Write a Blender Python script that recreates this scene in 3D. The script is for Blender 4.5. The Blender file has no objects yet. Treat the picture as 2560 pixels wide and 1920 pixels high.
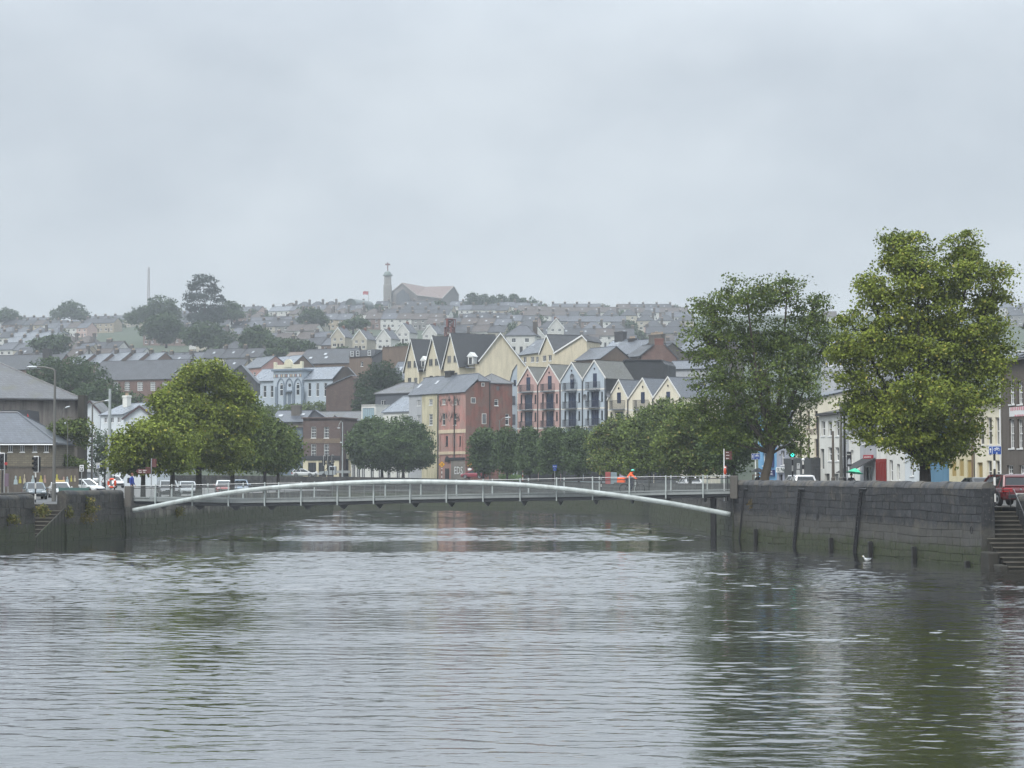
import bpy, math, random
import numpy as np
from mathutils import Vector, Matrix

rnd = random.Random(11)
R = math.radians
sc = bpy.context.scene
LINK = sc.collection.objects.link

# ------------------------------------------------------------------ camera model (used to work out where things stand)
F, CX, CY, HOR, EYE = 5000.0, 1280.0, 960.0, 1190.0, 4.4
PITCH = math.atan((HOR - CY) / F)
CP, SP = math.cos(PITCH), math.sin(PITCH)

def ray(px, py):
    u = (px - CX) / F
    v = (CY - py) / F
    return Vector((u, CP - v * SP, SP + v * CP))

def P(px, py, d):
    r = ray(px, py)
    return Vector((0, 0, EYE)) + r * (d / r.y)

def XX(px, d):
    return P(px, HOR, d).x

def ZZ(py, d):
    return P(CX, py, d).z

def pxof(x, d):
    return CX + F * x / d

def S(h, k=1.0):
    """sRGB hex -> linear rgba"""
    out = []
    for i in (0, 2, 4):
        c = int(h[i:i + 2], 16) / 255
        out.append((c / 12.92 if c <= .04045 else ((c + .055) / 1.055) ** 2.4) * k)
    return (out[0], out[1], out[2], 1)

def lerp(a, b, t):
    return a + (b - a) * t

def interp(pts, x):
    if x <= pts[0][0]:
        return pts[0][1]
    for (a, b), (c, d) in zip(pts, pts[1:]):
        if x <= c:
            return lerp(b, d, (x - a) / (c - a))
    return pts[-1][1]

def smooth(a, b, x):
    t = min(1, max(0, (x - a) / (b - a)))
    return t * t * (3 - 2 * t)

# ------------------------------------------------------------------ mesh builder
class MB:
    def __init__(s):
        s.v, s.f, s.m = [], [], []

    def face(s, pts, mi=0):
        k = len(s.v)
        s.v.extend([tuple(p) for p in pts])
        s.f.append(tuple(range(k, k + len(pts))))
        s.m.append(mi)

    def raw(s, vs, fs, mi=0):
        k = len(s.v)
        s.v.extend([tuple(p) for p in vs])
        for f in fs:
            s.f.append(tuple(i + k for i in f))
            s.m.append(mi)

    def box(s, x0, x1, y0, y1, z0, z1, mi=0, M=None):
        vs = [Vector(p) for p in ((x0, y0, z0), (x1, y0, z0), (x1, y1, z0), (x0, y1, z0), (x0, y0, z1), (x1, y0, z1), (x1, y1, z1), (x0, y1, z1))]
        if M:
            vs = [M @ p for p in vs]
        s.raw(vs, [(0, 3, 2, 1), (4, 5, 6, 7), (0, 1, 5, 4), (1, 2, 6, 5), (2, 3, 7, 6), (3, 0, 4, 7)], mi)

    def bbox(s, x0, x1, y0, y1, z0, z1, b=.02, mi=0, M=None):
        """box with chamfered vertical and top edges"""
        def ring(i, z):
            x0i, x1i, y0i, y1i = x0 + i, x1 - i, y0 + i, y1 - i
            c = b
            return [(x0i + c, y0i, z), (x1i - c, y0i, z), (x1i, y0i + c, z), (x1i, y1i - c, z), (x1i - c, y1i, z), (x0i + c, y1i, z), (x0i, y1i - c, z), (x0i, y0i + c, z)]
        rings = [ring(0, z0), ring(0, z1 - b), ring(b, z1)]
        s.loft(rings, mi, True, M)

    def loft(s, rings, mi=0, cap=True, M=None):
        n = len(rings[0])
        vs = [Vector(p) for r in rings for p in r]
        if M:
            vs = [M @ p for p in vs]
        fs = []
        for i in range(len(rings) - 1):
            for j in range(n):
                a, b = i * n + j, i * n + (j + 1) % n
                fs.append((a, b, b + n, a + n))
        if cap:
            fs.append(tuple(range(n - 1, -1, -1)))
            fs.append(tuple((len(rings) - 1) * n + j for j in range(n)))
        s.raw(vs, fs, mi)

    def tube(s, pts, rad, n=8, mi=0, cap=True):
        pts = [Vector(p) for p in pts]
        if not isinstance(rad, (list, tuple)):
            rad = [rad] * len(pts)
        rings, side = [], None
        for i, p in enumerate(pts):
            t = (pts[min(i + 1, len(pts) - 1)] - pts[max(i - 1, 0)]).normalized()
            if side is None:
                side = t.cross(Vector((0, 0, 1)) if abs(t.z) < .9 else Vector((1, 0, 0))).normalized()
            side = (side - t * side.dot(t)).normalized()
            up = side.cross(t)
            rings.append([p + (side * math.cos(2 * math.pi * k / n) + up * math.sin(2 * math.pi * k / n)) * rad[i] for k in range(n)])
        s.loft(rings, mi, cap)

    def lathe(s, prof, n=12, c=(0, 0, 0), mi=0, axis='z', cap=True):
        rings = []
        for r, z in prof:
            ring = []
            for k in range(n):
                a = 2 * math.pi * k / n
                x, y = r * math.cos(a), r * math.sin(a)
                p = (x, y, z) if axis == 'z' else ((z, x, y) if axis == 'x' else (y, z, x))
                ring.append((p[0] + c[0], p[1] + c[1], p[2] + c[2]))
            rings.append(ring)
        s.loft(rings, mi, cap)

    def ball(s, c, r, nu=10, nv=7, mi=0):
        r = r if isinstance(r, (tuple, list)) else (r, r, r)
        vs, fs = [], []
        for j in range(nv + 1):
            th = math.pi * j / nv
            for i in range(nu):
                a = 2 * math.pi * i / nu
                vs.append((c[0] + r[0] * math.sin(th) * math.cos(a), c[1] + r[1] * math.sin(th) * math.sin(a), c[2] + r[2] * math.cos(th)))
        for j in range(nv):
            for i in range(nu):
                a, b = j * nu + i, j * nu + (i + 1) % nu
                fs.append((a, a + nu, b + nu, b))
        s.raw(vs, fs, mi)

    def prism(s, poly, y0, y1, mi=0, M=None):
        """polygon in the xz plane (counter-clockwise seen from -y), extruded along y"""
        s.loft([[(x, y1, z) for x, z in poly], [(x, y0, z) for x, z in poly]], mi, True, M)

    def slab(s, quad, t, mi=0):
        """planar polygon thickened downward along its normal"""
        q = [Vector(p) for p in quad]
        n = (q[1] - q[0]).cross(q[2] - q[0]).normalized()
        if n.z < 0:
            n = -n
        s.loft([[p - n * t for p in q], q], mi, True)

    def build(s, name, mats, parent=None, loc=None, rz=0, smooth_shade=False):
        me = bpy.data.meshes.new(name)
        me.from_pydata(s.v, [], s.f)
        mats = mats if isinstance(mats, (list, tuple)) else [mats]
        for m in mats:
            me.materials.append(m)
        if len(mats) > 1:
            me.polygons.foreach_set('material_index', s.m)
        if smooth_shade:
            me.polygons.foreach_set('use_smooth', [True] * len(s.f))
        me.update()
        return place(name, me, parent, loc, rz)

def place(name, me, parent=None, loc=None, rz=0):
    o = bpy.data.objects.new(name, me)
    LINK(o)
    if parent is not None:
        o.parent = parent
    if loc is not None:
        o.location = loc
    if rz:
        o.rotation_euler = (0, 0, rz)
    return o

def tag(o, label=None, cat=None, group=None, kind=None):
    if label: o['label'] = label
    if cat: o['category'] = cat
    if group: o['group'] = group
    if kind: o['kind'] = kind
    return o

def thing(name, label, cat, loc=(0, 0, 0), rz=0, group=None):
    o = place(name, None, None, loc, rz)
    o.empty_display_size = .2
    return tag(o, label, cat, group)

KIDS = {}
def copy_tree(o, parent=None, kids=None):
    if kids is None:
        kids = {}
        for c in bpy.data.objects:
            if c.parent is not None:
                kids.setdefault(c.parent.name, []).append(c)
    c = o.copy()
    LINK(c)
    if parent is not None:
        c.parent = parent
        c.matrix_parent_inverse = o.matrix_parent_inverse.copy()
    for ch in kids.get(o.name, []):
        copy_tree(ch, c, kids)
    return c

# ------------------------------------------------------------------ materials
MATS = {}
def newmat(name):
    m = bpy.data.materials.new(name)
    m.use_nodes = True
    nt = m.node_tree
    b = nt.nodes['Principled BSDF']
    return m, nt, b

def nd(nt, typ, **kw):
    n = nt.nodes.new(typ)
    for k, v in kw.items():
        if k.startswith('i_'):
            key = k[2:].replace('_', ' ')
            n.inputs[int(key) if key.isdigit() else key].default_value = v
        else:
            setattr(n, k, v)
    return n

def ramp(nt, src, stops):
    r = nd(nt, 'ShaderNodeValToRGB')
    el = r.color_ramp.elements
    while len(el) < len(stops):
        el.new(.5)
    for e, (p, c) in zip(el, stops):
        e.position = p
        e.color = c if len(c) == 4 else (*c, 1)
    nt.links.new(src, r.inputs[0])
    return r.outputs[0]

def mix(nt, f, a, b, mode='MIX'):
    m = nd(nt, 'ShaderNodeMix', data_type='RGBA', blend_type=mode)
    for sock, val in ((m.inputs[0], f), (m.inputs[6], a), (m.inputs[7], b)):
        if hasattr(val, 'links'):
            nt.links.new(val, sock)
        else:
            sock.default_value = val
    return m.outputs[2]

def noise(nt, vec, scale, detail=3, rough=.55):
    n = nd(nt, 'ShaderNodeTexNoise', i_Scale=scale, i_Detail=detail, i_Roughness=rough)
    nt.links.new(vec, n.inputs['Vector'])
    return n.outputs['Fac']

def mapping(nt, vec, scale=(1, 1, 1), loc=(0, 0, 0)):
    n = nd(nt, 'ShaderNodeMapping')
    n.inputs['Scale'].default_value = scale
    n.inputs['Location'].default_value = loc
    nt.links.new(vec, n.inputs['Vector'])
    return n.outputs[0]

def worldpos(nt):
    return nd(nt, 'ShaderNodeNewGeometry').outputs['Position']

def plain(name, col, rough=.5, metal=0, var=.12, vs=3.0, spec=.5, coat=0, emit=None):
    if name in MATS: return MATS[name]
    m, nt, b = newmat(name)
    f = noise(nt, worldpos(nt), vs, 4)
    c = mix(nt, f, tuple(x * (1 - var) for x in col[:3]) + (1,), tuple(min(1, x * (1 + var)) for x in col[:3]) + (1,))
    nt.links.new(c, b.inputs['Base Color'])
    b.inputs['Roughness'].default_value = rough
    b.inputs['Metallic'].default_value = metal
    b.inputs['Specular IOR Level'].default_value = spec
    b.inputs['Coat Weight'].default_value = coat
    if emit:
        b.inputs['Emission Color'].default_value = emit[0]
        b.inputs['Emission Strength'].default_value = emit[1]
    MATS[name] = m
    return m

def wallmat(name, col, stain=.35, stain_col=None, patch=None, patch_amt=.5):
    """rendered or painted wall with weather streaks and blotches"""
    if name in MATS: return MATS[name]
    m, nt, b = newmat(name)
    pos = worldpos(nt)
    f1 = noise(nt, mapping(nt, pos, (1.6, 1.6, .22)), 1.0, 5, .65)
    f2 = noise(nt, pos, .45, 4, .6)
    f3 = noise(nt, pos, 9, 2)
    sc_ = stain_col or tuple(x * .55 for x in col[:3]) + (1,)
    c = mix(nt, ramp(nt, f1, [(.44, (0, 0, 0)), (.63, (stain,) * 3)]), col, sc_)
    c = mix(nt, ramp(nt, f2, [(.35, (0, 0, 0)), (.7, (.5, .5, .5))]), c, tuple(x * .8 for x in col[:3]) + (1,))
    if patch:
        f4 = noise(nt, mapping(nt, pos, (1, 1, .7), (7, 3, 1)), .6, 6, .7)
        c = mix(nt, ramp(nt, f4, [(.47, (0, 0, 0)), (.54, (patch_amt,) * 3)]), c, patch)
    c = mix(nt, ramp(nt, f3, [(.3, (0, 0, 0)), (.7, (.12,) * 3)]), c, tuple(min(1, x * 1.25) for x in col[:3]) + (1,))
    nt.links.new(c, b.inputs['Base Color'])
    b.inputs['Roughness'].default_value = .8
    b.inputs['Specular IOR Level'].default_value = .25
    MATS[name] = m
    return m

def uvz(nt):
    """(x+y, z) of the object's own frame, for courses on walls and roofs"""
    tc = nd(nt, 'ShaderNodeTexCoord').outputs['Object']
    sp = nd(nt, 'ShaderNodeSeparateXYZ')
    nt.links.new(tc, sp.inputs[0])
    ad = nd(nt, 'ShaderNodeMath', operation='ADD')
    nt.links.new(sp.outputs[0], ad.inputs[0])
    nt.links.new(sp.outputs[1], ad.inputs[1])
    cb = nd(nt, 'ShaderNodeCombineXYZ')
    nt.links.new(ad.outputs[0], cb.inputs[0])
    nt.links.new(sp.outputs[2], cb.inputs[1])
    return cb.outputs[0]

def brickmat(name, c1, c2, mort, bw=.45, bh=.15, msize=.012, rough=.85, bump=.3, stain=.3):
    if name in MATS: return MATS[name]
    m, nt, b = newmat(name)
    br = nd(nt, 'ShaderNodeTexBrick')
    nt.links.new(uvz(nt), br.inputs['Vector'])
    br.inputs['Color1'].default_value = c1
    br.inputs['Color2'].default_value = c2
    br.inputs['Mortar'].default_value = mort
    br.inputs['Scale'].default_value = 1
    br.inputs['Brick Width'].default_value = bw
    br.inputs['Row Height'].default_value = bh
    br.inputs['Mortar Size'].default_value = msize
    pos = worldpos(nt)
    f = noise(nt, mapping(nt, pos, (1.3, 1.3, .35)), .8, 5, .65)
    c = mix(nt, ramp(nt, f, [(.4, (0, 0, 0)), (.75, (stain * 1.6,) * 3)]), br.outputs[0], tuple(x * .5 for x in c1[:3]) + (1,))
    nt.links.new(c, b.inputs['Base Color'])
    b.inputs['Roughness'].default_value = rough
    bp = nd(nt, 'ShaderNodeBump', i_Strength=bump, i_Distance=.02)
    bp.invert = True
    nt.links.new(br.outputs['Fac'], bp.inputs['Height'])
    nt.links.new(bp.outputs[0], b.inputs['Normal'])
    MATS[name] = m
    return m

def slate(name, col, rough=.42, moss=.25, row=.22, bw=.34):
    if name in MATS: return MATS[name]
    m, nt, b = newmat(name)
    br = nd(nt, 'ShaderNodeTexBrick')
    nt.links.new(uvz(nt), br.inputs['Vector'])
    br.inputs['Color1'].default_value = tuple(x * .8 for x in col[:3]) + (1,)
    br.inputs['Color2'].default_value = tuple(x * 1.2 for x in col[:3]) + (1,)
    br.inputs['Mortar'].default_value = tuple(x * .45 for x in col[:3]) + (1,)
    br.inputs['Scale'].default_value = 1
    br.inputs['Brick Width'].default_value = bw
    br.inputs['Row Height'].default_value = row
    br.inputs['Mortar Size'].default_value = .018
    pos = worldpos(nt)
    f = noise(nt, pos, .5, 5, .65)
    c = mix(nt, ramp(nt, f, [(.5, (0, 0, 0)), (.75, (moss,) * 3)]), br.outputs[0], S('5b5b45'))
    f2 = noise(nt, pos, 1.7, 3)
    c = mix(nt, ramp(nt, f2, [(.35, (0, 0, 0)), (.7, (.5,) * 3)]), c, tuple(x * .75 for x in col[:3]) + (1,))
    nt.links.new(c, b.inputs['Base Color'])
    rr = ramp(nt, f, [(.3, (rough * .8,) * 3), (.7, (rough * 1.3,) * 3)])
    nt.links.new(rr, b.inputs['Roughness'])
    bp = nd(nt, 'ShaderNodeBump', i_Strength=.35, i_Distance=.02)
    bp.invert = True
    nt.links.new(br.outputs['Fac'], bp.inputs['Height'])
    nt.links.new(bp.outputs[0], b.inputs['Normal'])
    MATS[name] = m
    return m

def leafmat(name, dark, light, extra=None, extra_amt=.12, trans=.3):
    """leaf colours vary from leaf to leaf and from clump to clump"""
    if name in MATS: return MATS[name]
    m, nt, b = newmat(name)
    g = nd(nt, 'ShaderNodeNewGeometry')
    tc = nd(nt, 'ShaderNodeTexCoord').outputs['Object']
    f = noise(nt, tc, .55, 3)
    r = g.outputs['Random Per Island']
    ad = nd(nt, 'ShaderNodeMath', operation='MULTIPLY_ADD')
    nt.links.new(r, ad.inputs[0])
    ad.inputs[1].default_value = .26
    sb = nd(nt, 'ShaderNodeMath', operation='SUBTRACT')
    nt.links.new(f, sb.inputs[0])
    sb.inputs[1].default_value = .13
    nt.links.new(sb.outputs[0], ad.inputs[2])
    c = ramp(nt, ad.outputs[0], [(.15, dark), (.8, light)])
    if extra:
        wn = nd(nt, 'ShaderNodeTexWhiteNoise', noise_dimensions='1D')
        nt.links.new(r, wn.inputs['W'])
        gt = nd(nt, 'ShaderNodeMath', operation='GREATER_THAN')
        nt.links.new(wn.outputs[0], gt.inputs[0])
        gt.inputs[1].default_value = 1 - extra_amt
        c = mix(nt, gt.outputs[0], c, extra)
    nt.links.new(c, b.inputs['Base Color'])
    b.inputs['Roughness'].default_value = .7
    b.inputs['Specular IOR Level'].default_value = .15
    if trans:
        tr = nd(nt, 'ShaderNodeBsdfTranslucent')
        nt.links.new(c, tr.inputs[0])
        ms = nd(nt, 'ShaderNodeMixShader')
        ms.inputs[0].default_value = trans
        nt.links.new(b.outputs[0], ms.inputs[1])
        nt.links.new(tr.outputs[0], ms.inputs[2])
        nt.links.new(ms.outputs[0], nt.nodes['Material Output'].inputs[0])
    MATS[name] = m
    return m

def quaymat(name, ang, c1, c2, mort, zalgae=1.0, ztide=1.9, algae=S('39421f'), tide_amt=.4):
    """weathered quay stone: tone varies from block to block, with run-off streaks, a ragged weed band near the water and a paler tide band"""
    m, nt, b = newmat(name)
    g = nd(nt, 'ShaderNodeNewGeometry')
    pos = g.outputs['Position']
    sp = nd(nt, 'ShaderNodeSeparateXYZ')
    nt.links.new(pos, sp.inputs[0])
    z = sp.outputs[2]
    base = ramp(nt, g.outputs['Random Per Island'], [(0, mort), (.3, c2), (.75, c1), (1, tuple(x * 1.2 for x in c1[:3]) + (1,))])
    n1 = noise(nt, mapping(nt, pos, (1.2, 1.2, .28)), 1.3, 6, .7)
    n2 = noise(nt, pos, .8, 5, .7)
    n3 = noise(nt, mapping(nt, pos, (1, 1, 1), (3, 9, 4)), 6, 6, .75)
    n5 = noise(nt, mapping(nt, pos, (2.6, 2.6, .2), (1, 5, 2)), 1.1, 5, .7)
    c = mix(nt, ramp(nt, n1, [(.42, (0, 0, 0)), (.62, (.8,) * 3)]), base, S('1f2022'))
    c = mix(nt, ramp(nt, n2, [(.54, (0, 0, 0)), (.7, (.5,) * 3)]), c, S('5f574a'))
    c = mix(nt, ramp(nt, n5, [(.6, (0, 0, 0)), (.72, (.45,) * 3)]), c, S('77736a'))
    c = mix(nt, ramp(nt, n3, [(.55, (0, 0, 0)), (.7, (.4,) * 3)]), c, S('85827a'))
    c = mix(nt, ramp(nt, n3, [(.3, (.6,) * 3), (.42, (0, 0, 0))]), c, S('161617'))
    hz = nd(nt, 'ShaderNodeMath', operation='MULTIPLY_ADD')
    nt.links.new(n1, hz.inputs[0])
    hz.inputs[1].default_value = -1.6
    nt.links.new(z, hz.inputs[2])
    def sub(v, a, bb):
        mr = nd(nt, 'ShaderNodeMapRange')
        nt.links.new(v, mr.inputs[0])
        mr.inputs[1].default_value = a
        mr.inputs[2].default_value = bb
        return mr.outputs[0]
    tide = sub(hz.outputs[0], ztide - .7, ztide - .95)
    c = mix(nt, ramp(nt, tide, [(0, (0, 0, 0)), (1, (tide_amt,) * 3)]), c, S('5c5a52'))
    al = sub(hz.outputs[0], zalgae - .7, zalgae - 1.1)
    n4 = noise(nt, mapping(nt, pos, (1, 1, .4)), 4.5, 5, .75)
    alc = ramp(nt, n4, [(.36, S('121310')), (.48, algae), (.56, S('22241a')), (.68, S('5d5b42'))])
    c = mix(nt, ramp(nt, al, [(0, (0, 0, 0)), (1, (.88,) * 3)]), c, alc)
    nt.links.new(c, b.inputs['Base Color'])
    b.inputs['Roughness'].default_value = .6
    b.inputs['Specular IOR Level'].default_value = .3
    bp = nd(nt, 'ShaderNodeBump', i_Strength=.8, i_Distance=.05)
    nt.links.new(n3, bp.inputs['Height'])
    nt.links.new(bp.outputs[0], b.inputs['Normal'])
    MATS[name] = m
    return m

GLASS = plain('window glass', (.022, .026, .03, 1), .08, var=.4, vs=.6, spec=.6)
GLASS2 = plain('window glass with blinds', (.12, .125, .13, 1), .15, var=.7, vs=.9)
GLASSB = plain('blue framed glass', S('2b3a55', .8), .12, var=.5, vs=1.2)
WHITE = plain('white paint', (.74, .75, .74, 1), .45, var=.05)
OFFW = plain('off white paint', (.62, .61, .57, 1), .5)
BLACK = plain('black paint', (.012, .012, .014, 1), .4)
IRON = plain('dark iron', (.03, .03, .033, 1), .5, .3, .3)
STEEL = plain('galvanised steel', (.36, .37, .37, 1), .45, .5, .15)
STEELD = plain('dull grey steel', (.16, .165, .17, 1), .55, .3, .2)
BLUEFR = plain('dark blue joinery', S('2a3550'), .4)
REDBR = plain('red brick chimney', S('6f4a40'), .85, var=.3, vs=5)
CHIM = wallmat('weathered chimney render', S('5f5b56'), .6)
CHIMD = wallmat('dark chimney render', S('3f3e3e'), .5)
POT = plain('clay pot', S('a08c74'), .8)
LEAD = plain('lead flashing', S('6f747a'), .5)

# ------------------------------------------------------------------ vertical plane through two points on the ground (a facade, a bridge side)
class Fac:
    def __init__(s, pxa, da, pxb, db, zb, world=None):
        if world:
            A, B = (Vector((*p, 0)) for p in world)
        else:
            A, B = Vector((XX(pxa, da), da, 0)), Vector((XX(pxb, db), db, 0))
        s.A, s.w, s.zb = A, (B - A).length, zb
        s.u = (B - A).normalized()
        s.v = Vector((-s.u.y, s.u.x, 0))
        s.rz = math.atan2(s.u.y, s.u.x)
        s.loc = (A.x, A.y, zb)

    def uz(s, px, py, y=0.0):
        r = ray(px, py)
        A = s.A + s.v * y
        # EYE + r*t on plane: (p - A).v = 0
        t = A.dot(s.v) / r.dot(s.v)
        p = r * t
        return ((p - A).dot(s.u), p.z + EYE - s.zb)

    def world(s, x, y, z=0):
        p = s.A + s.u * x + s.v * y
        return Vector((p.x, p.y, s.zb + z))

def text_obj(txt, size, mat, parent, loc, rot=(math.pi / 2, 0, 0), depth=.01, squash=1.0, bold=0.0, name='lettering'):
    cu = bpy.data.curves.new(name, 'FONT')
    cu.body = txt
    cu.size = size
    cu.extrude = depth
    cu.offset = bold
    cu.align_x = 'CENTER'
    cu.align_y = 'CENTER'
    cu.resolution_u = 2
    t = bpy.data.objects.new(name, cu)
    LINK(t)
    dg = bpy.context.evaluated_depsgraph_get()
    me = bpy.data.meshes.new_from_object(t.evaluated_get(dg))
    bpy.data.objects.remove(t)
    me.materials.clear()
    me.materials.append(mat)
    o = place(name, me, parent, loc)
    o.rotation_euler = rot
    o.scale = (squash, 1, 1)
    return o
EXPO = 0.66
SKY_STRENGTH = .1
SUN_ENERGY = 1.5
HAZE_COL = (.67, .715, .77, 1)
HAZE_D = .0003
WAVE_H = .012
WAVE_SLOPE = .085
WATER_IOR = 2.6
# ================================================================== camera, sky, air
cam_d = bpy.data.cameras.new('camera')
cam = bpy.data.objects.new('camera', cam_d)
LINK(cam)
cam.location = (0, 0, EYE)
cam.rotation_euler = (math.pi / 2 + PITCH, 0, 0)
cam_d.sensor_width = 36
cam_d.lens = F / 2560 * 36
cam_d.clip_start = .5
cam_d.clip_end = 12000
sc.camera = cam
sc.view_settings.view_transform = 'Standard'
sc.view_settings.look = 'None'
sc.view_settings.exposure = EXPO if 'EXPO' in globals() else 0.0
sc.view_settings.gamma = 1
sc.cycles.use_denoising = True
sc.cycles.max_bounces = 6
sc.cycles.diffuse_bounces = 2
sc.cycles.glossy_bounces = 3
sc.cycles.transmission_bounces = 3
sc.cycles.volume_bounces = 1
sc.cycles.transparent_max_bounces = 4

SUN_EL, SUN_AZ = R(52), R(215)      # azimuth measured clockwise from +Y: behind the camera, a little to the left
w = bpy.data.worlds.new('World')
sc.world = w
w.use_nodes = True
nt = w.node_tree
bg = nt.nodes['Background']
sky = nd(nt, 'ShaderNodeTexSky', sky_type='NISHITA')
sky.sun_disc = False
sky.sun_elevation = SUN_EL
sky.sun_rotation = SUN_AZ
sky.dust_density = 4
sky.air_density = 1
gen = nd(nt, 'ShaderNodeTexCoord').outputs['Generated']
sp = nd(nt, 'ShaderNodeSeparateXYZ')
nt.links.new(gen, sp.inputs[0])
# overcast layer: brightness after the CIE overcast sky, dimmest at the horizon, with soft cloud mottling
el = nd(nt, 'ShaderNodeMath', operation='MULTIPLY_ADD', use_clamp=False)
nt.links.new(sp.outputs[2], el.inputs[0])
el.inputs[1].default_value = 3.9 * 6.35
el.inputs[2].default_value = 6.35 * .22
mx = nd(nt, 'ShaderNodeMath', operation='MAXIMUM')
nt.links.new(el.outputs[0], mx.inputs[0])
mx.inputs[1].default_value = 6.35
n1 = noise(nt, mapping(nt, gen, (3.0, 3.0, 6), (2.3, .4, 1.0)), 1.5, 5, .5)
n2 = noise(nt, mapping(nt, gen, (5, 5, 9), (7.3, 1.4, .2)), 2.2, 4, .55)
cl = mix(nt, .45, n1, n2)
cc = ramp(nt, cl, [(.33, (.555, .612, .675)), (.5, (.648, .708, .765)), (.66, (.75, .81, .86))])
for n in nt.nodes:
    if n.type == 'VALTORGB':
        n.color_ramp.interpolation = 'B_SPLINE'
# ramp colours are limited to 0-1 in the file format of some versions: scale explicitly
vm = nd(nt, 'ShaderNodeVectorMath', operation='SCALE')
nt.links.new(cc, vm.inputs[0])
nt.links.new(mx.outputs[0], vm.inputs['Scale'])
skymix = mix(nt, .9, sky.outputs[0], vm.outputs[0])
nt.links.new(skymix, bg.inputs['Color'])
bg.inputs['Strength'].default_value = SKY_STRENGTH

sun_d = bpy.data.lights.new('sun', 'SUN')
sun_d.energy = SUN_ENERGY
sun_d.angle = R(16)
sun_d.color = (1, .97, .92)
sun = bpy.data.objects.new('sun', sun_d)
LINK(sun)
sdir = Vector((math.sin(SUN_AZ) * math.cos(SUN_EL), math.cos(SUN_AZ) * math.cos(SUN_EL), math.sin(SUN_EL)))
sun.rotation_euler = sdir.to_track_quat('Z', 'Y').to_euler()

hz = MB()
hz.box(-1700, 1700, -110, 6100, -3.4, 138)
m = bpy.data.materials.new('haze')
m.use_nodes = True
nt = m.node_tree
nt.nodes.remove(nt.nodes['Principled BSDF'])
pv = nd(nt, 'ShaderNodeVolumePrincipled')
pv.inputs['Color'].default_value = HAZE_COL
pv.inputs['Density'].default_value = HAZE_D
pv.inputs['Anisotropy'].default_value = .0
nt.links.new(pv.outputs[0], nt.nodes['Material Output'].inputs['Volume'])
o = hz.build('haze', m)
tag(o, kind='stuff')
o.display_type = 'WIRE'

# ================================================================== ground, water, quays
def zt(x, d):
    """height of the hillside"""
    base = 2.86 + 1.3 * smooth(262, 325, d) * smooth(30, -20, x)
    t = max(0, (d - 352) / 848)
    lf = 1 - .10 * smooth(-.08, -.24, x / max(d, 1))
    if t <= 1:
        z = 97.5 * t * lf
    else:
        z = 97.5 * lf - (t - 1) * 30
    return base + z

GROUND = plain('wet ground', S('45443f'), .7, var=.3, vs=.15)
HILLG = plain('rough hillside grass', S('323d28'), .9, var=.45, vs=.06)
PAVE = brickmat('wet paving', S('5c5b58'), S('66645f'), S('3a3a38'), .6, .6, .01, .45, .2)
ASPH = plain('wet asphalt', (.045, .046, .048, 1), .3, var=.35, vs=.7)

mb = MB()
mb.face([(-1650, -100, -2.2), (1650, -100, -2.2), (1650, 6050, -2.2), (-1650, 6050, -2.2)])
tag(mb.build('ground', GROUND), kind='structure')

# hillside as one sheet
xs = [-1600, -1000, -700, -520] + [-420 + 30 * i for i in range(29)] + [520, 700, 1000, 1600]
ys = [322, 332, 342, 352] + [375 + 25 * i for i in range(34)] + [1230, 1300, 1500, 2000, 3500, 6000]
mb = MB()
vs = []
for d in ys:
    for x in xs:
        z = zt(x, d) + .01 if d < 2000 else zt(x, 2000) - (d - 2000) * .01
        z += (math.sin(x * .05 + d * .021) + math.sin(d * .043 - x * .031)) * .5 * smooth(380, 480, d)
        vs.append((x, d, max(z, -2)))
n = len(xs)
fs = [(j * n + i, j * n + i + 1, (j + 1) * n + i + 1, (j + 1) * n + i) for j in range(len(ys) - 1) for i in range(n - 1)]
mb.raw(vs, fs)
tag(mb.build('hillside_terrain', HILLG, smooth_shade=True), kind='structure')

LWX = lambda d: lerp(-32.3, -28.6, (d - 126) / 21)           # left wall line
RWX = lambda d: lerp(22.9, 15.57, (d - 97.5) / 41.5)         # right wall line
RB = [(15.57, 139), (15.0, 165), (15.3, 222), (10, 253), (.6, 282), (-17, 305), (-45, 318), (-120, 322)]
LB = [(-28.6, 147), (-25.3, 195), (-21.9, 244)]

mb = MB()
mb.face([(28, 30, 2.85), (500, 30, 2.85), (500, 360, 2.85), (-500, 360, 2.85), (-500, 327, 2.85), (-120, 322.6, 2.85), (-45, 318.6, 2.85),
         (-16.8, 305.6, 2.85), (1, 282.6, 2.85), (10.5, 253.4, 2.85), (15.8, 222, 2.85), (15.5, 165, 2.85), (16.1, 139, 2.85),
         (RWX(100.2) + .45, 100.2, 2.85), (25.2, 100.2, 2.85), (25.2, 95, 2.85)])
tag(mb.build('right_quay_pavement', PAVE), kind='structure')
mb = MB()
ZLQ = lambda d: 2.4 + max(0, d - 190) * .006
lp = [(-34.5, 60), (-33.4, 131.3), (-33.4, 136.8), (LWX(136.8) - .45, 136.8), (-29.05, 147), (-26.1, 190), (-500, 190), (-500, 60)]
mb.face([(x, y, 2.4) for x, y in lp])
lp = [(-26.1, 190), (-22.35, 244), (-25, 248), (-60, 285), (-120, 300), (-500, 312), (-500, 190)]
mb.face([(x, y, ZLQ(y)) for x, y in lp])
tag(mb.build('left_quay_pavement', PAVE), kind='structure')

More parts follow.
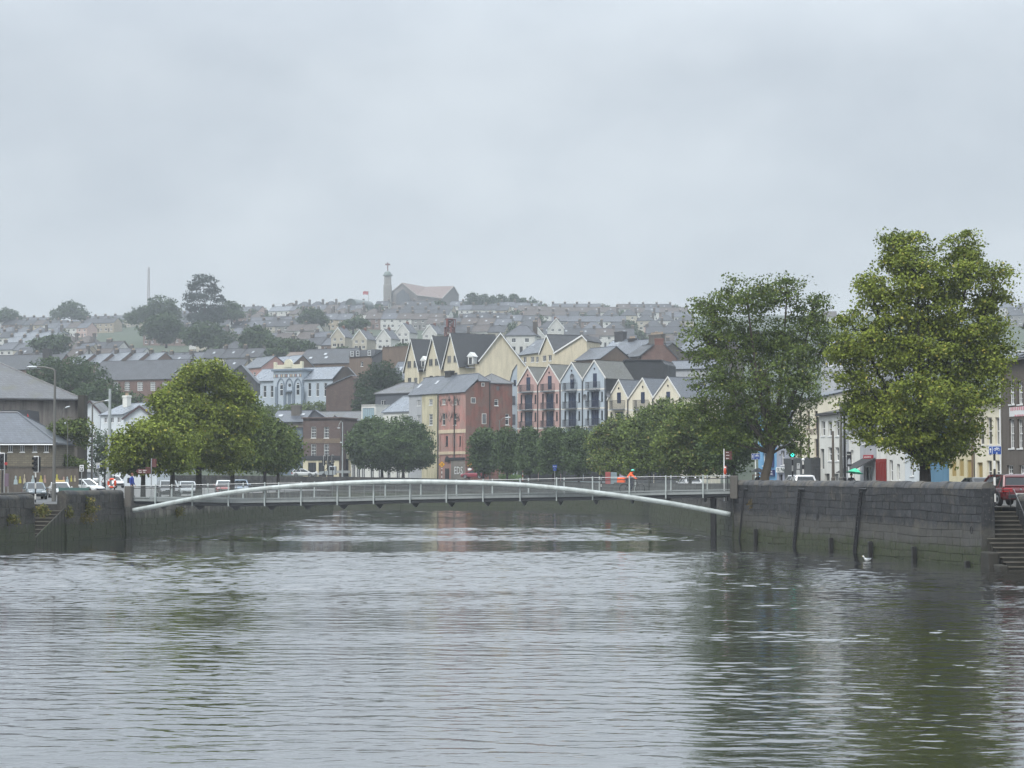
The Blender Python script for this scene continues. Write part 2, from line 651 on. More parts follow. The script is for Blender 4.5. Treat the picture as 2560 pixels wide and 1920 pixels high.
def strip(name, pts, wd, z, mat):
    mb = MB()
    for (a, b) in zip(pts, pts[1:]):
        A, B = Vector((*a, z)), Vector((*b, z))
        nn = (B - A).cross(Vector((0, 0, 1))).normalized() * wd / 2
        mb.face([A - nn, B - nn, B + nn, A + nn][::-1])
    tag(mb.build(name, mat), kind='structure')
strip('right_quay_road', [(40.5, 60), (32.2, 110), (20, 178), (19.7, 179.6)], 9, 2.862, ASPH)
strip('left_quay_road', [(-43, 80), (-41, 150), (-38, 189.5)], 9, 2.412, ASPH)
strip('far_quay_road', [(-120, 334), (-40, 331)], 8, 4.18, ASPH)

# ---- water: a real rippled surface, finest near the camera, with calmer and ruffled lanes
m, nt, b = newmat('river water')
pos = worldpos(nt)
wv2 = noise(nt, mapping(nt, pos, (2.6, 4.2, 1), (3, 1, 0)), 1.0, 2, .5)
bp = nd(nt, 'ShaderNodeBump')
bp.inputs['Distance'].default_value = WAVE_H
bp.inputs['Strength'].default_value = .6
nt.links.new(wv2, bp.inputs['Height'])
nt.links.new(bp.outputs[0], b.inputs['Normal'])
b.inputs['Base Color'].default_value = (.013, .0145, .014, 1)
b.inputs['Roughness'].default_value = .04
b.inputs['IOR'].default_value = WATER_IOR
b.inputs['Coat Weight'].default_value = .75
b.inputs['Coat IOR'].default_value = 1.6
b.inputs['Coat Roughness'].default_value = .05
nt.links.new(bp.outputs[0], b.inputs['Coat Normal'])
WR = np.random.default_rng(3)
def vnoise(x, y, sx, sy, seed, octs=3):
    """smooth value noise on a plane"""
    out, amp, tot = 0, 1.0, 0
    for o_ in range(octs):
        g = np.random.default_rng(seed + o_).random((256, 256))
        u, v = x / sx * 2 ** o_ + 100, y / sy * 2 ** o_ + 100
        iu, iv = np.floor(u).astype(int), np.floor(v).astype(int)
        fu, fv = u - iu, v - iv
        fu, fv = fu * fu * (3 - 2 * fu), fv * fv * (3 - 2 * fv)
        G = lambda a_, c_: g[a_ % 256, c_ % 256]
        out = out + amp * ((G(iu, iv) * (1 - fu) + G(iu + 1, iv) * fu) * (1 - fv) + (G(iu, iv + 1) * (1 - fu) + G(iu + 1, iv + 1) * fu) * fv)
        tot += amp
        amp *= .5
    return out / tot
yl = [22.0]
while yl[-1] < 326:
    yl.append(yl[-1] + max(.065, .0011 * yl[-1]))
Y1 = np.array(yl)
NC = 340
T1 = np.linspace(-1, 1, NC)
Yg = np.repeat(Y1[:, None], NC, 1)
Xg = T1[None, :] * (.285 * Yg + 4)
lane = .62 * vnoise(Xg, Yg, 110, 10, 5, 4) + .38 * vnoise(Xg, Yg, 40, 26, 50, 3)
amp = .34 + 1.15 * np.clip((lane - .42) / .2, 0, 1) ** 1.5
Z = np.zeros_like(Yg)
dyg = np.maximum(.065, .0011 * Yg)
for i in range(64):
    lam = .27 * (1.7 / .27) ** WR.random()
    th = WR.normal(0, .33) + (0 if WR.random() < .8 else .4)
    k = 2 * math.pi / lam
    sl = WAVE_SLOPE * (lam / 1.0) ** -.15 / math.sqrt(32)
    Z += sl / k * np.sin(k * (Xg * math.sin(th) + Yg * math.cos(th)) + WR.random() * 6.28) * np.clip((lam / dyg - 2.0) / 1.5, 0, 1)
Z *= amp * (.5 + .5 * np.clip((Yg - 32) / 75, 0, 1))
Z += .006 * np.sin(Yg * .9 + Xg * .2) * amp
nr = len(Y1)
co = np.stack([Xg, Yg, Z], -1).reshape(-1, 3).astype(np.float32)
idx = np.arange(nr * NC).reshape(nr, NC)
q = np.stack([idx[:-1, :-1], idx[:-1, 1:], idx[1:, 1:], idx[1:, :-1]], -1).reshape(-1, 4).astype(np.int32)
base_ = len(co)
co = np.concatenate([co, np.array([(-220, -80, -.16), (90, -80, -.16), (90, 345, -.16), (-220, 345, -.16)], dtype=np.float32)])
q = np.concatenate([q, np.array([[base_, base_ + 1, base_ + 2, base_ + 3]], dtype=np.int32)])
me = bpy.data.meshes.new('river_water')
me.vertices.add(len(co)); me.vertices.foreach_set('co', co.ravel())
me.loops.add(q.size); me.loops.foreach_set('vertex_index', q.ravel())
me.polygons.add(len(q)); me.polygons.foreach_set('loop_start', np.arange(0, q.size, 4, dtype=np.int32))
me.polygons.foreach_set('use_smooth', np.ones(len(q), dtype=bool))
me.update(calc_edges=True)
me.materials.append(m)
tag(place('river_water', me), kind='structure')

# ---- quay walls
WALLD = [S('4b4b4d'), S('393a3d'), S('2a2a2b')]
def quay(name, label, pts, tops, zland, side, mat, copmat, cop_r=.36, cap_len=1.15, coping=True, group=None, thick=.62, ztoe=-2.4, cat='quay wall', ledge=None, blk=(1.1, .42)):
    """pts along the water's edge; SIDE +1: the land lies to the right of the direction of travel"""
    root = thing(name, label, cat, (pts[0][0], pts[0][1], 0), 0, group)
    o0 = Vector((pts[0][0], pts[0][1], 0))
    V = [Vector((p[0], p[1], 0)) - o0 for p in pts]
    nor = []
    for i in range(len(V)):
        t = (V[min(i + 1, len(V) - 1)] - V[max(i - 1, 0)]).normalized()
        nor.append(Vector((t.y, -t.x, 0)) * side)
    rings = []
    for p, nn, zt_ in zip(V, nor, tops):
        zc = zt_ - (cop_r * .9 if coping else 0)
        ring = [(-.22, ztoe), (-.06, .9), (.02, zc), (thick, zc), (thick, zland - .4), (thick, ztoe)]
        if ledge:
            ring = [(-.22 - ledge[0], ztoe), (-.22 - ledge[0], ledge[1] * .6), (-.3, ledge[1])] + ring[1:]
        rings.append([p + nn * a + Vector((0, 0, b)) for a, b in ring])
    mb = MB()
    mb.loft(rings, 0, True)
    # individual blocks, bedded in courses, standing a little proud of the core
    for i in range(len(V) - 1):
        L = (V[i + 1] - V[i]).length
        tmin = min(tops[i], tops[i + 1]) - (cop_r * .9 if coping else 0)
        hc = blk[1]
        ncs = max(1, round((tmin + .35) / hc))
        hc = (tmin + .35) / ncs
        for k in range(ncs):
            za, zb2 = -.35 + k * hc, -.35 + (k + 1) * hc
            x = -rnd.uniform(0, .5)
            while x < L:
                wb = blk[0] * rnd.uniform(.55, 1.45)
                xa, xb = max(x, 0), min(x + wb, L)
                x += wb
                if xb - xa < .1: continue
                pr = rnd.uniform(.02, .05)
                g, ch = .006, .014
                def q(xx, zz, out):
                    t = xx / L
                    zz = zz + .05 * math.sin(xx * .31 + zz * 1.7) + .028 * math.sin(xx * .83 + zz * 3)
                    nn = nor[i].lerp(nor[i + 1], t)
                    top_ = lerp(tops[i], tops[i + 1], t)
                    zz2 = min(zz, top_ - (cop_r * .9 if coping else 0)) if k < ncs - 1 else (zz if zz < zb2 - .1 else top_ - (cop_r * .9 if coping else 0))
                    off = lerp(-.06, .02, (zz2 - .9) / max(.3, top_ - .9)) if zz2 > .9 else lerp(-.22, -.06, (zz2 + 2.4) / 3.3)
                    return V[i].lerp(V[i + 1], t) + nn * (off - out) + Vector((0, 0, zz2))
                jz = rnd.uniform(-.012, .012)
                bk = [q(xa + g, za + g, -.05), q(xb - g, za + g, -.05), q(xb - g, zb2 - g + jz, -.05), q(xa + g, zb2 - g + jz, -.05)]
                mid = [q(xa + g, za + g, pr - .03), q(xb - g, za + g, pr - .03), q(xb - g, zb2 - g + jz, pr - .03), q(xa + g, zb2 - g + jz, pr - .03)]
                fr = [q(xa + g + ch, za + g + ch, pr + rnd.uniform(-.012, .012)), q(xb - g - ch, za + g + ch, pr + rnd.uniform(-.012, .012)), q(xb - g - ch, zb2 - g - ch, pr + rnd.uniform(-.012, .012)), q(xa + g + ch, zb2 - g - ch, pr + rnd.uniform(-.012, .012))]
                mb.loft([bk, mid, fr] if side > 0 else [bk[::-1], mid[::-1], fr[::-1]])
    mb.build('masonry', mat, root)
    if coping:
        mb = MB()
        for i in range(len(V) - 1):
            L = (V[i + 1] - V[i]).length
            k = max(1, round(L / cap_len))
            for j in range(k):
                rs = []
                dz = rnd.uniform(-.02, .02)
                dr = rnd.uniform(-.012, .012)
                g = .012 / (L / k)
                for t in ((j + g) / k, (j + .5) / k, (j + 1 - g) / k):
                    c = V[i].lerp(V[i + 1], t)
                    nn = nor[i].lerp(nor[i + 1], t)
                    zz = lerp(tops[i], tops[i + 1], t) + dz
                    bulge = 0 if t == (j + .5) / k else -.02
                    rr = cop_r + dr + bulge
                    rs.append([c + nn * (thick / 2 - rr * math.cos(a) * 1.05) + Vector((0, 0, zz - cop_r + rr * math.sin(a)))
                               for a in [math.pi * q / 10 for q in range(11)]])
                mb.loft(rs, 0, True)
        mb.build('coping', copmat, root, smooth_shade=False)
    return root

angR = math.atan2(139 - 97.5, 15.57 - 22.9)
QR = quaymat('dark coursed quay stone', angR, S('323336'), S('28292b'), S('1f2022'))
COP = wallmat('worn coping stone', S('505153'), .7, S('232425'), S('6d675c'), .5)
COPD = wallmat('dark coping stone', S('3a3b3c'), .7, S('1d1d1e'), S('5d594f'), .5)
quay('quay_wall', 'tall dark stone quay wall with rounded coping running from the footbridge to the right steps',
     [(RWX(97.5), 97.5), (RWX(139.4), 139.4)], [4.12, 4.14], 2.85, 1, QR, COP)
angL = math.atan2(21, 3.7)
QL = quaymat('left quay stone', angL, S('3f3d38'), S('302f2b'), S('1f1f1d'), 1.3, 1.9, tide_amt=.2)
quay('quay_wall', 'dark quay wall with rounded coping left of the mossy steps, cut by the left edge',
     [(LWX(112), 112), (LWX(131.4), 131.4)], [3.15, 3.22], 2.55, -1, QL, COPD, .34, .62, blk=(.85, .5))
quay('quay_wall', 'stone quay wall of tall uneven blocks between the left steps and the footbridge',
     [(LWX(136.6), 136.6), (LWX(141), 141), (-28.55, 147.2)], [3.42, 3.4, 3.42], 2.55, -1, QL, COPD, .34, 1.9, blk=(.85, .5))
angL2 = math.atan2(97, 6.7)
QL2 = quaymat('mossy left bank stone', angL2, S('68645a'), S('4a4840'), S('242420'), 1.5, 2.6, tide_amt=.15)
quay('quay_wall', 'low mossy stone bank wall running away under the left end of the footbridge',
     [(-28.5, 147.6), (-25.3, 195), (-21.9, 244), (-24.5, 248), (-60, 285)], [2.75, 2.7, 2.7, 2.7, 2.7], 2.55, -1, QL2, COPD, coping=False, thick=.8, blk=(1.3, .5))
QF = quaymat('far quay stone', math.pi * .8, S('3c3b38'), S('31302d'), S('232321'), 1.9, 2.4, tide_amt=.2)
quay('quay_wall', 'long grey parapet wall curving round the river bend behind the footbridge',
     [(15.5, 139.9), (15.0, 165), (15.3, 222), (10, 253), (.6, 282), (-17, 305), (-45, 318), (-120, 322)],
     [3.9, 3.8, 3.6, 3.6, 3.7, 4.15, 4.5, 4.7], 2.85, 1, QF, COP, coping=False, thick=.5)

# ---- right steps in their notch
def stair(name, label, x0f, x1f, d0, d1, z0, z1, n, mat, matn, cheek=None):
    """flight going down towards the camera; X range by depth"""
    root = thing(name, label, 'steps', (x0f(d0), d0, 0))
    ox, oy = x0f(d0), d0
    for k in range(n):
        da = lerp(d0, d1, k / n)
        db = lerp(d0, d1, (k + 1) / n)
        zt_ = lerp(z0, z1, (k + 1) / n) + rnd.uniform(-.012, .012)
        mb = MB()
        mb.bbox(x0f(da) - ox + rnd.uniform(-.03, .03), x1f(da) - ox, db - oy - .03, da - oy + .02, -1.6, zt_ - .05, .01, 0)
        mb.bbox(x0f(da) - ox - .03, x1f(da) - ox, db - oy - .07, da - oy + .02, zt_ - .048, zt_, .015, 1)
        mb.build('step', [mat, matn], root)
    return root
RISE = wallmat('wet dark step riser', S('36342f'), .6, S('1c1d15'))
NOSE = wallmat('worn step tread', S('56524a'), .6, S('38342a'))
stair('stone_steps', 'wet stone steps going down to the river beside the red car',
      lambda d: RWX(d) + .28, lambda d: 25.1 + (d - 100) * .04, 100.2, 94.6, 2.85, -.1, 14, RISE, NOSE)
quay('quay_wall', 'short stone wall with rounded end at the right edge beside the steps',
     [(25.16, 99.9), (24.9, 93), (25.6, 84)], [3.52, 3.5, 3.5], 2.85, -1, QR, COPD, .34, 1.2)
mb = MB()
for x0, x1, d0, d1, z in ((22.75, 23.25, 95.7, 97.45, 1.0), (22.95, 23.35, 94.4, 95.68, .45)):
    mb.bbox(x0, x1, d0, d1, -1.5, z - .25, .05)
tag(mb.build('stone_footing', RISE), 'sloping stone footing at the foot of the right steps', 'footing')
# handrail by the steps
mb = MB()
mb.tube([(25.05, 100, 3.75), (24.85, 96.6, 2.2), (24.75, 94.6, .9)], .014, 8)
for t in (.1, .5, .9):
    p = Vector((25.05, 100, 3.75)).lerp(Vector((24.75, 94.6, .9)), t)
    mb.tube([p, p + Vector((.12, 0, -.05))], .018, 6)
tag(mb.build('handrail', STEELD), 'thin metal handrail sloping down the wall beside the right steps', 'handrail')
# low rail across the head of the steps
mb = MB()
mb.tube([(23.35, 100.4, 2.85), (23.35, 100.4, 3.72), (24.95, 100.5, 3.7), (25.02, 100.5, 2.85)], .025, 8)
tag(mb.build('step_barrier', IRON), 'thin dark barrier rail across the head of the right steps', 'barrier')

# ---- left steps
stair('stone_steps', 'mossy stone steps set into the left quay wall between weeds',
      lambda d: -32.95 + (d - 131.5) * .12, lambda d: LWX(d) - .12, 136.6, 131.3, 2.3, .15, 9, RISE, NOSE)
mb = MB()
mb.bbox(-33.6, -33.0, 131.2, 137.2, -1.5, 3.3, .06)
mb.bbox(-33.0, LWX(136.9) - .3, 136.75, 137.3, -1.5, 2.5, .04)
_ck = MB()
_y0, _y1 = 136.55, 131.2
_ck.loft([[(LWX(_y0) - .1, _y0, -1.5), (LWX(_y0) - .1, _y0, 2.22), (LWX(_y1) - .1, _y1, .16), (LWX(_y1) - .1, _y1, -1.5)], [(LWX(_y0) - .03, _y0, -1.5), (LWX(_y0) - .03, _y0, 2.22), (LWX(_y1) - .03, _y1, .16), (LWX(_y1) - .03, _y1, -1.5)]])
tag(_ck.build('stair_cheek', QL), 'sloping stone cheek on the river side of the left steps', 'wall')
tag(mb.build('landing_wall', QL), 'stone wall closing the back of the left steps', 'wall')
# ================================================================== people
SKIN = plain('skin', S('b98a70'), .6, var=.05)
SKIND = plain('darker skin', S('7a5742'), .6, var=.05)
HAIRD = plain('dark hair', (.01, .009, .008, 1), .6)
CL = lambda n, h: plain(n, S(h), .85, var=.18, vs=14)

def add_hand(J, E, wrist, d, side, pre):
    """palm, four curled fingers of unequal length and a thumb leaving the side of the palm"""
    d = Vector(d).normalized()
    s = d.cross(Vector((0, 0, 1)) if abs(d.z) < .8 else Vector((1, 0, 0))).normalized() * side
    dn = s.cross(d).normalized()
    if dn.z > 0: dn = -dn
    w_ = Vector(J[wrist][:3])
    J[pre + 'palm'] = (*(w_ + d * .06), .034)
    E.append((wrist, pre + 'palm', 'skin'))
    for k, L in enumerate((.06, .07, .066, .05)):
        a = w_ + d * .095 + s * (.03 - .02 * k)
        b = a + d * L * .6 + dn * L * .25
        c = b + d * L * .1 + dn * L * .5
        for q, p, r in (('a', a, .011), ('b', b, .009), ('c', c, .008)):
            J[f'{pre}f{k}{q}'] = (*p, r)
        E.append((pre + 'palm', f'{pre}f{k}a', 'skin'))
        E.append((f'{pre}f{k}a', f'{pre}f{k}b', 'skin'))
        E.append((f'{pre}f{k}b', f'{pre}f{k}c', 'skin'))
    a = w_ + d * .045 + s * .045
    b = a + d * .045 + s * .012 + dn * .02
    J[pre + 'ta'], J[pre + 'tb'] = (*a, .012), (*b, .009)
    E.append((pre + 'palm', pre + 'ta', 'skin'))
    E.append((pre + 'ta', pre + 'tb', 'skin'))

def person(label, loc, rz, J, E, mats, head, face, hair=HAIRD, group=None, hair_long=False):
    """J: joints (x, y, z, radius); E: bones (a, b, cloth). HEAD: centre of the head, FACE: direction looked at"""
    root = thing('person', label, 'person', loc, rz, group)
    f = Vector(face).normalized()
    h = Vector(head)
    sd = f.cross(Vector((0, 0, 1))).normalized()
    up = sd.cross(f)
    J['skull'] = (*(h + up * .035 - f * .01), .092)
    J['jaw'] = (*(h - up * .06 + f * .02), .068)
    J['nose'] = (*(h - up * .015 + f * .105), .014)
    E += [('neck', 'jaw', 'skin'), ('jaw', 'skull', 'skin'), ('skull', 'nose', 'skin')]
    for q in (-1, 1):
        J[f'ear{q}'] = (*(h + sd * .095 * q - f * .01), .018)
        E.append(('skull', f'ear{q}', 'skin'))
    names = list(J)
    me = bpy.data.meshes.new('body')
    me.from_pydata([J[n][:3] for n in names], [(names.index(a), names.index(b)) for a, b, _ in E], [])
    o = bpy.data.objects.new('body', me)
    LINK(o)
    md = o.modifiers.new('Skin', 'SKIN')
    md.branch_smoothing = .3
    for i, n in enumerate(names):
        me.skin_vertices[0].data[i].radius = (J[n][3], J[n][3])
        me.skin_vertices[0].data[i].use_root = (n == 'pelvis')
    o.modifiers.new('Subdivision', 'SUBSURF').levels = 1
    dg = bpy.context.evaluated_depsgraph_get()
    bm_ = bpy.data.meshes.new_from_object(o.evaluated_get(dg))
    bpy.data.objects.remove(o)
    tags = list(mats)
    bm_.materials.clear()
    for t in tags:
        bm_.materials.append(mats[t])
    segs = [(Vector(J[a][:3]), Vector(J[b][:3]), J[a][3], t) for a, b, t in E]
    for p in bm_.polygons:
        c = p.center
        best, bt = 9, tags[0]
        for a, b, r, t in segs:
            ab = b - a
            k = max(0, min(1, (c - a).dot(ab) / max(ab.length_squared, 1e-9)))
            dd = (c - a - ab * k).length - r * .5
            if dd < best:
                best, bt = dd, t
        p.material_index = tags.index(bt)
        p.use_smooth = True
    b = place('body', bm_, root)
    mb = MB()
    c = h + up * .055 - f * .018
    mb.ball((0, 0, 0), (1, 1, 1), 12, 8)
    mb.v = [tuple(c + sd * v[0] * .1 + f * v[1] * .112 + up * max(v[2], -.55 if not hair_long or v[1] > 0 else -1.6) * .098) for v in mb.v]
    mb.v = [v if (Vector(v) - h).dot(f) < .07 or (Vector(v) - h).dot(up) > .07 else tuple(Vector(v) - f * .04) for v in mb.v]
    if hair:
        mb.build('hair', hair, root, smooth_shade=True)
    for q in (-1, 1):
        mb = MB()
        mb.ball(h + sd * .033 * q + f * .088 + up * .02, .011, 6, 4)
        mb.build('eye', BLACK, root)
    mb = MB()
    mb.tube([h - up * .055 + f * .093 - sd * .02, h - up * .057 + f * .097, h - up * .055 + f * .093 + sd * .02], .006, 5)
    mb.build('mouth', plain('lips', S('8a4b45')), root)
    return root

def standing(hh=1.75, lean=0, arm_l=None, arm_r=None, stride=0.0, shoulder=.19, coat='coat', leg='trousers'):
    """upright figure facing -y; arms default to hanging"""
    k = hh / 1.75
    J, E = {}, []
    def j(n, x, y, z, r): J[n] = (x * k, y * k, z * k, r * k)
    j('pelvis', 0, 0, .93, .145); j('waist', 0, -.01, 1.10, .135); j('chest', 0, -.02, 1.30, .15); j('neckb', 0, 0, 1.46, .075); j('neck', 0, -.01, 1.52, .055)
    E += [('pelvis', 'waist', coat), ('waist', 'chest', coat), ('chest', 'neckb', coat), ('neckb', 'neck', 'skin')]
    for s, nm, st in ((-1, 'l', stride), (1, 'r', -stride)):
        j('hip' + nm, .1 * s, 0, .86, .1); j('knee' + nm, .105 * s, -st * .55 - .03, .48, .062); j('ankle' + nm, .105 * s, -st + .02, .09, .042); j('toe' + nm, .12 * s, -st - .16, .035, .035)
        E += [('pelvis', 'hip' + nm, leg), ('hip' + nm, 'knee' + nm, leg), ('knee' + nm, 'ankle' + nm, leg), ('ankle' + nm, 'toe' + nm, 'shoe')]
        arm = arm_l if s < 0 else arm_r
        j('sh' + nm, shoulder * s, 0, 1.40, .072)
        el, wr = arm or ((.26 * s, .03, 1.12), (.27 * s, -.1, .88))
        j('el' + nm, *el, .05); j('wr' + nm, *wr, .034)
        E += [('chest', 'sh' + nm, coat), ('sh' + nm, 'el' + nm, coat), ('el' + nm, 'wr' + nm, coat)]
        d = Vector(wr) - Vector(el)
        add_hand(J, E, 'wr' + nm, d, s, nm)
    return J, E, (0, -.03 * k, 1.63 * k)

def umbrella(label, top, mat, tilt=(0, 0), r=.62, drop=.3):
    root = thing('umbrella', label, 'umbrella', top)
    n = 8
    mb = MB()
    prof = [(.0, 0), (.25, .035), (.5, .13), (.75, .28 * drop / .3), (1.0, .3 * drop / .3 + .02)]
    prof = [(a * r, -b * drop / .3) for a, b in prof]
    for up in (0, .012):
        pass
    rings = []
    for (rr, z) in prof:
        ring = []
        for k in range(n * 2):
            a = math.pi * k / n
            sc_ = 1 if k % 2 == 0 else .94
            ring.append((max(rr, .01) * sc_ * math.cos(a), max(rr, .01) * sc_ * math.sin(a), z + (0 if k % 2 == 0 else .015 * rr / r)))
        rings.append(ring)
    inner = [[(x * .985, y * .985, z - .012) for x, y, z in rg] for rg in rings[::-1]]
    mb.loft(rings + inner, 0, False)
    mb.build('canopy', mat, root)
    mb = MB()
    for k in range(n):
        a = 2 * math.pi * k / n
        mb.tube([(0, 0, -.03), (r * .5 * math.cos(a), r * .5 * math.sin(a), -.09), (r * .97 * math.cos(a), r * .97 * math.sin(a), -drop - .03)], .006, 4)
    mb.build('ribs', STEELD, root)
    mb = MB()
    mb.tube([(0, 0, .07), (0, 0, -.95)], .009, 6)
    mb.tube([(0, 0, -.86), (0, 0, -1.0)], .017, 6)
    mb.build('shaft', STEELD, root)
    root.rotation_euler = (tilt[0], tilt[1], 0)
    return root

# ================================================================== the footbridge
BF = Fac(335, 147, 1825, 139, 0)
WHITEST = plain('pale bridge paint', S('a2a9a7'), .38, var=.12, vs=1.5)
WHITEP = wallmat('weathered pale arch paint', S('a6adab'), .6, S('6d706b'))
WHITEP.node_tree.nodes['Principled BSDF'].inputs['Roughness'].default_value = .3
WHITEP.node_tree.nodes['Principled BSDF'].inputs['Specular IOR Level'].default_value = .5
BEAM = wallmat('grey edge beam', S('8d9291'), .4)
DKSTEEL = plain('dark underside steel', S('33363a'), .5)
bot_px = [(335, 1258), (600, 1263), (860, 1259), (1025, 1254.5), (1280, 1250), (1480, 1247), (1660, 1243), (1830, 1240)]
rail_px = [(335, 1221), (560, 1216), (860, 1211.5), (1100, 1208.5), (1340, 1203.5), (1560, 1198.7), (1830, 1195.5)]
bot = [BF.uz(*p) for p in bot_px]
rail = [BF.uz(*p) for p in rail_px]
zb = lambda u: interp(bot, u)
zr = lambda u: interp(rail, u)
WB = 3.2
br = thing('footbridge', 'pale steel footbridge with one tubular arch crossing the river', 'footbridge', BF.loc, BF.rz)
us = [BF.w * i / 60 for i in range(61)]
mb = MB()
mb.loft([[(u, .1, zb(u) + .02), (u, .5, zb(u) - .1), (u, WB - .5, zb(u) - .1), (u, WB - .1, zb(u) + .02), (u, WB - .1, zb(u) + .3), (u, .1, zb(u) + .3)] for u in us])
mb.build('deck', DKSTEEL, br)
for nm, y0, y1 in (('edge_beam', -.06, .09), ('edge_beam', WB - .09, WB + .06)):
    mb = MB()
    mb.loft([[(u, y0, zb(u) + .16), (u, y1, zb(u) + .16), (u, y1, zb(u) + .36), (u, y0, zb(u) + .36)] for u in us])
    mb.loft([[(u, y0 - .05, zb(u) + .40), (u, y1, zb(u) + .40), (u, y1, zb(u) + .47), (u, y0 - .05, zb(u) + .47)] for u in us])
    mb.build(nm, BEAM, br)
arch_px = [(333, 1276), (401, 1263), (482, 1247), (573, 1232), (664.5, 1221), (756, 1213.5), (847, 1208.5), (935, 1205.3), (1026, 1204.3), (1117, 1205.3),
           (1208, 1207.8), (1297, 1212), (1393, 1220.5), (1482, 1230.6), (1574, 1243), (1665, 1256.5), (1758, 1273), (1826, 1286)]
ap = []
for p in arch_px:
    u, z = BF.uz(*p, y=-.42)
    ap.append(Vector((u, -.42, z)))
fine = []
for i in range(len(ap) - 1):
    p0, p1, p2, p3 = ap[max(i - 1, 0)], ap[i], ap[i + 1], ap[min(i + 2, len(ap) - 1)]
    for k in range(4):
        t = k / 4
        fine.append(.5 * ((2 * p1) + (p2 - p0) * t + (2 * p0 - 5 * p1 + 4 * p2 - p3) * t * t + (3 * p1 - p0 - 3 * p2 + p3) * t ** 3))
fine.append(ap[-1])
mb = MB()
mb.tube(fine, .17, 20)
mb.build('arch_tube', WHITEP, br, smooth_shade=True)
post_px = [390, 482, 572.5, 663, 754, 844.5, 935, 1026, 1117, 1208.5, 1301, 1392, 1482, 1574, 1665, 1758]
for side, yy in ((0, -.1), (1, WB + .1)):
    for px in post_px:
        u = BF.uz(px, 1230)[0]
        lo = zb(u) - .1 if side == 0 else zb(u) + .1
        tz = zr(u) + .26
        mb = MB()
        mb.loft([[(u - .035, yy - .09, lo), (u + .035, yy - .09, lo), (u + .035, yy + .07, lo), (u - .035, yy + .07, lo)],
                 [(u - .045, yy - .1, zb(u) + .4), (u + .045, yy - .1, zb(u) + .4), (u + .045, yy + .07, zb(u) + .4), (u - .045, yy + .07, zb(u) + .4)],
                 [(u - .04, yy - .05, tz), (u + .04, yy - .05, tz), (u + .04, yy + .02, tz), (u - .04, yy + .02, tz)]])
        mb.build('post', WHITEST, br)
    mb = MB()
    inn = .09 if side == 0 else -.09
    for k in range(8):
        f_ = (k + .6) / 8.6
        mb.tube([(u, yy + inn * .3, lerp(zb(u) + .47, zr(u), f_)) for u in us[::3]], .007, 4)
    mb.build('railing_wires', plain('wire steel', S('7f8482'), .5, .3), br)
    mb = MB()
    mb.tube([(u, yy + inn * 1.2, zr(u)) for u in us[::3]], .032, 7, 0)
    mb.build('handrail', IRON, br)
    mb = MB()
    mb.tube([(u, yy + inn * .3, zr(u) + .17) for u in us[::3]], .018, 6, 0)
    mb.build('top_rail', STEEL, br)
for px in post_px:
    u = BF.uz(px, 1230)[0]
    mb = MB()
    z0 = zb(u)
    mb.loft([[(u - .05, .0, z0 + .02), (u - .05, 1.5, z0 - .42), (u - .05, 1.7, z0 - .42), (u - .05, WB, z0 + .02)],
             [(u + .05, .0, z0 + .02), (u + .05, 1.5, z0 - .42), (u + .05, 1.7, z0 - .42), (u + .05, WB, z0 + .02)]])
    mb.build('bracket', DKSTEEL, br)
CONC = wallmat('pale grey concrete', S('5f5c57'), .7)
for px0, px1, yt, yb in ((317, 334, 1215, 1266), (1826, 1845, 1189, 1246)):
    u0, zt_ = BF.uz(px0, yt)
    u1, _ = BF.uz(px1, yt)
    _, z_ = BF.uz(px0, yb)
    mb = MB()
    mb.bbox(u0, u1, -.5, .15, z_, zt_, .04)
    mb.build('end_panel', CONC, br)
mb = MB()
u1 = BF.uz(1780, 1250)[0]
mb.bbox(u1 - .2, u1 + .2, .9, 1.4, -2.4, zb(u1) - .1, .05)
mb.build('pier', plain('black wet pier', (.012, .012, .012, 1), .6), br)

# ================================================================== the cyclist on it
bu, _ = BF.uz(1561, 1222, y=1.5)
bz = zb(bu) + .3
borig = BF.world(bu, 1.5, bz)
bike = thing('bicycle', 'dark bicycle ridden across the footbridge', 'bicycle', borig, BF.rz)
for cx in (0, 1.12):
    mb = MB()
    pts = [(cx + .335 * math.cos(a), 0, .345 + .335 * math.sin(a)) for a in [2 * math.pi * k / 28 for k in range(29)]]
    mb.tube(pts, .034, 6, 0, False)
    wh = mb.build('wheel', BLACK, bike)
    mb = MB()
    for k in range(14):
        a = 2 * math.pi * k / 14
        mb.tube([(cx + .03 * math.cos(a + .5), .02 * (-1) ** k, .345 + .03 * math.sin(a + .5)), (cx + .32 * math.cos(a), 0, .345 + .32 * math.sin(a))], .0025, 3)
    mb.lathe([(.03, -.05), (.03, .05)], 8, (cx, 0, .345), 0, 'y')
    mb.build('spokes', STEELD, wh)
mb = MB()
FR = [((.05, 0, .345), (.45, 0, .30)), ((.45, 0, .30), (.30, 0, .88)), ((.45, 0, .30), (.93, 0, .72)), ((.33, 0, .80), (.90, 0, .86)), ((.05, 0, .345), (.32, 0, .82)), ((.88, 0, .95), (.95, 0, .68))]
for a, b in FR:
    mb.tube([a, b], .022, 7)
mb.build('frame', BLACK, bike)
mb = MB()
for q in (-.05, .05):
    mb.tube([(.95, q, .68), (1.12, q, .345)], .015, 6)
mb.build('fork', BLACK, bike)
mb = MB()
mb.tube([(.86, -.3, 1.02), (.90, -.12, 1.0), (.89, 0, .98), (.90, .12, 1.0), (.86, .3, 1.02)], .014, 6)
mb.build('handlebar', BLACK, bike)
mb = MB()
mb.loft([[(.12, -.08, .9), (.12, .08, .9), (.12, .08, .93), (.12, -.08, .93)], [(.25, -.06, .9), (.25, .06, .9), (.25, .06, .94), (.25, -.06, .94)], [(.4, -.02, .9), (.4, .02, .9), (.4, .02, .93), (.4, -.02, .93)]])
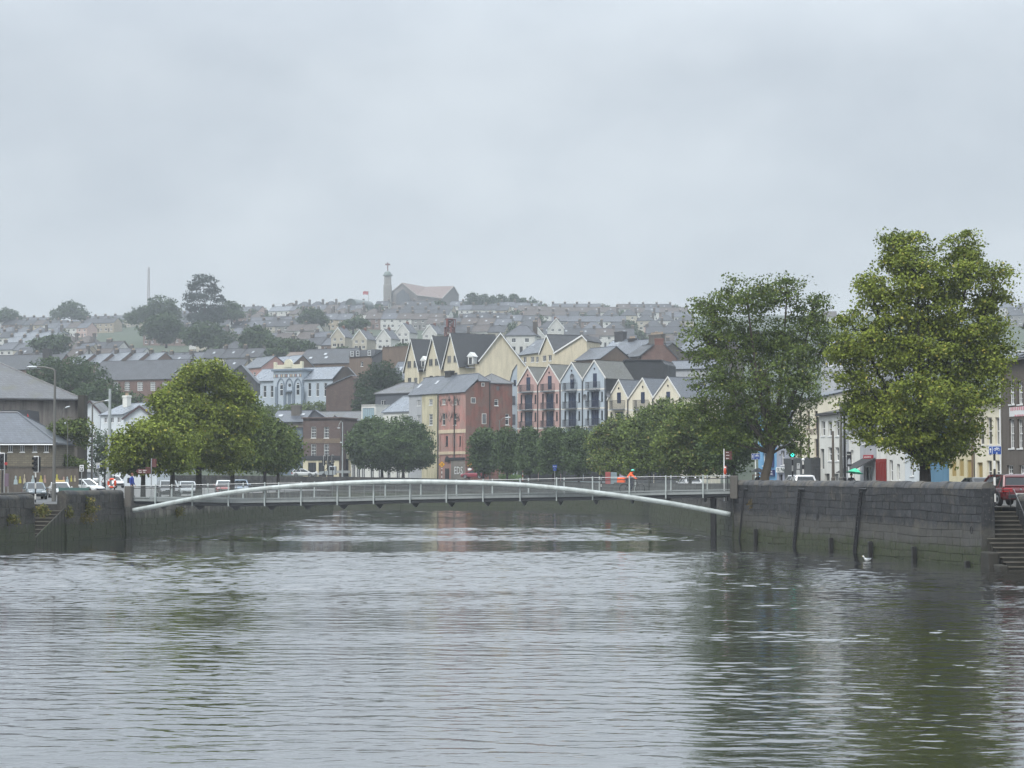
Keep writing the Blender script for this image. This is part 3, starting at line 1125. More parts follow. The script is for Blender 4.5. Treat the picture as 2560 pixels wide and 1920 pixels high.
mb.build('saddle', BLACK, bike)
mb = MB()
mb.lathe([(.09, -.03), (.09, -.02)], 14, (.45, 0, .30), 0, 'y')
mb.tube([(.45, -.07, .30), (.47, -.09, .14)], .012, 5)
mb.tube([(.45, .07, .30), (.43, .09, .46)], .012, 5)
mb.bbox(.41, .53, -.15, -.08, .12, .145, .008)
mb.bbox(.37, .49, .08, .15, .45, .475, .008)
mb.build('crank', STEELD, bike)
ORANGE = plain('orange cloth', S('e8602f'), .7, var=.15, vs=8)
TEAL = plain('turquoise helmet', S('58c9b4'), .35)
NAVY = CL('navy trousers', '23283a')
J, E = {}, []
for n, v in dict(pelvis=(.20, 0, 1.0, .155), waist=(.26, 0, 1.13, .175), chest=(.40, 0, 1.30, .185), neckb=(.51, 0, 1.42, .10), neck=(.55, 0, 1.47, .055)).items():
    J[n] = v
E += [('pelvis', 'waist', 'jacket'), ('waist', 'chest', 'jacket'), ('chest', 'neckb', 'jacket'), ('neckb', 'neck', 'jacket')]
for s, nm, kn, an, toe in ((-1, 'r', (.62, -.12, .68), (.42, -.12, .24), (.56, -.13, .175)), (1, 'l', (.66, .12, .86), (.36, .12, .55), (.50, .13, .505))):
    J['hip' + nm] = (.27, .1 * s, .96, .1); J['knee' + nm] = (*kn, .065); J['ankle' + nm] = (*an, .042); J['toe' + nm] = (*toe, .035)
    J['sh' + nm] = (.47, .19 * s, 1.37, .095); J['el' + nm] = (.66, .26 * s, 1.21, .07); J['wr' + nm] = (.83, .27 * s, 1.06, .045)
    E += [('pelvis', 'hip' + nm, 'trousers'), ('hip' + nm, 'knee' + nm, 'trousers'), ('knee' + nm, 'ankle' + nm, 'trousers'), ('ankle' + nm, 'toe' + nm, 'shoe'),
          ('chest', 'sh' + nm, 'jacket'), ('sh' + nm, 'el' + nm, 'jacket'), ('el' + nm, 'wr' + nm, 'jacket')]
    add_hand(J, E, 'wr' + nm, (.75, 0, -.4), s, nm)
rider = person('cyclist in an orange jacket and turquoise helmet leaning over the handlebars', borig, BF.rz, J, E,
               {'skin': SKIND, 'jacket': ORANGE, 'trousers': NAVY, 'shoe': BLACK}, (.61, 0, 1.57), (1, 0, -.12))
mb = MB()
mb.ball((.60, 0, 1.635), (.135, .11, .10), 12, 8)
mb.v = [(x, y, max(z, 1.605 - (x - .6) * .2)) for x, y, z in mb.v]
mb.build('helmet', TEAL, rider, smooth_shade=True)
mb = MB()
mb.ball((.46, 0, 1.44), (.1, .11, .075), 10, 7)
mb.build('hood', ORANGE, rider, smooth_shade=True)
mb = MB()
mb.bbox(-.5, .06, -.22, .22, .78, 1.14, .05)
bag = mb.build('delivery_bag', ORANGE)
bag.location, bag.rotation_euler = borig, (0, 0, BF.rz)
tag(bag, 'orange delivery bag strapped behind the cyclist', 'bag')
mb = MB()
mb.loft([[(-.36, -.16, 1.17), (.02, -.16, 1.17), (.02, .16, 1.17), (-.36, .16, 1.17)], [(-.34, -.12, 1.3), (-.06, -.12, 1.24), (-.06, .12, 1.24), (-.34, .12, 1.32)], [(-.36, -.08, 1.4), (-.24, -.08, 1.33), (-.24, .08, 1.33), (-.36, .08, 1.4)]])
b2 = mb.build('folded_bag', CL('mauve cloth', '77707c'))
b2.location, b2.rotation_euler = borig, (0, 0, BF.rz)
tag(b2, 'grey cloth bag lying on top of the orange delivery bag', 'bag')

# ================================================================== fittings on the right quay wall
def wallpt(px, py):
    f = Fac(0, 0, 0, 0, 0, world=((RWX(139), 139), (RWX(97.5), 97.5)))
    u, z = f.uz(px, py)
    p = f.world(u, 0, 0)
    return Vector((p.x, p.y, z)), f
WEED = leafmat('weed', S('46502a'), S('6d6b35'), S('8a7a45'), .15)
wn_ = Vector((-math.sin(angR), math.cos(angR), 0))
wn_ = wn_ if wn_.x < 0 else -wn_
wd_ = Vector((math.cos(angR), math.sin(angR), 0))
for (px, two, lab) in ((1866, 0, 'single rusty fender rail on the quay wall nearest the footbridge'), (2003, 1, 'double iron ladder rail on the quay wall, middle one of the three'),
                       (2156, 1, 'double iron ladder rail on the quay wall, nearest the seagull')):
    p0, f = wallpt(px, 1225)
    p1, _ = wallpt(px - 14, 1370)
    root = thing('wall_ladder', lab, 'ladder', (p0.x, p0.y, 0), 0, 'ladder rails down the right quay wall')
    o0 = Vector((p0.x, p0.y, 0))
    for k in range(2 if two else 1):
        off = wd_ * (-.32 * k)
        mb = MB()
        a = p0 - o0 + off
        mb.tube([a + Vector((0, 0, .05)) - wd_ * .45 - wn_ * -.02, a + wn_ * .16 + Vector((0, 0, .06)) - wd_ * .05, a + wn_ * .16, p1 - o0 + off + wn_ * .2 - Vector((0, 0, .25))], .06, 7)
        mb.build('rail', BLACK, root)
    if two:
        for k in range(12):
            t = (k + .5) / 12
            c = p0.lerp(p1, t) - o0 + wn_ * .18
            mb = MB()
            mb.tube([c, c - wd_ * .32], .022, 5)
            mb.build('rung', BLACK, root)
for i, (px, yt, yb) in enumerate(((1899, 1322, 1352), (2089, 1344, 1376), (2188, 1353, 1388), (2298, 1366, 1402), (2432, 1402, 1432))):
    a, f = wallpt(px, yt)
    mb = MB()
    mb.bbox(-.12, .12, -.12, .12, -2.2, a.z, .03)
    o = mb.build('timber_pile', plain('wet black timber', (.012, .011, .01, 1), .5), None, (a.x + wn_.x * .3, a.y + wn_.y * .3, 0), angR)
    tag(o, ['slim black timber pile against the quay wall nearest the footbridge', 'black timber pile in the water midway along the right quay wall', 'black timber pile in the water just right of the seagull',
            'tall black timber pile in the water below the white paint mark', 'short black timber pile at the foot of the right steps'][i], 'pile', 'timber piles along the right quay wall')
for i, (px, py) in enumerate(((2047, 1291), (2207, 1299), (2432, 1325))):
    a, f = wallpt(px, py)
    mb = MB()
    rr = .14 if i < 2 else .17
    mb.tube([a + wn_ * .08 + wd_ * rr * math.cos(q) * .8 + Vector((0, 0, rr * math.sin(q))) for q in [2 * math.pi * k / 14 for k in range(15)]], .022, 6, 0, False)
    mb.tube([a - wn_ * .02 + Vector((0, 0, rr)), a + wn_ * .1 + Vector((0, 0, rr))], .03, 6)
    o = mb.build('mooring_ring', IRON)
    tag(o, ['iron mooring ring between the two double ladder rails', 'iron mooring ring above the seagull on the quay wall', 'large iron mooring ring beside the right steps'][i], 'mooring ring', 'mooring rings on the right quay wall')
# paint mark on the wall
a, f = wallpt(2338, 1322)
mb = MB()
for dx, dz, w_, h_ in ((0, 0, .05, .5), (-.12, .25, .3, .035), (-.22, -.12, .36, .04), (.25, -.14, .5, .018)):
    c = a + wn_ * .012 + wd_ * -dx + Vector((0, 0, dz))
    q = [c - wd_ * w_ / 2 + Vector((0, 0, -h_ / 2)), c + wd_ * w_ / 2 + Vector((0, 0, -h_ / 2 + .02)), c + wd_ * w_ * .45 + Vector((0, 0, h_ / 2)), c - wd_ * w_ / 2 + Vector((0, 0, h_ / 2 - .01))]
    mb.face(q)
tag(mb.build('paint_mark', plain('flaking white paint', S('bdbdb4'))), 'flaking white paint mark on the right quay wall', 'paint mark')
# seagull
g = P(2167, 1390, 103.5)
bird = thing('seagull', 'white gull floating beside the right quay wall', 'gull', (g.x, g.y, 0), R(200))
mb = MB()
rs = []
for x, ry, rz_, z in ((-.24, .015, .012, .12), (-.14, .06, .05, .1), (0, .09, .08, .09), (.1, .075, .075, .11), (.15, .045, .05, .17), (.17, .042, .042, .23), (.2, .045, .042, .265), (.245, .025, .025, .265)):
    rs.append([(x, ry * math.cos(a), z + rz_ * math.sin(a)) for a in [2 * math.pi * k / 10 for k in range(10)]])
mb.loft(rs)
mb.build('body', WHITE, bird, smooth_shade=True)
mb = MB()
mb.tube([(.24, 0, .265), (.3, 0, .25)], [.014, .004], 6)
mb.build('bill', plain('yellow bill', S('c9a53a')), bird)
mb = MB()
for q in (-1, 1):
    mb.loft([[(-.26, .02 * q, .15), (-.26, .03 * q, .16), (-.26, .02 * q, .17)], [(-.05, .09 * q, .11), (-.05, .1 * q, .14), (-.05, .05 * q, .175)], [(.07, .07 * q, .12), (.07, .08 * q, .14), (.07, .06 * q, .16)]])
mb.build('wings', plain('pale grey feathers', S('9aa0a6')), bird)
# ================================================================== trees and plants
RNG = np.random.default_rng(5)

def leaf_mesh(name, C, size, mat, parent=None, up=.7, out=None, wide=.72):
    """one small diamond face per leaf"""
    n = len(C)
    nrm = RNG.normal(size=(n, 3))
    nrm[:, 2] += up
    if out is not None:
        nrm += out * .7
    nrm /= np.linalg.norm(nrm, axis=1)[:, None]
    t = RNG.normal(size=(n, 3))
    t[:, 2] -= .35
    t -= nrm * (t * nrm).sum(1)[:, None]
    t /= np.linalg.norm(t, axis=1)[:, None]
    b = np.cross(nrm, t)
    L = size * RNG.uniform(.6, 1.35, n)[:, None]
    V = np.empty((n, 4, 3), dtype=np.float32)
    V[:, 0] = C - t * L * .5
    V[:, 1] = C + b * L * wide * .5 - t * L * .08
    V[:, 2] = C + t * L * .5
    V[:, 3] = C - b * L * wide * .5 - t * L * .08
    me = bpy.data.meshes.new(name)
    me.vertices.add(4 * n)
    me.vertices.foreach_set('co', V.ravel())
    me.loops.add(4 * n)
    me.loops.foreach_set('vertex_index', np.arange(4 * n, dtype=np.int32))
    me.polygons.add(n)
    me.polygons.foreach_set('loop_start', np.arange(0, 4 * n, 4, dtype=np.int32))
    me.update(calc_edges=True)
    me.materials.append(mat)
    return place(name, me, parent)

def crown_points(blobs, nclus, nleaf, sigma, droop=.3, inner=.12):
    """clusters of leaves spread through a union of ellipsoids, thickest near their surfaces"""
    B = np.array(blobs, dtype=float)             # cx cy cz rx ry rz
    wgt = (B[:, 3] * B[:, 5]) ** 1.0
    wgt /= wgt.sum()
    k = RNG.choice(len(B), nclus, p=wgt)
    dr = RNG.normal(size=(nclus, 3))
    dr /= np.linalg.norm(dr, axis=1)[:, None]
    dr[:, 1] = np.where(RNG.random(nclus) < .35, -np.abs(dr[:, 1]), dr[:, 1])
    rad = np.where(RNG.random(nclus) < inner, RNG.uniform(.15, .6, nclus), RNG.uniform(.66, 1.1, nclus))
    cen = B[k, :3] + dr * B[k, 3:] * rad[:, None]
    sg = sigma * RNG.uniform(.6, 1.3, nclus)
    q = np.clip(RNG.normal(size=(nclus, nleaf, 3)), -1.7, 1.7) * sg[:, None, None]
    q[:, :, 2] = q[:, :, 2] * .5 - droop * np.hypot(q[:, :, 0], q[:, :, 1])
    keep = RNG.random((nclus, nleaf)) < RNG.uniform(.45, 1, nclus)[:, None]
    C = (cen[:, None, :] + q)[keep]
    O = np.repeat(dr[:, None, :], nleaf, 1)[keep]
    return C, O, cen

BARK = plain('lichen grey bark', S('4e463b'), .9, var=.45, vs=2.5)
BARKD = plain('dark wet bark', S('2c2722'), .9, var=.4, vs=3)

def tree(label, px, d, zb, blobs, nclus, nleaf, leaf, sigma, mat, r=.28, name='tree', group=None, twigs=20, twig_r=.02, bark=BARKD, fork=None, up=.7, droop=.3, inner=.12, lean=0.0, trunk=True, ydepth=1.0):
    """blobs: crown lobes as pixel (x, y, half width, half height) at the tree's own distance"""
    x0 = XX(px, d)
    root = thing(name, label, 'tree', (x0, d, zb), 0, group)
    sc_ = d / F
    bl = []
    for bb in blobs:
        bx, by, rx, ry = bb[:4]
        dd = bb[4] if len(bb) > 4 else rnd.uniform(-.35, .35) * rx * sc_ * 2
        p = P(bx, by, d)
        bl.append((p.x - x0, dd, p.z - zb, rx * sc_, rx * sc_ * ydepth, ry * sc_))
    C, O, cen = crown_points(bl, nclus, nleaf, sigma, droop, inner)
    low = C[:, 2] > .25
    leaf_mesh('crown', C[low], leaf, mat, root, up, O[low])
    if not trunk:
        return root
    mb = MB()
    zc = min(b[2] - b[5] for b in bl)
    zm = np.average([b[2] for b in bl])
    xm = np.average([b[0] for b in bl])
    hb = max(zc + .4, zm * .3) if fork is None else fork
    heart = Vector((lerp(lean, xm, .5), 0, zm))
    base = [Vector((0, 0, -.3)), Vector((0, 0, .25)), Vector((lean * .45, 0, hb * .5)), Vector((lean * .9, .05, hb))]
    mb.tube(base + [heart], [r * 1.45, r * 1.1, r * .92, r * .8, r * .35], 10)
    fk = base[-1]
    tips = []
    for b in bl:
        c = Vector(b[:3])
        if (c - fk).length < .8:
            continue
        mid = fk.lerp(c, .5) + Vector((rnd.uniform(-.2, .2), rnd.uniform(-.2, .2), -.06 * (c - fk).length))
        rr = r * min(.5, .2 + .3 * b[3] / 3)
        end = c + (c - fk).normalized() * b[5] * .35
        mb.tube([fk + Vector((0, 0, -.3)), fk.lerp(mid, .5) + Vector((0, 0, -.1)), mid, c, end], [rr, rr * .85, rr * .65, rr * .4, rr * .15], 7)
        tips += [(mid, rr * .5), (c, rr * .35)]
    if tips:
        for i in RNG.choice(len(cen), min(twigs, len(cen)), replace=False):
            c = Vector(cen[i])
            a, rr = min(tips, key=lambda t: (t[0] - c).length)
            mid = a.lerp(c, .55) + Vector((rnd.uniform(-.15, .15), rnd.uniform(-.15, .15), rnd.uniform(0, .25))) * (c - a).length * .3
            tr = min(rr, twig_r * rnd.uniform(1.0, 2.2))
            mb.tube([a, mid, c], [tr, tr * .7, tr * .3], 5)
    mb.build('trunk', bark, root, smooth_shade=True)
    return root

LIME = leafmat('lime leaves', S('2b3c16'), S('87923a'), S('9c9446'), .03, .08)
LIME2 = leafmat('darker lime leaves', S('26341a'), S('687838'), S('7d7f42'), .03, .08)
LIME3 = leafmat('bright lime leaves', S('2d3e17'), S('88943a'), S('a09a46'), .03, .08)
PLANE = leafmat('hornbeam leaves', S('1f2d1a'), S('5c6f46'), None, 0, .12)
SYCA = leafmat('brownish green leaves', S('2a381e'), S('6d7c3e'), S('7d7546'), .05, .08)
DARKL = leafmat('dark ivy leaves', S('1c2a1c'), S('3a4c2c'), None, 0, .15)
HILLT = leafmat('hill tree leaves', S('2a3a28'), S('4c5c3c'), None, 0, .15)
HILLC = leafmat('dark conifer leaves', S('1d2822'), S('36443a'), None, 0, .05)

# --- the two big trees on the right quay
tree('tallest tree, a broad yellow-green lime with two rounded tops beside the red car', 2313, 113, 2.85,
     [(2266, 628, 54, 58), (2290, 690, 62, 52), (2400, 622, 52, 56), (2415, 688, 58, 50), (2487, 690, 36, 30), (2478, 745, 52, 42), (2178, 712, 44, 40), (2215, 765, 66, 52), (2325, 760, 88, 66), (2440, 812, 78, 58), (2128, 800, 30, 26), (2100, 868, 40, 40),
      (2165, 862, 60, 46), (2240, 860, 82, 62), (2350, 880, 104, 76), (2478, 888, 56, 52), (2130, 935, 46, 38), (2210, 962, 72, 52), (2330, 990, 104, 70), (2440, 975, 66, 54), (2500, 955, 26, 24), (2145, 1000, 40, 34), (2200, 1010, 56, 42), (2260, 1035, 60, 44), (2165, 1052, 50, 40), (2230, 1085, 62, 46), (2320, 1088, 74, 52), (2390, 1090, 58, 46), (2430, 1060, 26, 30), (2330, 1140, 40, 26)],
     1000, 130, .165, .40, LIME, r=.36, inner=.2, name='lime_tree', twigs=150, group='street trees on the right quay')
tree('airy dark green tree with bare twigs on top, left of the green traffic light', 1900, 141, 2.85,
     [(1968, 735, 66, 48), (1860, 745, 76, 46), (1785, 770, 62, 42), (2032, 785, 56, 52), (1768, 855, 62, 66), (1870, 842, 105, 80), (1985, 850, 95, 78), (2060, 862, 40, 56), (1800, 948, 84, 66),
      (1900, 955, 108, 78), (2000, 955, 78, 68), (1768, 1030, 66, 48), (1862, 1045, 96, 58), (1960, 1045, 70, 50), (1990, 1098, 36, 36), (1935, 1085, 50, 32), (1835, 1085, 52, 40), (1790, 1090, 44, 40)],
     1000, 66, .18, .40, LIME2, r=.34, name='plane_tree', twigs=330, twig_r=.028, bark=BARK, fork=3.4, lean=.9, inner=.25, droop=.15, group='street trees on the right quay')
tree('dark low tree crowded under the left side of the airy tree', 1835, 160, 2.85,
     [(1835, 1075, 50, 45), (1800, 1110, 45, 45), (1850, 1110, 34, 40), (1825, 1150, 44, 30)], 420, 30, .22, .4, PLANE, r=.16, name='street_tree', group='street trees on the right quay')
tree('brownish bushy tree left of the brown sign by the footbridge end', 1725, 182, 2.85,
     [(1725, 1060, 55, 50), (1690, 1100, 50, 50), (1760, 1105, 48, 50), (1720, 1145, 60, 42), (1770, 1150, 35, 35)], 820, 38, .24, .42, SYCA, r=.18, name='street_tree', group='street trees on the right quay')
tree('leaning green tree rising behind the cyclist on the bridge', 1625, 222, 2.85,
     [(1672, 1025, 42, 32), (1635, 1055, 52, 42), (1690, 1070, 40, 40), (1590, 1090, 48, 45), (1650, 1110, 60, 48), (1600, 1145, 58, 36), (1665, 1150, 50, 34)], 1000, 38, .27, .45, LIME2, r=.2, name='street_tree', group='street trees on the right quay')
tree('olive green tree left of the cyclist with a sloping top', 1525, 246, 2.85,
     [(1545, 1070, 36, 32), (1515, 1100, 42, 40), (1555, 1120, 40, 42), (1525, 1150, 48, 30)], 650, 36, .29, .46, SYCA, r=.18, name='street_tree', group='street trees on the right quay')
ROWT = [(1447, 262, 'rounded small dark tree below the blue gables, nearest the olive tree'), (1383, 271, 'rounded small dark tree below the left blue gable, behind the blue sign'),
        (1324, 280, 'slim small dark tree in the quay row below the right pink gable'), (1268, 286, 'small dark tree in the quay row just right of the far street lamp'),
        (1208, 292, 'small dark tree in front of the red corner house, left of the far street lamp')]
for i, (px, d, lab) in enumerate(ROWT):
    w_ = (33, 34, 26, 30, 32)[i]
    t = tree(lab, px, d, 2.95, [(px + rnd.uniform(-6, 6), 1090, w_ * .8, 24), (px - w_ * .35, 1112, w_ * .62, 32), (px + w_ * .38, 1114, w_ * .6, 32), (px, 1140, w_ * .95, 36), (px + rnd.uniform(-10, 10), 1160, w_ * .7, 18)],
             640, 38, .29, .42, PLANE, r=.17, name='street_tree', group='small trees in the far quay row', droop=.5)
for px, d, bl, lab in ((955, 327, [(940, 1075, 50, 35), (910, 1105, 38, 40), (965, 1110, 50, 42), (930, 1140, 52, 28)], 'left one of the two big round dark trees by the white car'),
                       (1008, 322, [(1005, 1078, 55, 36), (960, 1110, 45, 42), (1010, 1115, 60, 45), (1050, 1105, 35, 42), (1000, 1148, 72, 26), (1050, 1140, 34, 26)], 'right one of the two big round dark trees beside the red corner house')):
    tree(lab, px, d, 4.1, bl, 1150, 36, .33, .48, PLANE, r=.24, name='street_tree', group='round dark trees on the far quay', twigs=10)

# --- the row on the left quay
LQ = 'trees in a row along the left quay'
tree('low spreading yellow-green tree at the near end of the left quay row', 358, 162, 2.55, [(375, 1085, 62, 36), (330, 1118, 52, 44), (425, 1118, 48, 44), (310, 1150, 34, 30), (360, 1150, 55, 30), (430, 1155, 40, 26)],
     620, 34, .24, .36, LIME3, r=.2, name='lime_tree', group=LQ)
tree('yellow-green tree second in the left quay row, behind the brown finger sign', 431, 172, 2.55, [(408, 1005, 34, 30), (436, 1048, 42, 36), (396, 1072, 36, 34), (446, 1100, 50, 36), (404, 1130, 44, 30), (450, 1145, 36, 24)],
     700, 34, .25, .38, LIME3, r=.22, name='lime_tree', group=LQ)
tree('tallest and fullest tree of the left quay row', 497, 180, 2.55, [(520, 926, 46, 28), (478, 952, 44, 32), (560, 962, 42, 34), (598, 985, 26, 30), (440, 985, 38, 32), (480, 1015, 52, 36), (545, 1030, 66, 44), (595, 1045, 34, 38), (450, 1065, 48, 38), (515, 1090, 66, 42), (570, 1110, 56, 42), (490, 1145, 60, 26), (555, 1155, 40, 22)],
     950, 95, .23, .46, LIME3, inner=.2, r=.3, name='lime_tree', group=LQ)
tree('darker tree behind the right side of the tallest left quay tree', 581, 197, 2.55, [(600, 1020, 48, 45), (625, 1070, 50, 48), (570, 1080, 50, 48), (600, 1130, 66, 44), (640, 1130, 38, 40)],
     800, 32, .27, .42, LIME2, r=.24, name='lime_tree', group=LQ)
tree('sixth tree of the left quay row with drooping branches', 662, 215, 2.55, [(650, 1065, 40, 40), (678, 1092, 44, 44), (640, 1120, 46, 44), (680, 1145, 50, 34)], 560, 30, .28, .44, LIME2, r=.2, name='lime_tree', group=LQ)
tree('last tree of the left quay row, beside the brick pub', 695, 226, 2.55, [(705, 1095, 34, 36), (725, 1125, 32, 40), (695, 1145, 44, 34)], 420, 28, .3, .45, LIME2, r=.2, name='lime_tree', group=LQ)
tree('pale thin street tree between the lamp posts in front of the white flats', 262, 235, 2.55, [(262, 1090, 30, 30), (245, 1120, 25, 28), (285, 1120, 26, 34), (262, 1150, 34, 30)], 170, 22, .3, .42, leafmat('pale street tree leaves', S('4c5c44'), S('74826a')), r=.12, name='street_tree', twigs=30)

# --- trees behind
tree('big dark green wood-edge tree behind the left lamp post, below the long slate roof', 160, 420, 8, [(120, 935, 55, 40), (165, 920, 60, 35), (215, 945, 55, 40), (110, 985, 60, 40), (185, 990, 80, 45), (70, 960, 40, 35)], 1000, 22, .5, .75, HILLT, r=.35, group='background trees on the left')
tree('lower green tree between the grey hall and the white flats', 255, 400, 6, [(250, 990, 55, 40), (290, 1010, 50, 36), (225, 1020, 50, 36), (330, 1015, 30, 34)], 700, 22, .5, .7, HILLT, r=.3, group='background trees on the left')
tree('dark tree on the bank between the ruined wall and the cream gables', 950, 428, 8, [(955, 935, 36, 34), (925, 965, 34, 36), (980, 960, 28, 36), (950, 990, 48, 36)], 620, 22, .45, .6, DARKL, r=.3)

def bush(name, label, cat, px, d, zb, blobs, nclus, nleaf, leaf, sigma, mat, group=None, kind=None, ydepth=1.0):
    t = tree(label, px, d, zb, blobs, nclus, nleaf, leaf, sigma, mat, name=name, group=group, trunk=False, ydepth=ydepth)
    t['category'] = cat
    c = [o for o in t.children][0]
    c.name = 'foliage'
    return t
bush('ivy', 'dark ivy hanging down the tall ruined wall', 'ivy', 930, 420, 6, [(920, 1000, 34, 30), (960, 1010, 38, 34), (905, 1030, 22, 20), (940, 1040, 45, 26), (975, 1035, 20, 24)], 560, 20, .45, .5, DARKL)
bush('shrub_bank', 'green scrub bank under the pale blue arched school', 'shrubs', 730, 446, 8, [(640, 1025, 36, 14), (690, 1026, 36, 14), (740, 1025, 36, 16), (790, 1022, 36, 18), (830, 1025, 28, 16)], 520, 20, .42, .5, leafmat('scrub leaves', S('3c4c2a'), S('6d7a48')))
bush('ivy', 'ivy clump growing over the corner of the grey rendered hall', 'ivy', 165, 214, 2.6, [(135, 1082, 22, 14), (170, 1070, 36, 22), (205, 1068, 26, 24), (205, 1095, 16, 20)], 330, 22, .26, .36, SYCA)
bush('shrub_bank', 'row of wild shrubs above the wooden hoarding on the left', 'shrubs', 100, 212, 2.6, [(25, 1152, 25, 16), (60, 1150, 30, 18), (100, 1150, 30, 20), (140, 1152, 30, 20), (175, 1156, 26, 14), (200, 1160, 18, 10)], 560, 22, .24, .34, SYCA)
bush('shrub', 'low green bushes beside the red car on the far quay', 'shrub', 1280, 296, 2.9, [(1268, 1192, 20, 8), (1290, 1191, 16, 8)], 90, 18, .2, .25, leafmat('hedge leaves', S('41592f'), S('7f9a5f')))
def tuft(label, px, py, d, rw, rh, nclus, mat=WEED, leaf=.14):
    p = P(px, py, d)
    root = thing('weed_clump', label, 'weeds', (p.x, d, p.z))
    s = d / F
    C, O, _ = crown_points([(0, -.1, 0, rw * s, .25, rh * s), (rw * s * .3, -.05, -rh * s * .5, rw * s * .6, .2, rh * s * .6)], nclus, 16, .16, .5)
    leaf_mesh('foliage', C, leaf, mat, root, .4, O)
tuft('yellow-green shrub growing from the left wall right of the steps', 222, 1262, 140.2, 20, 22, 60)
tuft('weeds at the top left of the left steps', 104, 1272, 131.2, 13, 13, 34)
tuft('weeds at the top right of the left steps', 172, 1276, 136.9, 10, 14, 28)
tuft('reddish weeds low on the stone blocks right of the left steps', 205, 1292, 139.3, 30, 8, 40, leafmat('rusty weeds', S('5f4a30'), S('6d6b3a')))
tuft('bright weeds on the left bank under the bridge', 443, 1276, 163.5, 16, 12, 46)
tuft('brown fern tuft on the quay wall beside the single rail', 1886, 1256, 135.4, 9, 12, 26, leafmat('dry fern', S('4a4230'), S('75684a')))
tuft('weed tuft sprouting high on the right quay wall', 2290, 1286, 108.2, 13, 9, 26)
tuft('straggly weeds low on the left wall, near the edge of the picture', 32, 1292, 127.4, 16, 12, 26)
# weed hanging along the waterline of the curving far wall
# ================================================================== buildings: the kit
def wall_grid(mb, w, z0, h, rects, rec, mi=0):
    """front wall in the plane y=0 with real openings and reveals"""
    rects = [r for r in rects if r[0] >= -.01 and r[1] <= w + .01]
    xs = sorted({0, w, *[r[0] for r in rects], *[r[1] for r in rects]})
    zs = sorted({z0, h, *[r[2] for r in rects], *[r[3] for r in rects]})
    for xa, xb in zip(xs, xs[1:]):
        run = None
        for za, zb_ in zip(zs, zs[1:]):
            cx, cz = (xa + xb) / 2, (za + zb_) / 2
            hole = any(r[0] < cx < r[1] and r[2] < cz < r[3] for r in rects)
            if not hole:
                mb.face([(xa, 0, za), (xb, 0, za), (xb, 0, zb_), (xa, 0, zb_)], mi)
    for a, b, c, d in rects:
        mb.face([(a, 0, c), (a, 0, d), (a, rec, d), (a, rec, c)], mi)
        mb.face([(b, 0, d), (b, 0, c), (b, rec, c), (b, rec, d)], mi)
        mb.face([(a, 0, d), (b, 0, d), (b, rec, d), (a, rec, d)], mi)
        mb.face([(b, 0, c), (a, 0, c), (a, rec, c), (b, rec, c)], mi)

def window(parent, r, style, y, frame=None, glass=None, sub=False, name='window'):
    a, b, c, d = r
    frame = frame or WHITE
    glass = glass or (GLASS if rnd.random() < .7 else GLASS2)
    mb = MB()
    w_, h_ = b - a, d - c
    t = min(.07, w_ * .13)
    def bar(x0, x1, z0, z1, pr=.05):
        mb.box(x0, x1, y - pr, y + .01, z0, z1, 0)
    if style == 'door':
        bar(a, b, c, d, .03)
        mb.box(a + w_ * .15, b - w_ * .15, y - .045, y - .03, c + h_ * .08, c + h_ * .45)
        mb.box(a + w_ * .15, b - w_ * .15, y - .045, y - .03, c + h_ * .52, c + h_ * .92)
        return mb.build('door', frame, parent)
    if style != 'dark':
        bar(a, a + t, c, d); bar(b - t, b, c, d); bar(a + t, b - t, d - t, d); bar(a + t, b - t, c, c + t)
        mz = (c + d) / 2
        if style in ('sash', 'sash6'):
            bar(a + t, b - t, mz - t * .5, mz + t * .5, .06)
        if style == 'sash6':
            for k in (1, 2):
                x = lerp(a, b, k / 3)
                bar(x - .015, x + .015, c + t, d - t, .04)
            for k in (.25, .75):
                z = lerp(c, d, k)
                bar(a + t, b - t, z - .015, z + .015, .04)
        if style == 'grid':
            for k in (1, 2, 3):
                x = lerp(a, b, k / 4); bar(x - .04, x + .04, c + t, d - t, .04)
            for k in (1, 2, 3):
                z = lerp(c, d, k / 4); bar(a + t, b - t, z - .035, z + .035, .045)
        if style == 'french':
            n = max(2, round(w_ / .55))
            for k in range(1, n):
                x = lerp(a, b, k / n); bar(x - .035, x + .035, c + t, d - t, .04)
        if style == 'mid':
            bar((a + b) / 2 - t * .4, (a + b) / 2 + t * .4, c + t, d - t, .045)
        if style == 'top':
            z = lerp(c, d, .72); bar(a + t, b - t, z - t * .45, z + t * .45, .05)
        if sub or style in ('sash', 'sash6', 'plain', 'mid', 'top'):
            mb.box(a - .06, b + .06, -.06, y, c - .09, c - .003, 0)      # sill
    gl = MB()
    gl.face([(a, y + .0, c), (b, y + .0, c), (b, y + .0, d), (a, y + .0, d)])
    if sub and style != 'dark':
        o = mb.build(name, frame, parent)
        gl.build('pane', glass, o)
    elif style == 'dark':
        o = gl.build(name, glass, parent)
    else:
        for f in gl.f:
            mb.raw(gl.v, gl.f, 1)
        o = mb.build(name, [frame, glass], parent)
    return o

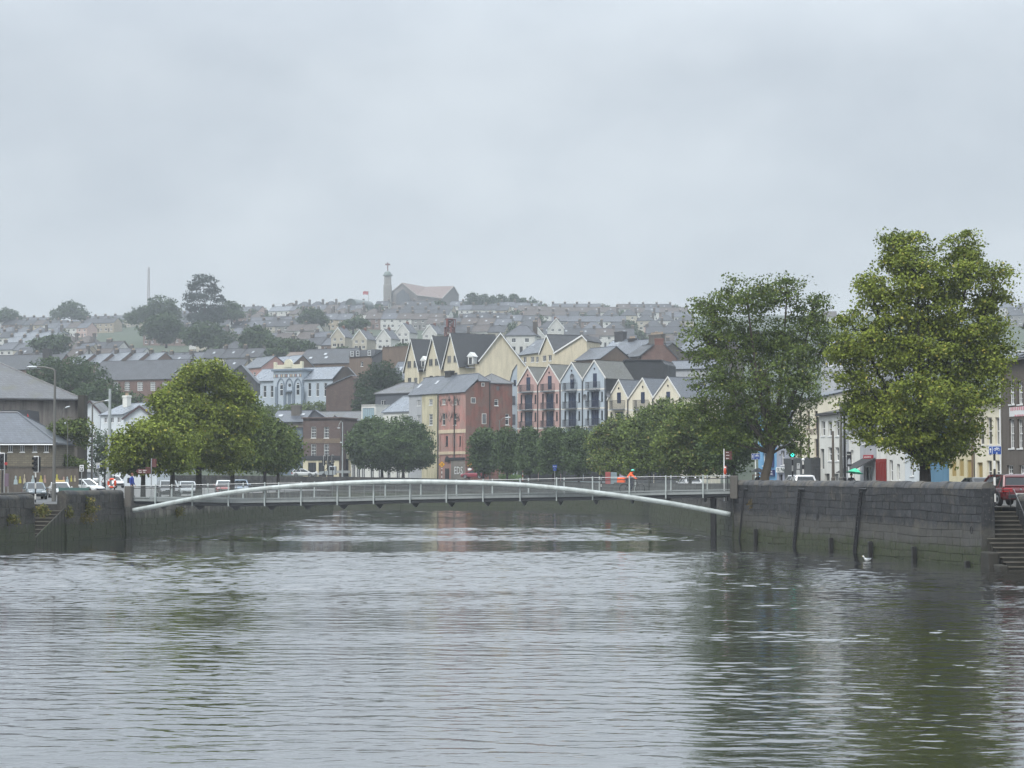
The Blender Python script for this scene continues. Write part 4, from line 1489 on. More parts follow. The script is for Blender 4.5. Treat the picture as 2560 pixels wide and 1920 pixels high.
def roof_mesh(kind, w, dp, h, rh, ov, t=.13, apex=.5, gap=.02, hipx=None):
    mb = MB()
    h = h + gap
    if kind == 'gable_u':
        k = rh / (dp / 2)
        for s in (0, 1):
            e, r_ = (-ov, dp / 2) if s == 0 else (dp + ov, dp / 2)
            mb.slab([(-ov * .6, e, h - ov * k), (w + ov * .6, e, h - ov * k), (w + ov * .6, r_, h + rh), (-ov * .6, r_, h + rh)], -t)
        mb.box(-ov * .6, w + ov * .6, dp / 2 - .12, dp / 2 + .12, h + rh + t * .8, h + rh + t + .06)
    elif kind == 'gable_v':
        xa = w * apex
        for s in (0, 1):
            e = -ov if s == 0 else w + ov
            k = rh / (xa if s == 0 else w - xa)
            mb.slab([(e, -ov, h - ov * k), (e, dp + ov, h - ov * k), (xa, dp + ov, h + rh), (xa, -ov, h + rh)], -t)
        mb.box(xa - .12, xa + .12, -ov, dp + ov, h + rh + t * .8, h + rh + t + .06)
    elif kind == 'hip':
        hx = hipx if hipx is not None else min(dp / 2, w / 2)
        a = [(-ov, -ov), (w + ov, -ov), (w + ov, dp + ov), (-ov, dp + ov)]
        rl, rr = (hx, dp / 2, h + rh), (w - hx, dp / 2, h + rh)
        z = h - .05
        c = [(x, y, z) for x, y in a]
        mb.face([c[0], c[1], rr, rl]); mb.face([c[1], c[2], rr]); mb.face([c[2], c[3], rl, rr]); mb.face([c[3], c[0], rl])
        mb.face([c[3], c[2], c[1], c[0]])
        for i in range(4):
            p, q = c[i], c[(i + 1) % 4]
        lo = [(x, y, z - .16) for x, y, z in c]
        for i in range(4):
            j = (i + 1) % 4
            mb.face([lo[i], lo[j], c[j], c[i]])
        # ridge and hip cappings
        mb.tube([rl, rr], .11, 6)
        for p, q in ((c[0], rl), (c[1], rr), (c[2], rr), (c[3], rl)):
            mb.tube([p, q], .09, 6)
    elif kind == 'mono':
        k = rh / dp
        mb.slab([(-ov, -ov, h - ov * k), (w + ov, -ov, h - ov * k), (w + ov, dp + ov, h + rh + ov * k), (-ov, dp + ov, h + rh + ov * k)], -t)
    return mb

def chimney(parent, x, y, cw, cd, zlo, zhi, mat=None, pots=2, potm=None):
    mb = MB()
    mb.bbox(x - cw / 2, x + cw / 2, y - cd / 2, y + cd / 2, zlo, zhi - .3, .01)
    mb.bbox(x - cw / 2 - .08, x + cw / 2 + .08, y - cd / 2 - .08, y + cd / 2 + .08, zhi - .298, zhi, .03)
    o = mb.build('chimney', mat or CHIM, parent)
    if pots:
        mb = MB()
        for k in range(pots):
            px_ = x + (k - (pots - 1) / 2) * min(.42, cw / max(pots, 1))
            mb.lathe([(.12, zhi), (.14, zhi + .06), (.1, zhi + .12), (.1, zhi + .42), (.13, zhi + .46), (.08, zhi + .462)], 7, (px_, y, 0))
        mb.build('pots', potm or POT, o)
    return o

def building(label, fac, depth, eave, ridge, roof, wallm, roofm, wins=(), chims=(), skyl=(), name='house', cat='house', group=None, over=.28, rec=.14,
             frame=None, sub=False, apex=.5, zlow=-1.5, barge=None, par=.0, endm=None, hipx=None, door_m=None, gutter=None, glass=None):
    """eave, ridge: pixel rows (at the left end of the facade / at the ridge), or ('m', metres)"""
    root = thing(name, label, cat, fac.loc, fac.rz, group)
    w = fac.w
    h = eave[1] if isinstance(eave, tuple) else fac.uz(CX + F * fac.A.x / fac.A.y, eave)[1]
    if ridge is None:
        rh = 0
    elif isinstance(ridge, tuple):
        rh = ridge[1]
    else:
        c = fac.world(w / 2, depth / 2)
        rh = (ZZ(ridge, c.y) - fac.zb - h) if roof in ('gable_u', 'hip') else (ZZ(ridge, fac.world(w * apex, 0).y) - fac.zb - h)
        if roof == 'mono':
            rh = ZZ(ridge, fac.world(w / 2, depth).y) - fac.zb - h
    rects, todo = [], []
    for s in wins:
        if s[0] == 'L':
            _, u, z0, z1, ww, st = s[:6]
            r = (u - ww / 2, u + ww / 2, z0, z1)
            ex = s[6:]
        else:
            px, yt, yb, wp, st = s[:5]
            ua, za = fac.uz(px - wp / 2, yb)
            ub, zb_ = fac.uz(px + wp / 2, yt)
            r = (ua, ub, za, zb_)
            ex = s[5:]
        if r[3] < h - .04 and r[2] > zlow:
            rects.append(r)
            todo.append((r, st, rec, ex))
        else:
            todo.append((r, st, -.03, ex))
    mb = MB()
    wall_grid(mb, w, zlow, h, rects, rec)
    mb.face([(w, 0, zlow), (w, depth, zlow), (w, depth, h), (w, 0, h)], 1)
    mb.face([(0, depth, zlow), (0, 0, zlow), (0, 0, h), (0, depth, h)], 1)
    mb.face([(w, depth, zlow), (0, depth, zlow), (0, depth, h), (w, depth, h)], 1)
    if roof == 'gable_u':
        for x in (0, w):
            mb.face([(x, 0, h), (x, depth, h), (x, depth / 2, h + rh)], 1)
    elif roof == 'gable_v':
        for y in (0, depth):
            mb.face([(0, y, h), (w, y, h), (w * apex, y, h + rh)], 0)
    elif roof == 'mono':
        for x in (0, w):
            mb.face([(x, 0, h), (x, depth, h), (x, depth, h + rh)], 1)
        mb.face([(0, depth, h), (w, depth, h), (w, depth, h + rh), (0, depth, h + rh)], 1)
    elif roof == 'flat':
        mb.face([(.25, .25, h - .35), (w - .25, .25, h - .35), (w - .25, depth - .25, h - .35), (.25, depth - .25, h - .35)], 1)
        for a, b, c, d in ((.0, w, .0, .25), (.0, w, depth - .25, depth), (0, .25, .25, depth - .25), (w - .25, w, .25, depth - .25)):
            mb.box(a, b, c, d, h - .4, h + .03, 0)
    mb.build('wall', [wallm, endm or wallm], root)
    if roof == 'flat':
        if par:
            mb = MB()
            mb.bbox(-par, w + par, -par, depth + .1, h + .035, h + .25, .03)
            mb.build('cornice', roofm, root)
    else:
        mb = roof_mesh(roof, w, depth, h, rh, over, apex=apex, hipx=hipx)
        rf = mb.build('roof', roofm, root)
        if skyl:
            for (u, t) in skyl:
                k = rh / (depth / 2)
                y0, y1 = depth / 2 * t, depth / 2 * t + .75
                mb = MB()
                zz = lambda y: h + y * k + .17
                mb.slab([(u - .4, y0, zz(y0)), (u + .4, y0, zz(y0)), (u + .4, y1, zz(y1)), (u - .4, y1, zz(y1))], -.07)
                mb.build('skylight', SKYL, rf)
        if gutter:
            mb = MB()
            z = h - over * (rh / (depth / 2)) - .02 if roof == 'gable_u' else h - .2
            mb.tube([(-.1, -over - .05, z), (w + .1, -over - .05, z)], .07, 6)
            mb.build('gutter', gutter, root)
    if barge and roof == 'gable_v':
        mb = MB()
        for a, b in ((0, 0), (1, 0)):
            x0 = -over if a == 0 else w + over
            kx = rh / (w * apex if a == 0 else w * (1 - apex))
            p0, p1 = Vector((x0, -over - .03, h - over * kx + .18)), Vector((w * apex, -over - .03, h + rh + .18))
            dn = Vector((0, 0, -.42))
            mb.loft([[p0, p0 + dn, p0 + dn + Vector((0, .05, 0)), p0 + Vector((0, .05, 0))], [p1, p1 + dn, p1 + dn + Vector((0, .05, 0)), p1 + Vector((0, .05, 0))]])
        mb.build('bargeboard', barge, root)
    for r, st, y, ex in todo:
        fr = ex[0] if ex else (door_m if st == 'door' and door_m else frame)
        gl = ex[1] if len(ex) > 1 else glass
        window(root, r, st, y, fr, gl, sub)
    for c in chims:
        u, v, cw, cd, top = c[:5]
        pots = c[5] if len(c) > 5 else 2
        mat = c[6] if len(c) > 6 else None
        zt_ = top[1] + h + rh if isinstance(top, tuple) else ZZ(top, fac.world(u, v).y) - fac.zb
        zl = h - .4
        chimney(root, u, v, cw, cd, zl, zt_, mat, pots)
    root['h'], root['rh'] = h, rh
    return root

def extra(root, name, mat, fn):
    mb = MB()
    fn(mb)
    return mb.build(name, mat, root)

def polyb(label, pts, d, depth, wallm, roofm, edges=(), zb=4, dB=None, name='house', cat='house', group=None, over=.3, wins=(), barge=None, frame=None, sub=False, endm=None):
    """building whose front outline is given by pixel corners on the plane between distances d and dB; EDGES lists the outline edges that carry roof"""
    xs = [p[0] for p in pts]
    f = Fac(min(xs), d, max(xs), dB or d, zb)
    root = thing(name, label, cat, f.loc, f.rz, group)
    q = [f.uz(*p) for p in pts]
    mb = MB()
    n = len(q)
    mb.raw([(x, 0, z) for x, z in q] + [(x, depth, z) for x, z in q], [tuple(range(n)), tuple(range(2 * n - 1, n - 1, -1))], 0)
    mb.raw([(x, 0, z) for x, z in q] + [(x, depth, z) for x, z in q], [(i, i + n, (i + 1) % n + n, (i + 1) % n) for i in range(n)], 1)
    mb.build('wall', [wallm, endm or wallm], root)
    if edges:
        mb = MB()
        bm2 = MB()
        for i in edges:
            a, b = Vector((q[i][0], 0, q[i][1])), Vector((q[(i + 1) % n][0], 0, q[(i + 1) % n][1]))
            if a.x > b.x: a, b = b, a
            dr = (b - a).normalized()
            # run past the lower end only
            lo, hi = (a, b) if a.z < b.z else (b, a)
            ext = (lo - hi).normalized() * over if abs(a.z - b.z) > .3 else Vector((0, 0, 0))
            lo = lo + ext
            up = Vector((0, 0, .03))
            y0, y1 = Vector((0, -over, 0)), Vector((0, depth + over, 0))
            mb.slab([lo + up + y0, lo + up + y1, hi + up + y1, hi + up + y0], -.15)
            if barge:
                dn = Vector((0, 0, -.3)); tk = Vector((0, .05, 0)); y2 = Vector((0, -over - .053, .15))
                bm2.loft([[lo + y2, lo + y2 + dn, lo + y2 + dn + tk, lo + y2 + tk], [hi + y2, hi + y2 + dn, hi + y2 + dn + tk, hi + y2 + tk]])
        mb.build('roof', roofm, root)
        if barge:
            bm2.build('bargeboard', barge, root)
    for s in wins:
        px, yt, yb, wp, st = s[:5]
        ua, za = f.uz(px - wp / 2, yb)
        ub, z2 = f.uz(px + wp / 2, yt)
        window(root, (ua, ub, za, z2), st, -.03, s[5] if len(s) > 5 else frame, None, sub)
    root['w'] = f.w
    return root, f

SKYL = plain('skylight glass', (.3, .32, .34, 1), .05, spec=.8)
SL_D = slate('dark slate', S('303338'))
SL_G = slate('grey slate', S('4f545c'), .34)
SL_L = slate('pale wet slate', S('747b84'), .28)
SL_B = slate('brownish slate', S('55504a'), .45, .5)
SL_M = slate('mossy slate', S('56575a'), .4, .7)
CREAM = wallmat('cream render', S('c6bea4'), .3)
CREAM2 = wallmat('pale cream paint', S('dcd5c0'), .25)
YELLOW = wallmat('pale yellow paint', S('c9c0a0'), .3)
WHITEW = wallmat('white render', S('d2d2cc'), .3)
WHITEW2 = wallmat('cool white render', S('c5cbce'), .25)
GREYW = wallmat('grey pebbledash', S('7d7872'), .4)
GREYD = wallmat('dark grey render', S('615b55'), .45)
GREYL = wallmat('pale grey render', S('a5a7aa'), .3)
LAV = wallmat('grey lavender paint', S('979ba6'), .3)
BLUEP = wallmat('sky blue paint', S('6f9fc4'), .2)
BLUEG = wallmat('dusty blue paint', S('5b7f96'), .3)
REDP = wallmat('dark red paint', S('7d2a26'), .25)
BROWNW = wallmat('brown render', S('6d5e52'), .45)
TAN = plain('tan boarding', S('9c8752'), .8)
DKSHOP = brickmat('charcoal shop tiles', S('3c3e40'), S('444648'), S('2c2d2e'), .6, .3, .012, .35, .15, .1)
DPIPE = plain('dark downpipe', S('2c2a29'), .6)

# ================================================================== the street along the right quay
def drow(px):
    return 60.3 / ((px - 1280) / F + .18)
def RF(a, b, zb=2.85):
    return Fac(a, drow(a), b, drow(b), zb)
GR = 'houses along the right quay street'
def rowhouse(label, a, b, eave, ridge, wallm, roofm, wins, **kw):
    kw.setdefault('group', GR)
    return building(label, RF(a, b), 8.5, eave, ridge, kw.pop('roof', 'gable_u'), wallm, roofm, wins, sub=True, rec=.2, gutter=DPIPE, **kw)

hb = rowhouse('sky blue shop house behind the black umbrella with a dark blue sign panel', 1896, 1941.5, 1032, 1005, BLUEP, SL_G,
              [(1911, 1133, 1164, 9, 'sash'), (1930, 1060, 1095, 8, 'sash'), (1911, 1060, 1095, 8, 'sash'), (1913, 1190, 1215, 20, 'mid')])
f = RF(1896, 1941.5)
def signboard(root, f, px0, px1, yt, yb, mat, proud=.12, name='sign_board'):
    u0, z0 = f.uz(px0, yb)
    u1, z1 = f.uz(px1, yt)
    o = extra(root, name, mat, lambda m: m.bbox(u0, u1, -proud, -.005, z0, z1, .015))
    return o, (u0 + u1) / 2, (z0 + z1) / 2, u1 - u0, z1 - z0
def scrawl(parent, mat, u0, u1, z, hh, y, n=2):
    """rows of short bars where the writing cannot be made out"""
    mb = MB()
    for k in range(n):
        x = u0
        zz = z + (k - (n - 1) / 2) * hh * 1.7
        while x < u1 - .1:
            wd = rnd.uniform(.12, .3)
            for q in range(3):
                mb.box(x + q * wd / 3, x + q * wd / 3 + wd * .2, y - .012, y, zz - hh * rnd.uniform(.3, .5), zz + hh * rnd.uniform(.3, .5))
            x += wd + .1
    mb.build('lettering', mat, parent)
NAVYP = plain('navy sign panel', S('2d3560'), .5)
signboard(hb, f, 1924, 1936, 1138, 1168, NAVYP)
o, cu_, cz_, sw, sh = signboard(hb, f, 1906, 1938, 1174, 1190, NAVYP, .2)
scrawl(o, WHITE, cu_ - sw * .4, cu_ + sw * .42, cz_, .14, -.205)
hl = rowhouse('narrow grey lavender house with a white shop sign behind the traffic light', 1942, 1982.5, 1036, 1012, LAV, SL_G,
              [(1953, 1070, 1107, 8, 'sash'), (1975, 1070, 1107, 8, 'sash'), (1957, 1126, 1163, 8, 'sash'), (1952, 1186, 1214, 9, 'dark'), (1969, 1186, 1214, 13, 'mid')])
f = RF(1942, 1982.5)
o, cu_, cz_, sw, sh = signboard(hl, f, 1944, 1980, 1168, 1181, WHITE, .18)
text_obj('OL Philpson', sh * 1.05, plain('dark green lettering', S('2f4038')), o, (cu_, -.195, cz_), squash=sw / (sh * 1.05 * 6.0))
hc = rowhouse('tall cream house with faded shop lettering and a charcoal tiled ground floor', 1983, 2048.5, 1003, 975, CREAM2, SL_G,
              [(x, 1027, 1071, 8, 'sash') for x in (2000, 2020.5, 2040)] + [(x, 1097, 1142, 8, 'sash') for x in (2000, 2020.5, 2040)], frame=plain('dull brown sash', S('6b5f52')))
f = RF(1983, 2048.5)
u0, z0 = f.uz(1985, 1084)
u1, z1 = f.uz(2046.5, 1084)
text_obj('NSG GLASS & MIRROR', .78, plain('faded brown lettering', S('5b4c40')), hc, ((u0 + u1) / 2, -.012, z0), squash=(u1 - u0) / (.78 * 10.4), depth=.006)
ua, _ = f.uz(1984, 1150); ub, _ = f.uz(2052, 1150); _, zt2 = f.uz(2015, 1145)
sf = extra(hc, 'shopfront', DKSHOP, lambda m: m.bbox(ua, ub - .05, -.9, -.01, -.6, zt2, .03))
uc, _ = f.uz(2038, 1180, -.9); ud, _ = f.uz(2048, 1180, -.9); _, zd = f.uz(2042, 1172)
extra(sf, 'door', BLACK, lambda m: m.box(uc, ud, -.94, -.9, -.3, zd))
hd = rowhouse('white house with two dark ground floor openings right of the cream lettered house', 2049.5, 2103, 1037, 1012, WHITEW, SL_D,
              [(x, 1052, 1090, 9, 'sash') for x in (2058, 2075, 2093)] + [(x, 1118, 1152, 9, 'sash') for x in (2075, 2093)] + [(2056, 1122, 1172, 9, 'dark', None, GLASS2), (2068, 1184, 1205, 12, 'dark'), (2090, 1184, 1205, 13, 'dark')])
rowhouse('slim grey house half hidden behind the wooden poles', 2103.6, 2122, 1012, 990, GREYL, SL_G, [(2112, 1040, 1075, 6, 'sash'), (2112, 1100, 1140, 6, 'sash')])
rowhouse('low white house with a dark slate roof above the green umbrella', 2122.6, 2150, 1063, 1040, WHITEW, SL_D, [(2129, 1070, 1100, 5, 'sash'), (2141, 1070, 1100, 5, 'sash'), (2130, 1125, 1160, 6, 'sash')])
hg = rowhouse('white shop with a sloping dark awning and small red sign', 2150.6, 2191, 1058, 1030, GREYL, SL_G, [(2160, 1075, 1110, 7, 'sash'), (2180, 1075, 1110, 7, 'sash'), (2170, 1165, 1210, 20, 'mid')])
f = RF(2150.6, 2191)
o, cu_, cz_, sw, sh = signboard(hg, f, 2162, 2184, 1137, 1148, plain('red sign', S('9c2531')), .15)
scrawl(o, WHITE, cu_ - sw * .35, cu_ + sw * .35, cz_, .12, -.155, 1)
ua, za = f.uz(2158, 1150); ub, _ = f.uz(2190, 1150)
extra(hg, 'awning', plain('dark awning cloth', S('2f2f30'), .8), lambda m: m.slab([(ua, -2.4, za - 1.1), (ub, -2.4, za - 1.1), (ub, -.02, za + .1), (ua, -.02, za + .1)], -.06))
rowhouse('house with a dark red shopfront left of the tallest tree trunk', 2191.6, 2217, 1045, 1015, WHITEW, SL_D, [(2198, 1070, 1110, 6, 'sash'), (2210, 1070, 1110, 6, 'sash')])
f = RF(2191.6, 2217)
ua, _ = f.uz(2192.5, 1180); ub, zt2 = f.uz(2216.5, 1147)
rs_ = [o for o in bpy.data.objects if o.parent is None and o.get('label', '').startswith('house with a dark red')][0]
def redfront(m):
    m.bbox(ua, ub, -.12, -.005, -.3, zt2, .02)
    for k in range(6):
        x = lerp(ua, ub, (k + .5) / 6)
        m.box(x - .05, x + .05, -.16, -.121, -.3, zt2 - .25)
extra(rs_, 'shopfront', REDP, redfront)
rowhouse('plain white rendered house with a dark downpipe, partly behind the tallest tree', 2217.6, 2262, 1040, 1012, WHITEW, SL_G, [(2228, 1150, 1203, 8, 'sash'), (2246, 1160, 1200, 7, 'sash'), (2230, 1080, 1120, 8, 'sash'), (2250, 1080, 1120, 8, 'sash')])
rowhouse('white rendered house with one tall window left of the tallest tree trunk', 2262.6, 2305, 1036, 1010, WHITEW2, SL_G, [(2280, 1150, 1190, 9, 'sash'), (2275, 1075, 1115, 8, 'sash'), (2295, 1075, 1115, 8, 'sash')])
rowhouse('dusty blue house right of the tallest tree trunk', 2305.6, 2374, 1030, 1005, BLUEG, SL_G, [(2330, 1075, 1115, 9, 'sash'), (2355, 1075, 1115, 9, 'sash'), (2318, 1155, 1205, 10, 'dark')])
hk = rowhouse('grey pebbledashed house with a pale yellow ground floor', 2374.6, 2437, 1013, 992, GREYW, SL_D,
              [(x, 1082, 1118, 11, 'sash') for x in (2388, 2407, 2427)])
f = RF(2374.6, 2437)
ua, zt2 = f.uz(2375.5, 1130); ub, _ = f.uz(2436.5, 1130)
rc = []
for px, yt, yb, wp in ((2388, 1148, 1190, 11), (2407, 1148, 1190, 11), (2428, 1150, 1222, 12)):
    a_, z_ = f.uz(px - wp / 2, yb); b_, z2_ = f.uz(px + wp / 2, yt)
    rc.append((a_ - ua, b_ - ua, z_, z2_))
def yfront(m):
    wall_grid(m, ub - ua, -.3, zt2, rc, .1)
    m.v = [(x + ua, y - .1, z) for x, y, z in m.v]
    m.box(ua, ub, -.1, -.005, zt2 + .002, zt2 + .1)
gf = extra(hk, 'ground_floor', YELLOW, yfront)
for a_, b_, z_, z2_ in rc:
    extra(gf, 'boarding', TAN, lambda m: m.box(ua + a_, ua + b_, -.02, -.006, z_, z2_))
rowhouse('cream house with three tall sash windows beside the dark grey house', 2437.6, 2504.5, 1006, 984, CREAM2, SL_G,
         [(x, 1043, 1112, 12, 'sash') for x in (2454, 2473.5, 2494)] + [(2450, 1156, 1225, 13, 'door', TAN), (2473.5, 1151, 1206, 12, 'sash'), (2494, 1151, 1206, 12, 'sash')], frame=OFFW)
hm = rowhouse('tall dark grey house at the right edge with a white banner across it', 2505, 2605, 903, 850, GREYD, SL_G,
              [(x, 952, 1011, 12, 'sash6') for x in (2529, 2550, 2580)] + [(x, 1047, 1121, 12, 'sash6') for x in (2529, 2550, 2580)] + [(x, 1163, 1204, 15, 'sash6') for x in (2525, 2556, 2588)],
              chims=((9.0, 4.3, 2.2, .8, 792, 5, CHIMD),))
f = RF(2505, 2605)
o, cu_, cz_, sw, sh = signboard(hm, f, 2524, 2572, 1015, 1042, plain('banner cloth', S('cfd0d0'), .7), .03, 'banner')
PINKL = plain('pink lettering', S('c7868f'))
scrawl(o, PINKL, cu_ - sw * .42, cu_ + sw * .42, cz_ + .2, .3, -.035, 1)
scrawl(o, PINKL, cu_ - sw * .2, cu_ + sw * .3, cz_ - .28, .16, -.035, 1)
ua, za = f.uz(2536, 872)
def dormer(m):
    m.box(ua - .8, ua + .8, 1.2, 4.0, hm['h'] + .3, hm['h'] + 2.2, 0)
    m.prism([(ua - 1.0, hm['h'] + 2.2), (ua + 1.0, hm['h'] + 2.2), (ua, hm['h'] + 3.3)], 1.0, 4.2, 0)
extra(hm, 'dormer', SL_D, dormer)
window(hm, (ua - .5, ua + .5, hm['h'] + .6, hm['h'] + 2.0), 'sash', 1.17, WHITE)
extra(hm, 'downpipe', WHITE, lambda m: m.tube([(.06, -.12, -.2), (.06, -.12, hm['h'] - .2)], .06, 7))
extra(hd, 'downpipe', DPIPE, lambda m: m.tube([(-.15, -.1, -.2), (-.15, -.1, hd['h'] - .2)], .07, 7))
extra(hk, 'downpipe', plain('rusty downpipe', S('6f5a4a')), lambda m: m.tube([(hk_w := RF(2374.6, 2437).w - .1, -.14, -.2), (hk_w, -.14, hk['h'])], .06, 7))
# a taller block behind the row, seen between the two big trees
building('grey block with a pale slate roof glimpsed between the two big trees', Fac(2055, 232, 2215, 226, 3), 10, 872, 838, 'gable_u', GREYL, SL_L, [(x, 890, 915, 12, 'sash') for x in (2075, 2105, 2135, 2165)])

# ================================================================== left quay buildings
f = Fac(-456, 216, 193, 226, 2.6)
hall = building('big grey rendered hall with a mossy hipped slate roof at the left edge', f, 15, 988, 898, 'hip', wallmat('streaky grey harling', S('7b7671'), .8, S('3a3734')), SL_M, hipx=8.5, over=.5, name='hall', cat='hall',
                gutter=IRON)
pf = Fac(193, 225.5, 212, 225.5, 2.6)
mb = MB()
zt2 = pf.uz(200, 988)[1]
mb.bbox(.05, pf.w, -.3, 1.2, -.5, zt2, .04)
o = mb.build('corner_pier', wallmat('dark mossy render', S('3d3a35'), .6, S('23261c')), None, pf.loc, pf.rz)
tag(o, 'dark mossy corner pier of the grey rendered hall', 'pier')
f = Fac(-230, 206, 133, 206, 2.6)
building('long stone building with a slate hipped roof and small white windows above the shrubs', f, 10, 1107, 1031, 'hip', brickmat('yellowish rubble stone', S('77705f'), S('666052'), S('545047'), .5, .22, .02), SL_G,
         [(x, 1111, 1130, 11, 'mid') for x in (-4, 26, 56, 87, 116)], sub=True, over=.45, gutter=WHITE, name='stone_building', cat='building')
polyb('dark corrugated lean-to against the grey hall', [(3, 1090), (100, 1090), (72, 1056), (70, 1025), (3, 1025)], 216, 5, plain('dark corrugated cladding', S('3a3c40'), .6), SL_D, name='shed', cat='shed', zb=2.6)
p = P(69, 1060, 215.6)
mb = MB()
s_ = 215.6 / F
mb.prism([(-.09, -.5), (.14, -.7), (.1, .9), (-.02, 1.1)], -.1, .05)
tag(mb.build('red_panel', plain('red paint', S('a32a30')), None, p), 'narrow red panel on the corner of the dark corrugated shed', 'panel')
p = P(99, 1077, 214)
mb = MB()
mb.bbox(-.55, .55, -1.2, .9, -.12, .06, .03)
tag(mb.build('canopy', WHITE, None, p), 'small white flat canopy above the ivy on the left', 'canopy')
# wooden hoarding with faded cut-out pictures
f = Fac(8, 200, 197, 204, 2.55)
hd_ = thing('hoarding', 'tall weathered timber hoarding with faded cut-out pictures on it', 'hoarding', f.loc, f.rz)
zt2 = f.uz(30, 1170)[1]
mb = MB()
n_ = 62
for k in range(n_):
    a_, b_ = f.w * k / n_, f.w * (k + 1) / n_ - .015
    mb.box(a_, b_, rnd.uniform(-.012, .012), .06, -.4, zt2 + rnd.uniform(-.03, .03))
mb.build('boards', wallmat('weathered timber boards', S('746b61'), .65, S('4a433c')), hd_)
mb = MB()
mb.box(-.05, f.w + .05, -.06, .1, zt2 + .04, zt2 + .16)
mb.build('cap_rail', plain('dark cap rail', S('403a35')), hd_)
PANC = [plain('faded ' + n, S(c)) for n, c in (('blue white', 'a9b6b8'), ('yellow', 'b5ad4f'), ('cream', 'b8ad94'), ('pink', 'b08f82'))]
for k, (px, py, hw, hh, ci) in enumerate(((39, 1200, 5, 11, 0), (50, 1199, 3.5, 9, 1), (61, 1197, 3, 12, 2), (82, 1199, 5, 11, 0), (102, 1199, 5, 11, 1), (112, 1197, 3, 10, 3), (142, 1197, 5, 12, 1), (159, 1200, 4, 9, 3), (168, 1199, 4, 8, 0), (178, 1196, 2.5, 8, 1), (187, 1196, 2.5, 8, 2))):
    u, z = f.uz(px, py)
    s_ = 200 / F
    a_, b_ = hw * s_ * 1.05, hh * s_
    mb = MB()
    mb.prism([(u - a_, z - b_), (u + a_, z - b_), (u + a_ * .8, z), (u + a_ * .35, z + b_ * .2), (u + a_ * .45, z + b_ * .8), (u, z + b_), (u - a_ * .45, z + b_ * .8), (u - a_ * .35, z + b_ * .2), (u - a_ * .8, z)], -.035, -.014)
    mb.build('cutout', PANC[ci], hd_)
# white flats
DKRED = plain('dark barge paint', S('4a3a3c'))
GF = 'white flats behind the left quay row'
polyb('white gabled flats nearest the grey hall', [(213, 1215), (250, 1215), (250, 1030), (225, 1003), (213, 1016)], 306, 9, WHITEW2, SL_M, (2, 3), 2.6, barge=DKRED, wins=[(222, 1040, 1055, 7, 'mid'), (238, 1080, 1094, 7, 'mid'), (222, 1080, 1094, 7, 'mid')], group=GF)
building('white flats with a wet slate roof and white chimney between two gables', Fac(250.5, 304, 308, 300, 2.6), 9, 1038, 1010, 'gable_u', WHITEW2, SL_L,
         [(x, y, y + 14, 8, 'mid') for x in (264, 280, 297) for y in (1043, 1080, 1118, 1155)], chims=((2.2, 3.2, 1.1, .8, 989, 2, WHITEW),), group=GF)
polyb('white gable-ended flats half hidden by the left quay trees', [(309, 1215), (392, 1215), (392, 1048), (349, 1016), (309, 1046)], 298, 9, WHITEW2, SL_M, (2, 3), 2.6, barge=DKRED, wins=[(330, 1060, 1075, 8, 'mid'), (362, 1060, 1075, 8, 'mid')], group=GF)
# ================================================================== far quay and the lower hillside
ZF = 4.15
BRICK = brickmat('dark red brick', S('5c4943'), S('4f3f3b'), S('68625e'), .45, .15, .012)
BRICKR = brickmat('red brick', S('6f5147'), S('61473f'), S('756d67'), .45, .15, .012)
STONE = brickmat('brown stone band', S('7a6a58'), S('6a5c4d'), S('574c40'), .6, .3, .02)
DKSIGN = plain('dark fascia', S('27262a'), .5)

# brick pub
f = Fac(757, 353, 851, 351, ZF)
pub = building('three storey dark brick pub with white sash windows and a cream shopfront', f, 8, 1047, None, 'flat', BRICK, BRICK,
               [(x, y0, y1, 12.5, 'sash6') for x in (784, 816) for y0, y1 in ((1067, 1095), (1110, 1142))], par=.25, sub=True, name='pub', cat='pub')
u0, za = f.uz(757, 1109); u1, zb_ = f.uz(851, 1096)
ws = sorted(r for px in (784, 816) for r in [f.uz(px - 6.6, 1110)[0], f.uz(px + 6.6, 1110)[0]])
extra(pub, 'stone_band', STONE, lambda m: m.box(.02, f.w - .02, -.035, -.004, za + .08, zb_))
zs0 = f.uz(800, 1151)[1]; zs1 = f.uz(800, 1143)[1]
def shop(m):
    for a_, b_ in ((758, 771), (791, 797), (812, 818), (835, 848)):
        x0, x1 = f.uz(a_, 1180)[0], f.uz(b_, 1180)[0]
        m.bbox(x0, x1, -.14, -.005, -.3, zs0, .02)
    m.box(f.uz(771, 1180)[0], f.uz(835, 1180)[0], -.1, -.006, zs0 - .35, zs0 - .004)
sfr = extra(pub, 'shopfront', CREAM, shop)
extra(pub, 'fascia', DKSIGN, lambda m: m.bbox(-.05, f.w + .05, -.24, -.004, zs0 + .004, zs1 + .25, .03))
for a_, b_ in ((771, 791), (797, 812), (818, 835)):
    window(sfr, (f.uz(a_, 1180)[0], f.uz(b_, 1180)[0], .3, zs0 - .4), 'french', -.01, DKSIGN, GLASS)
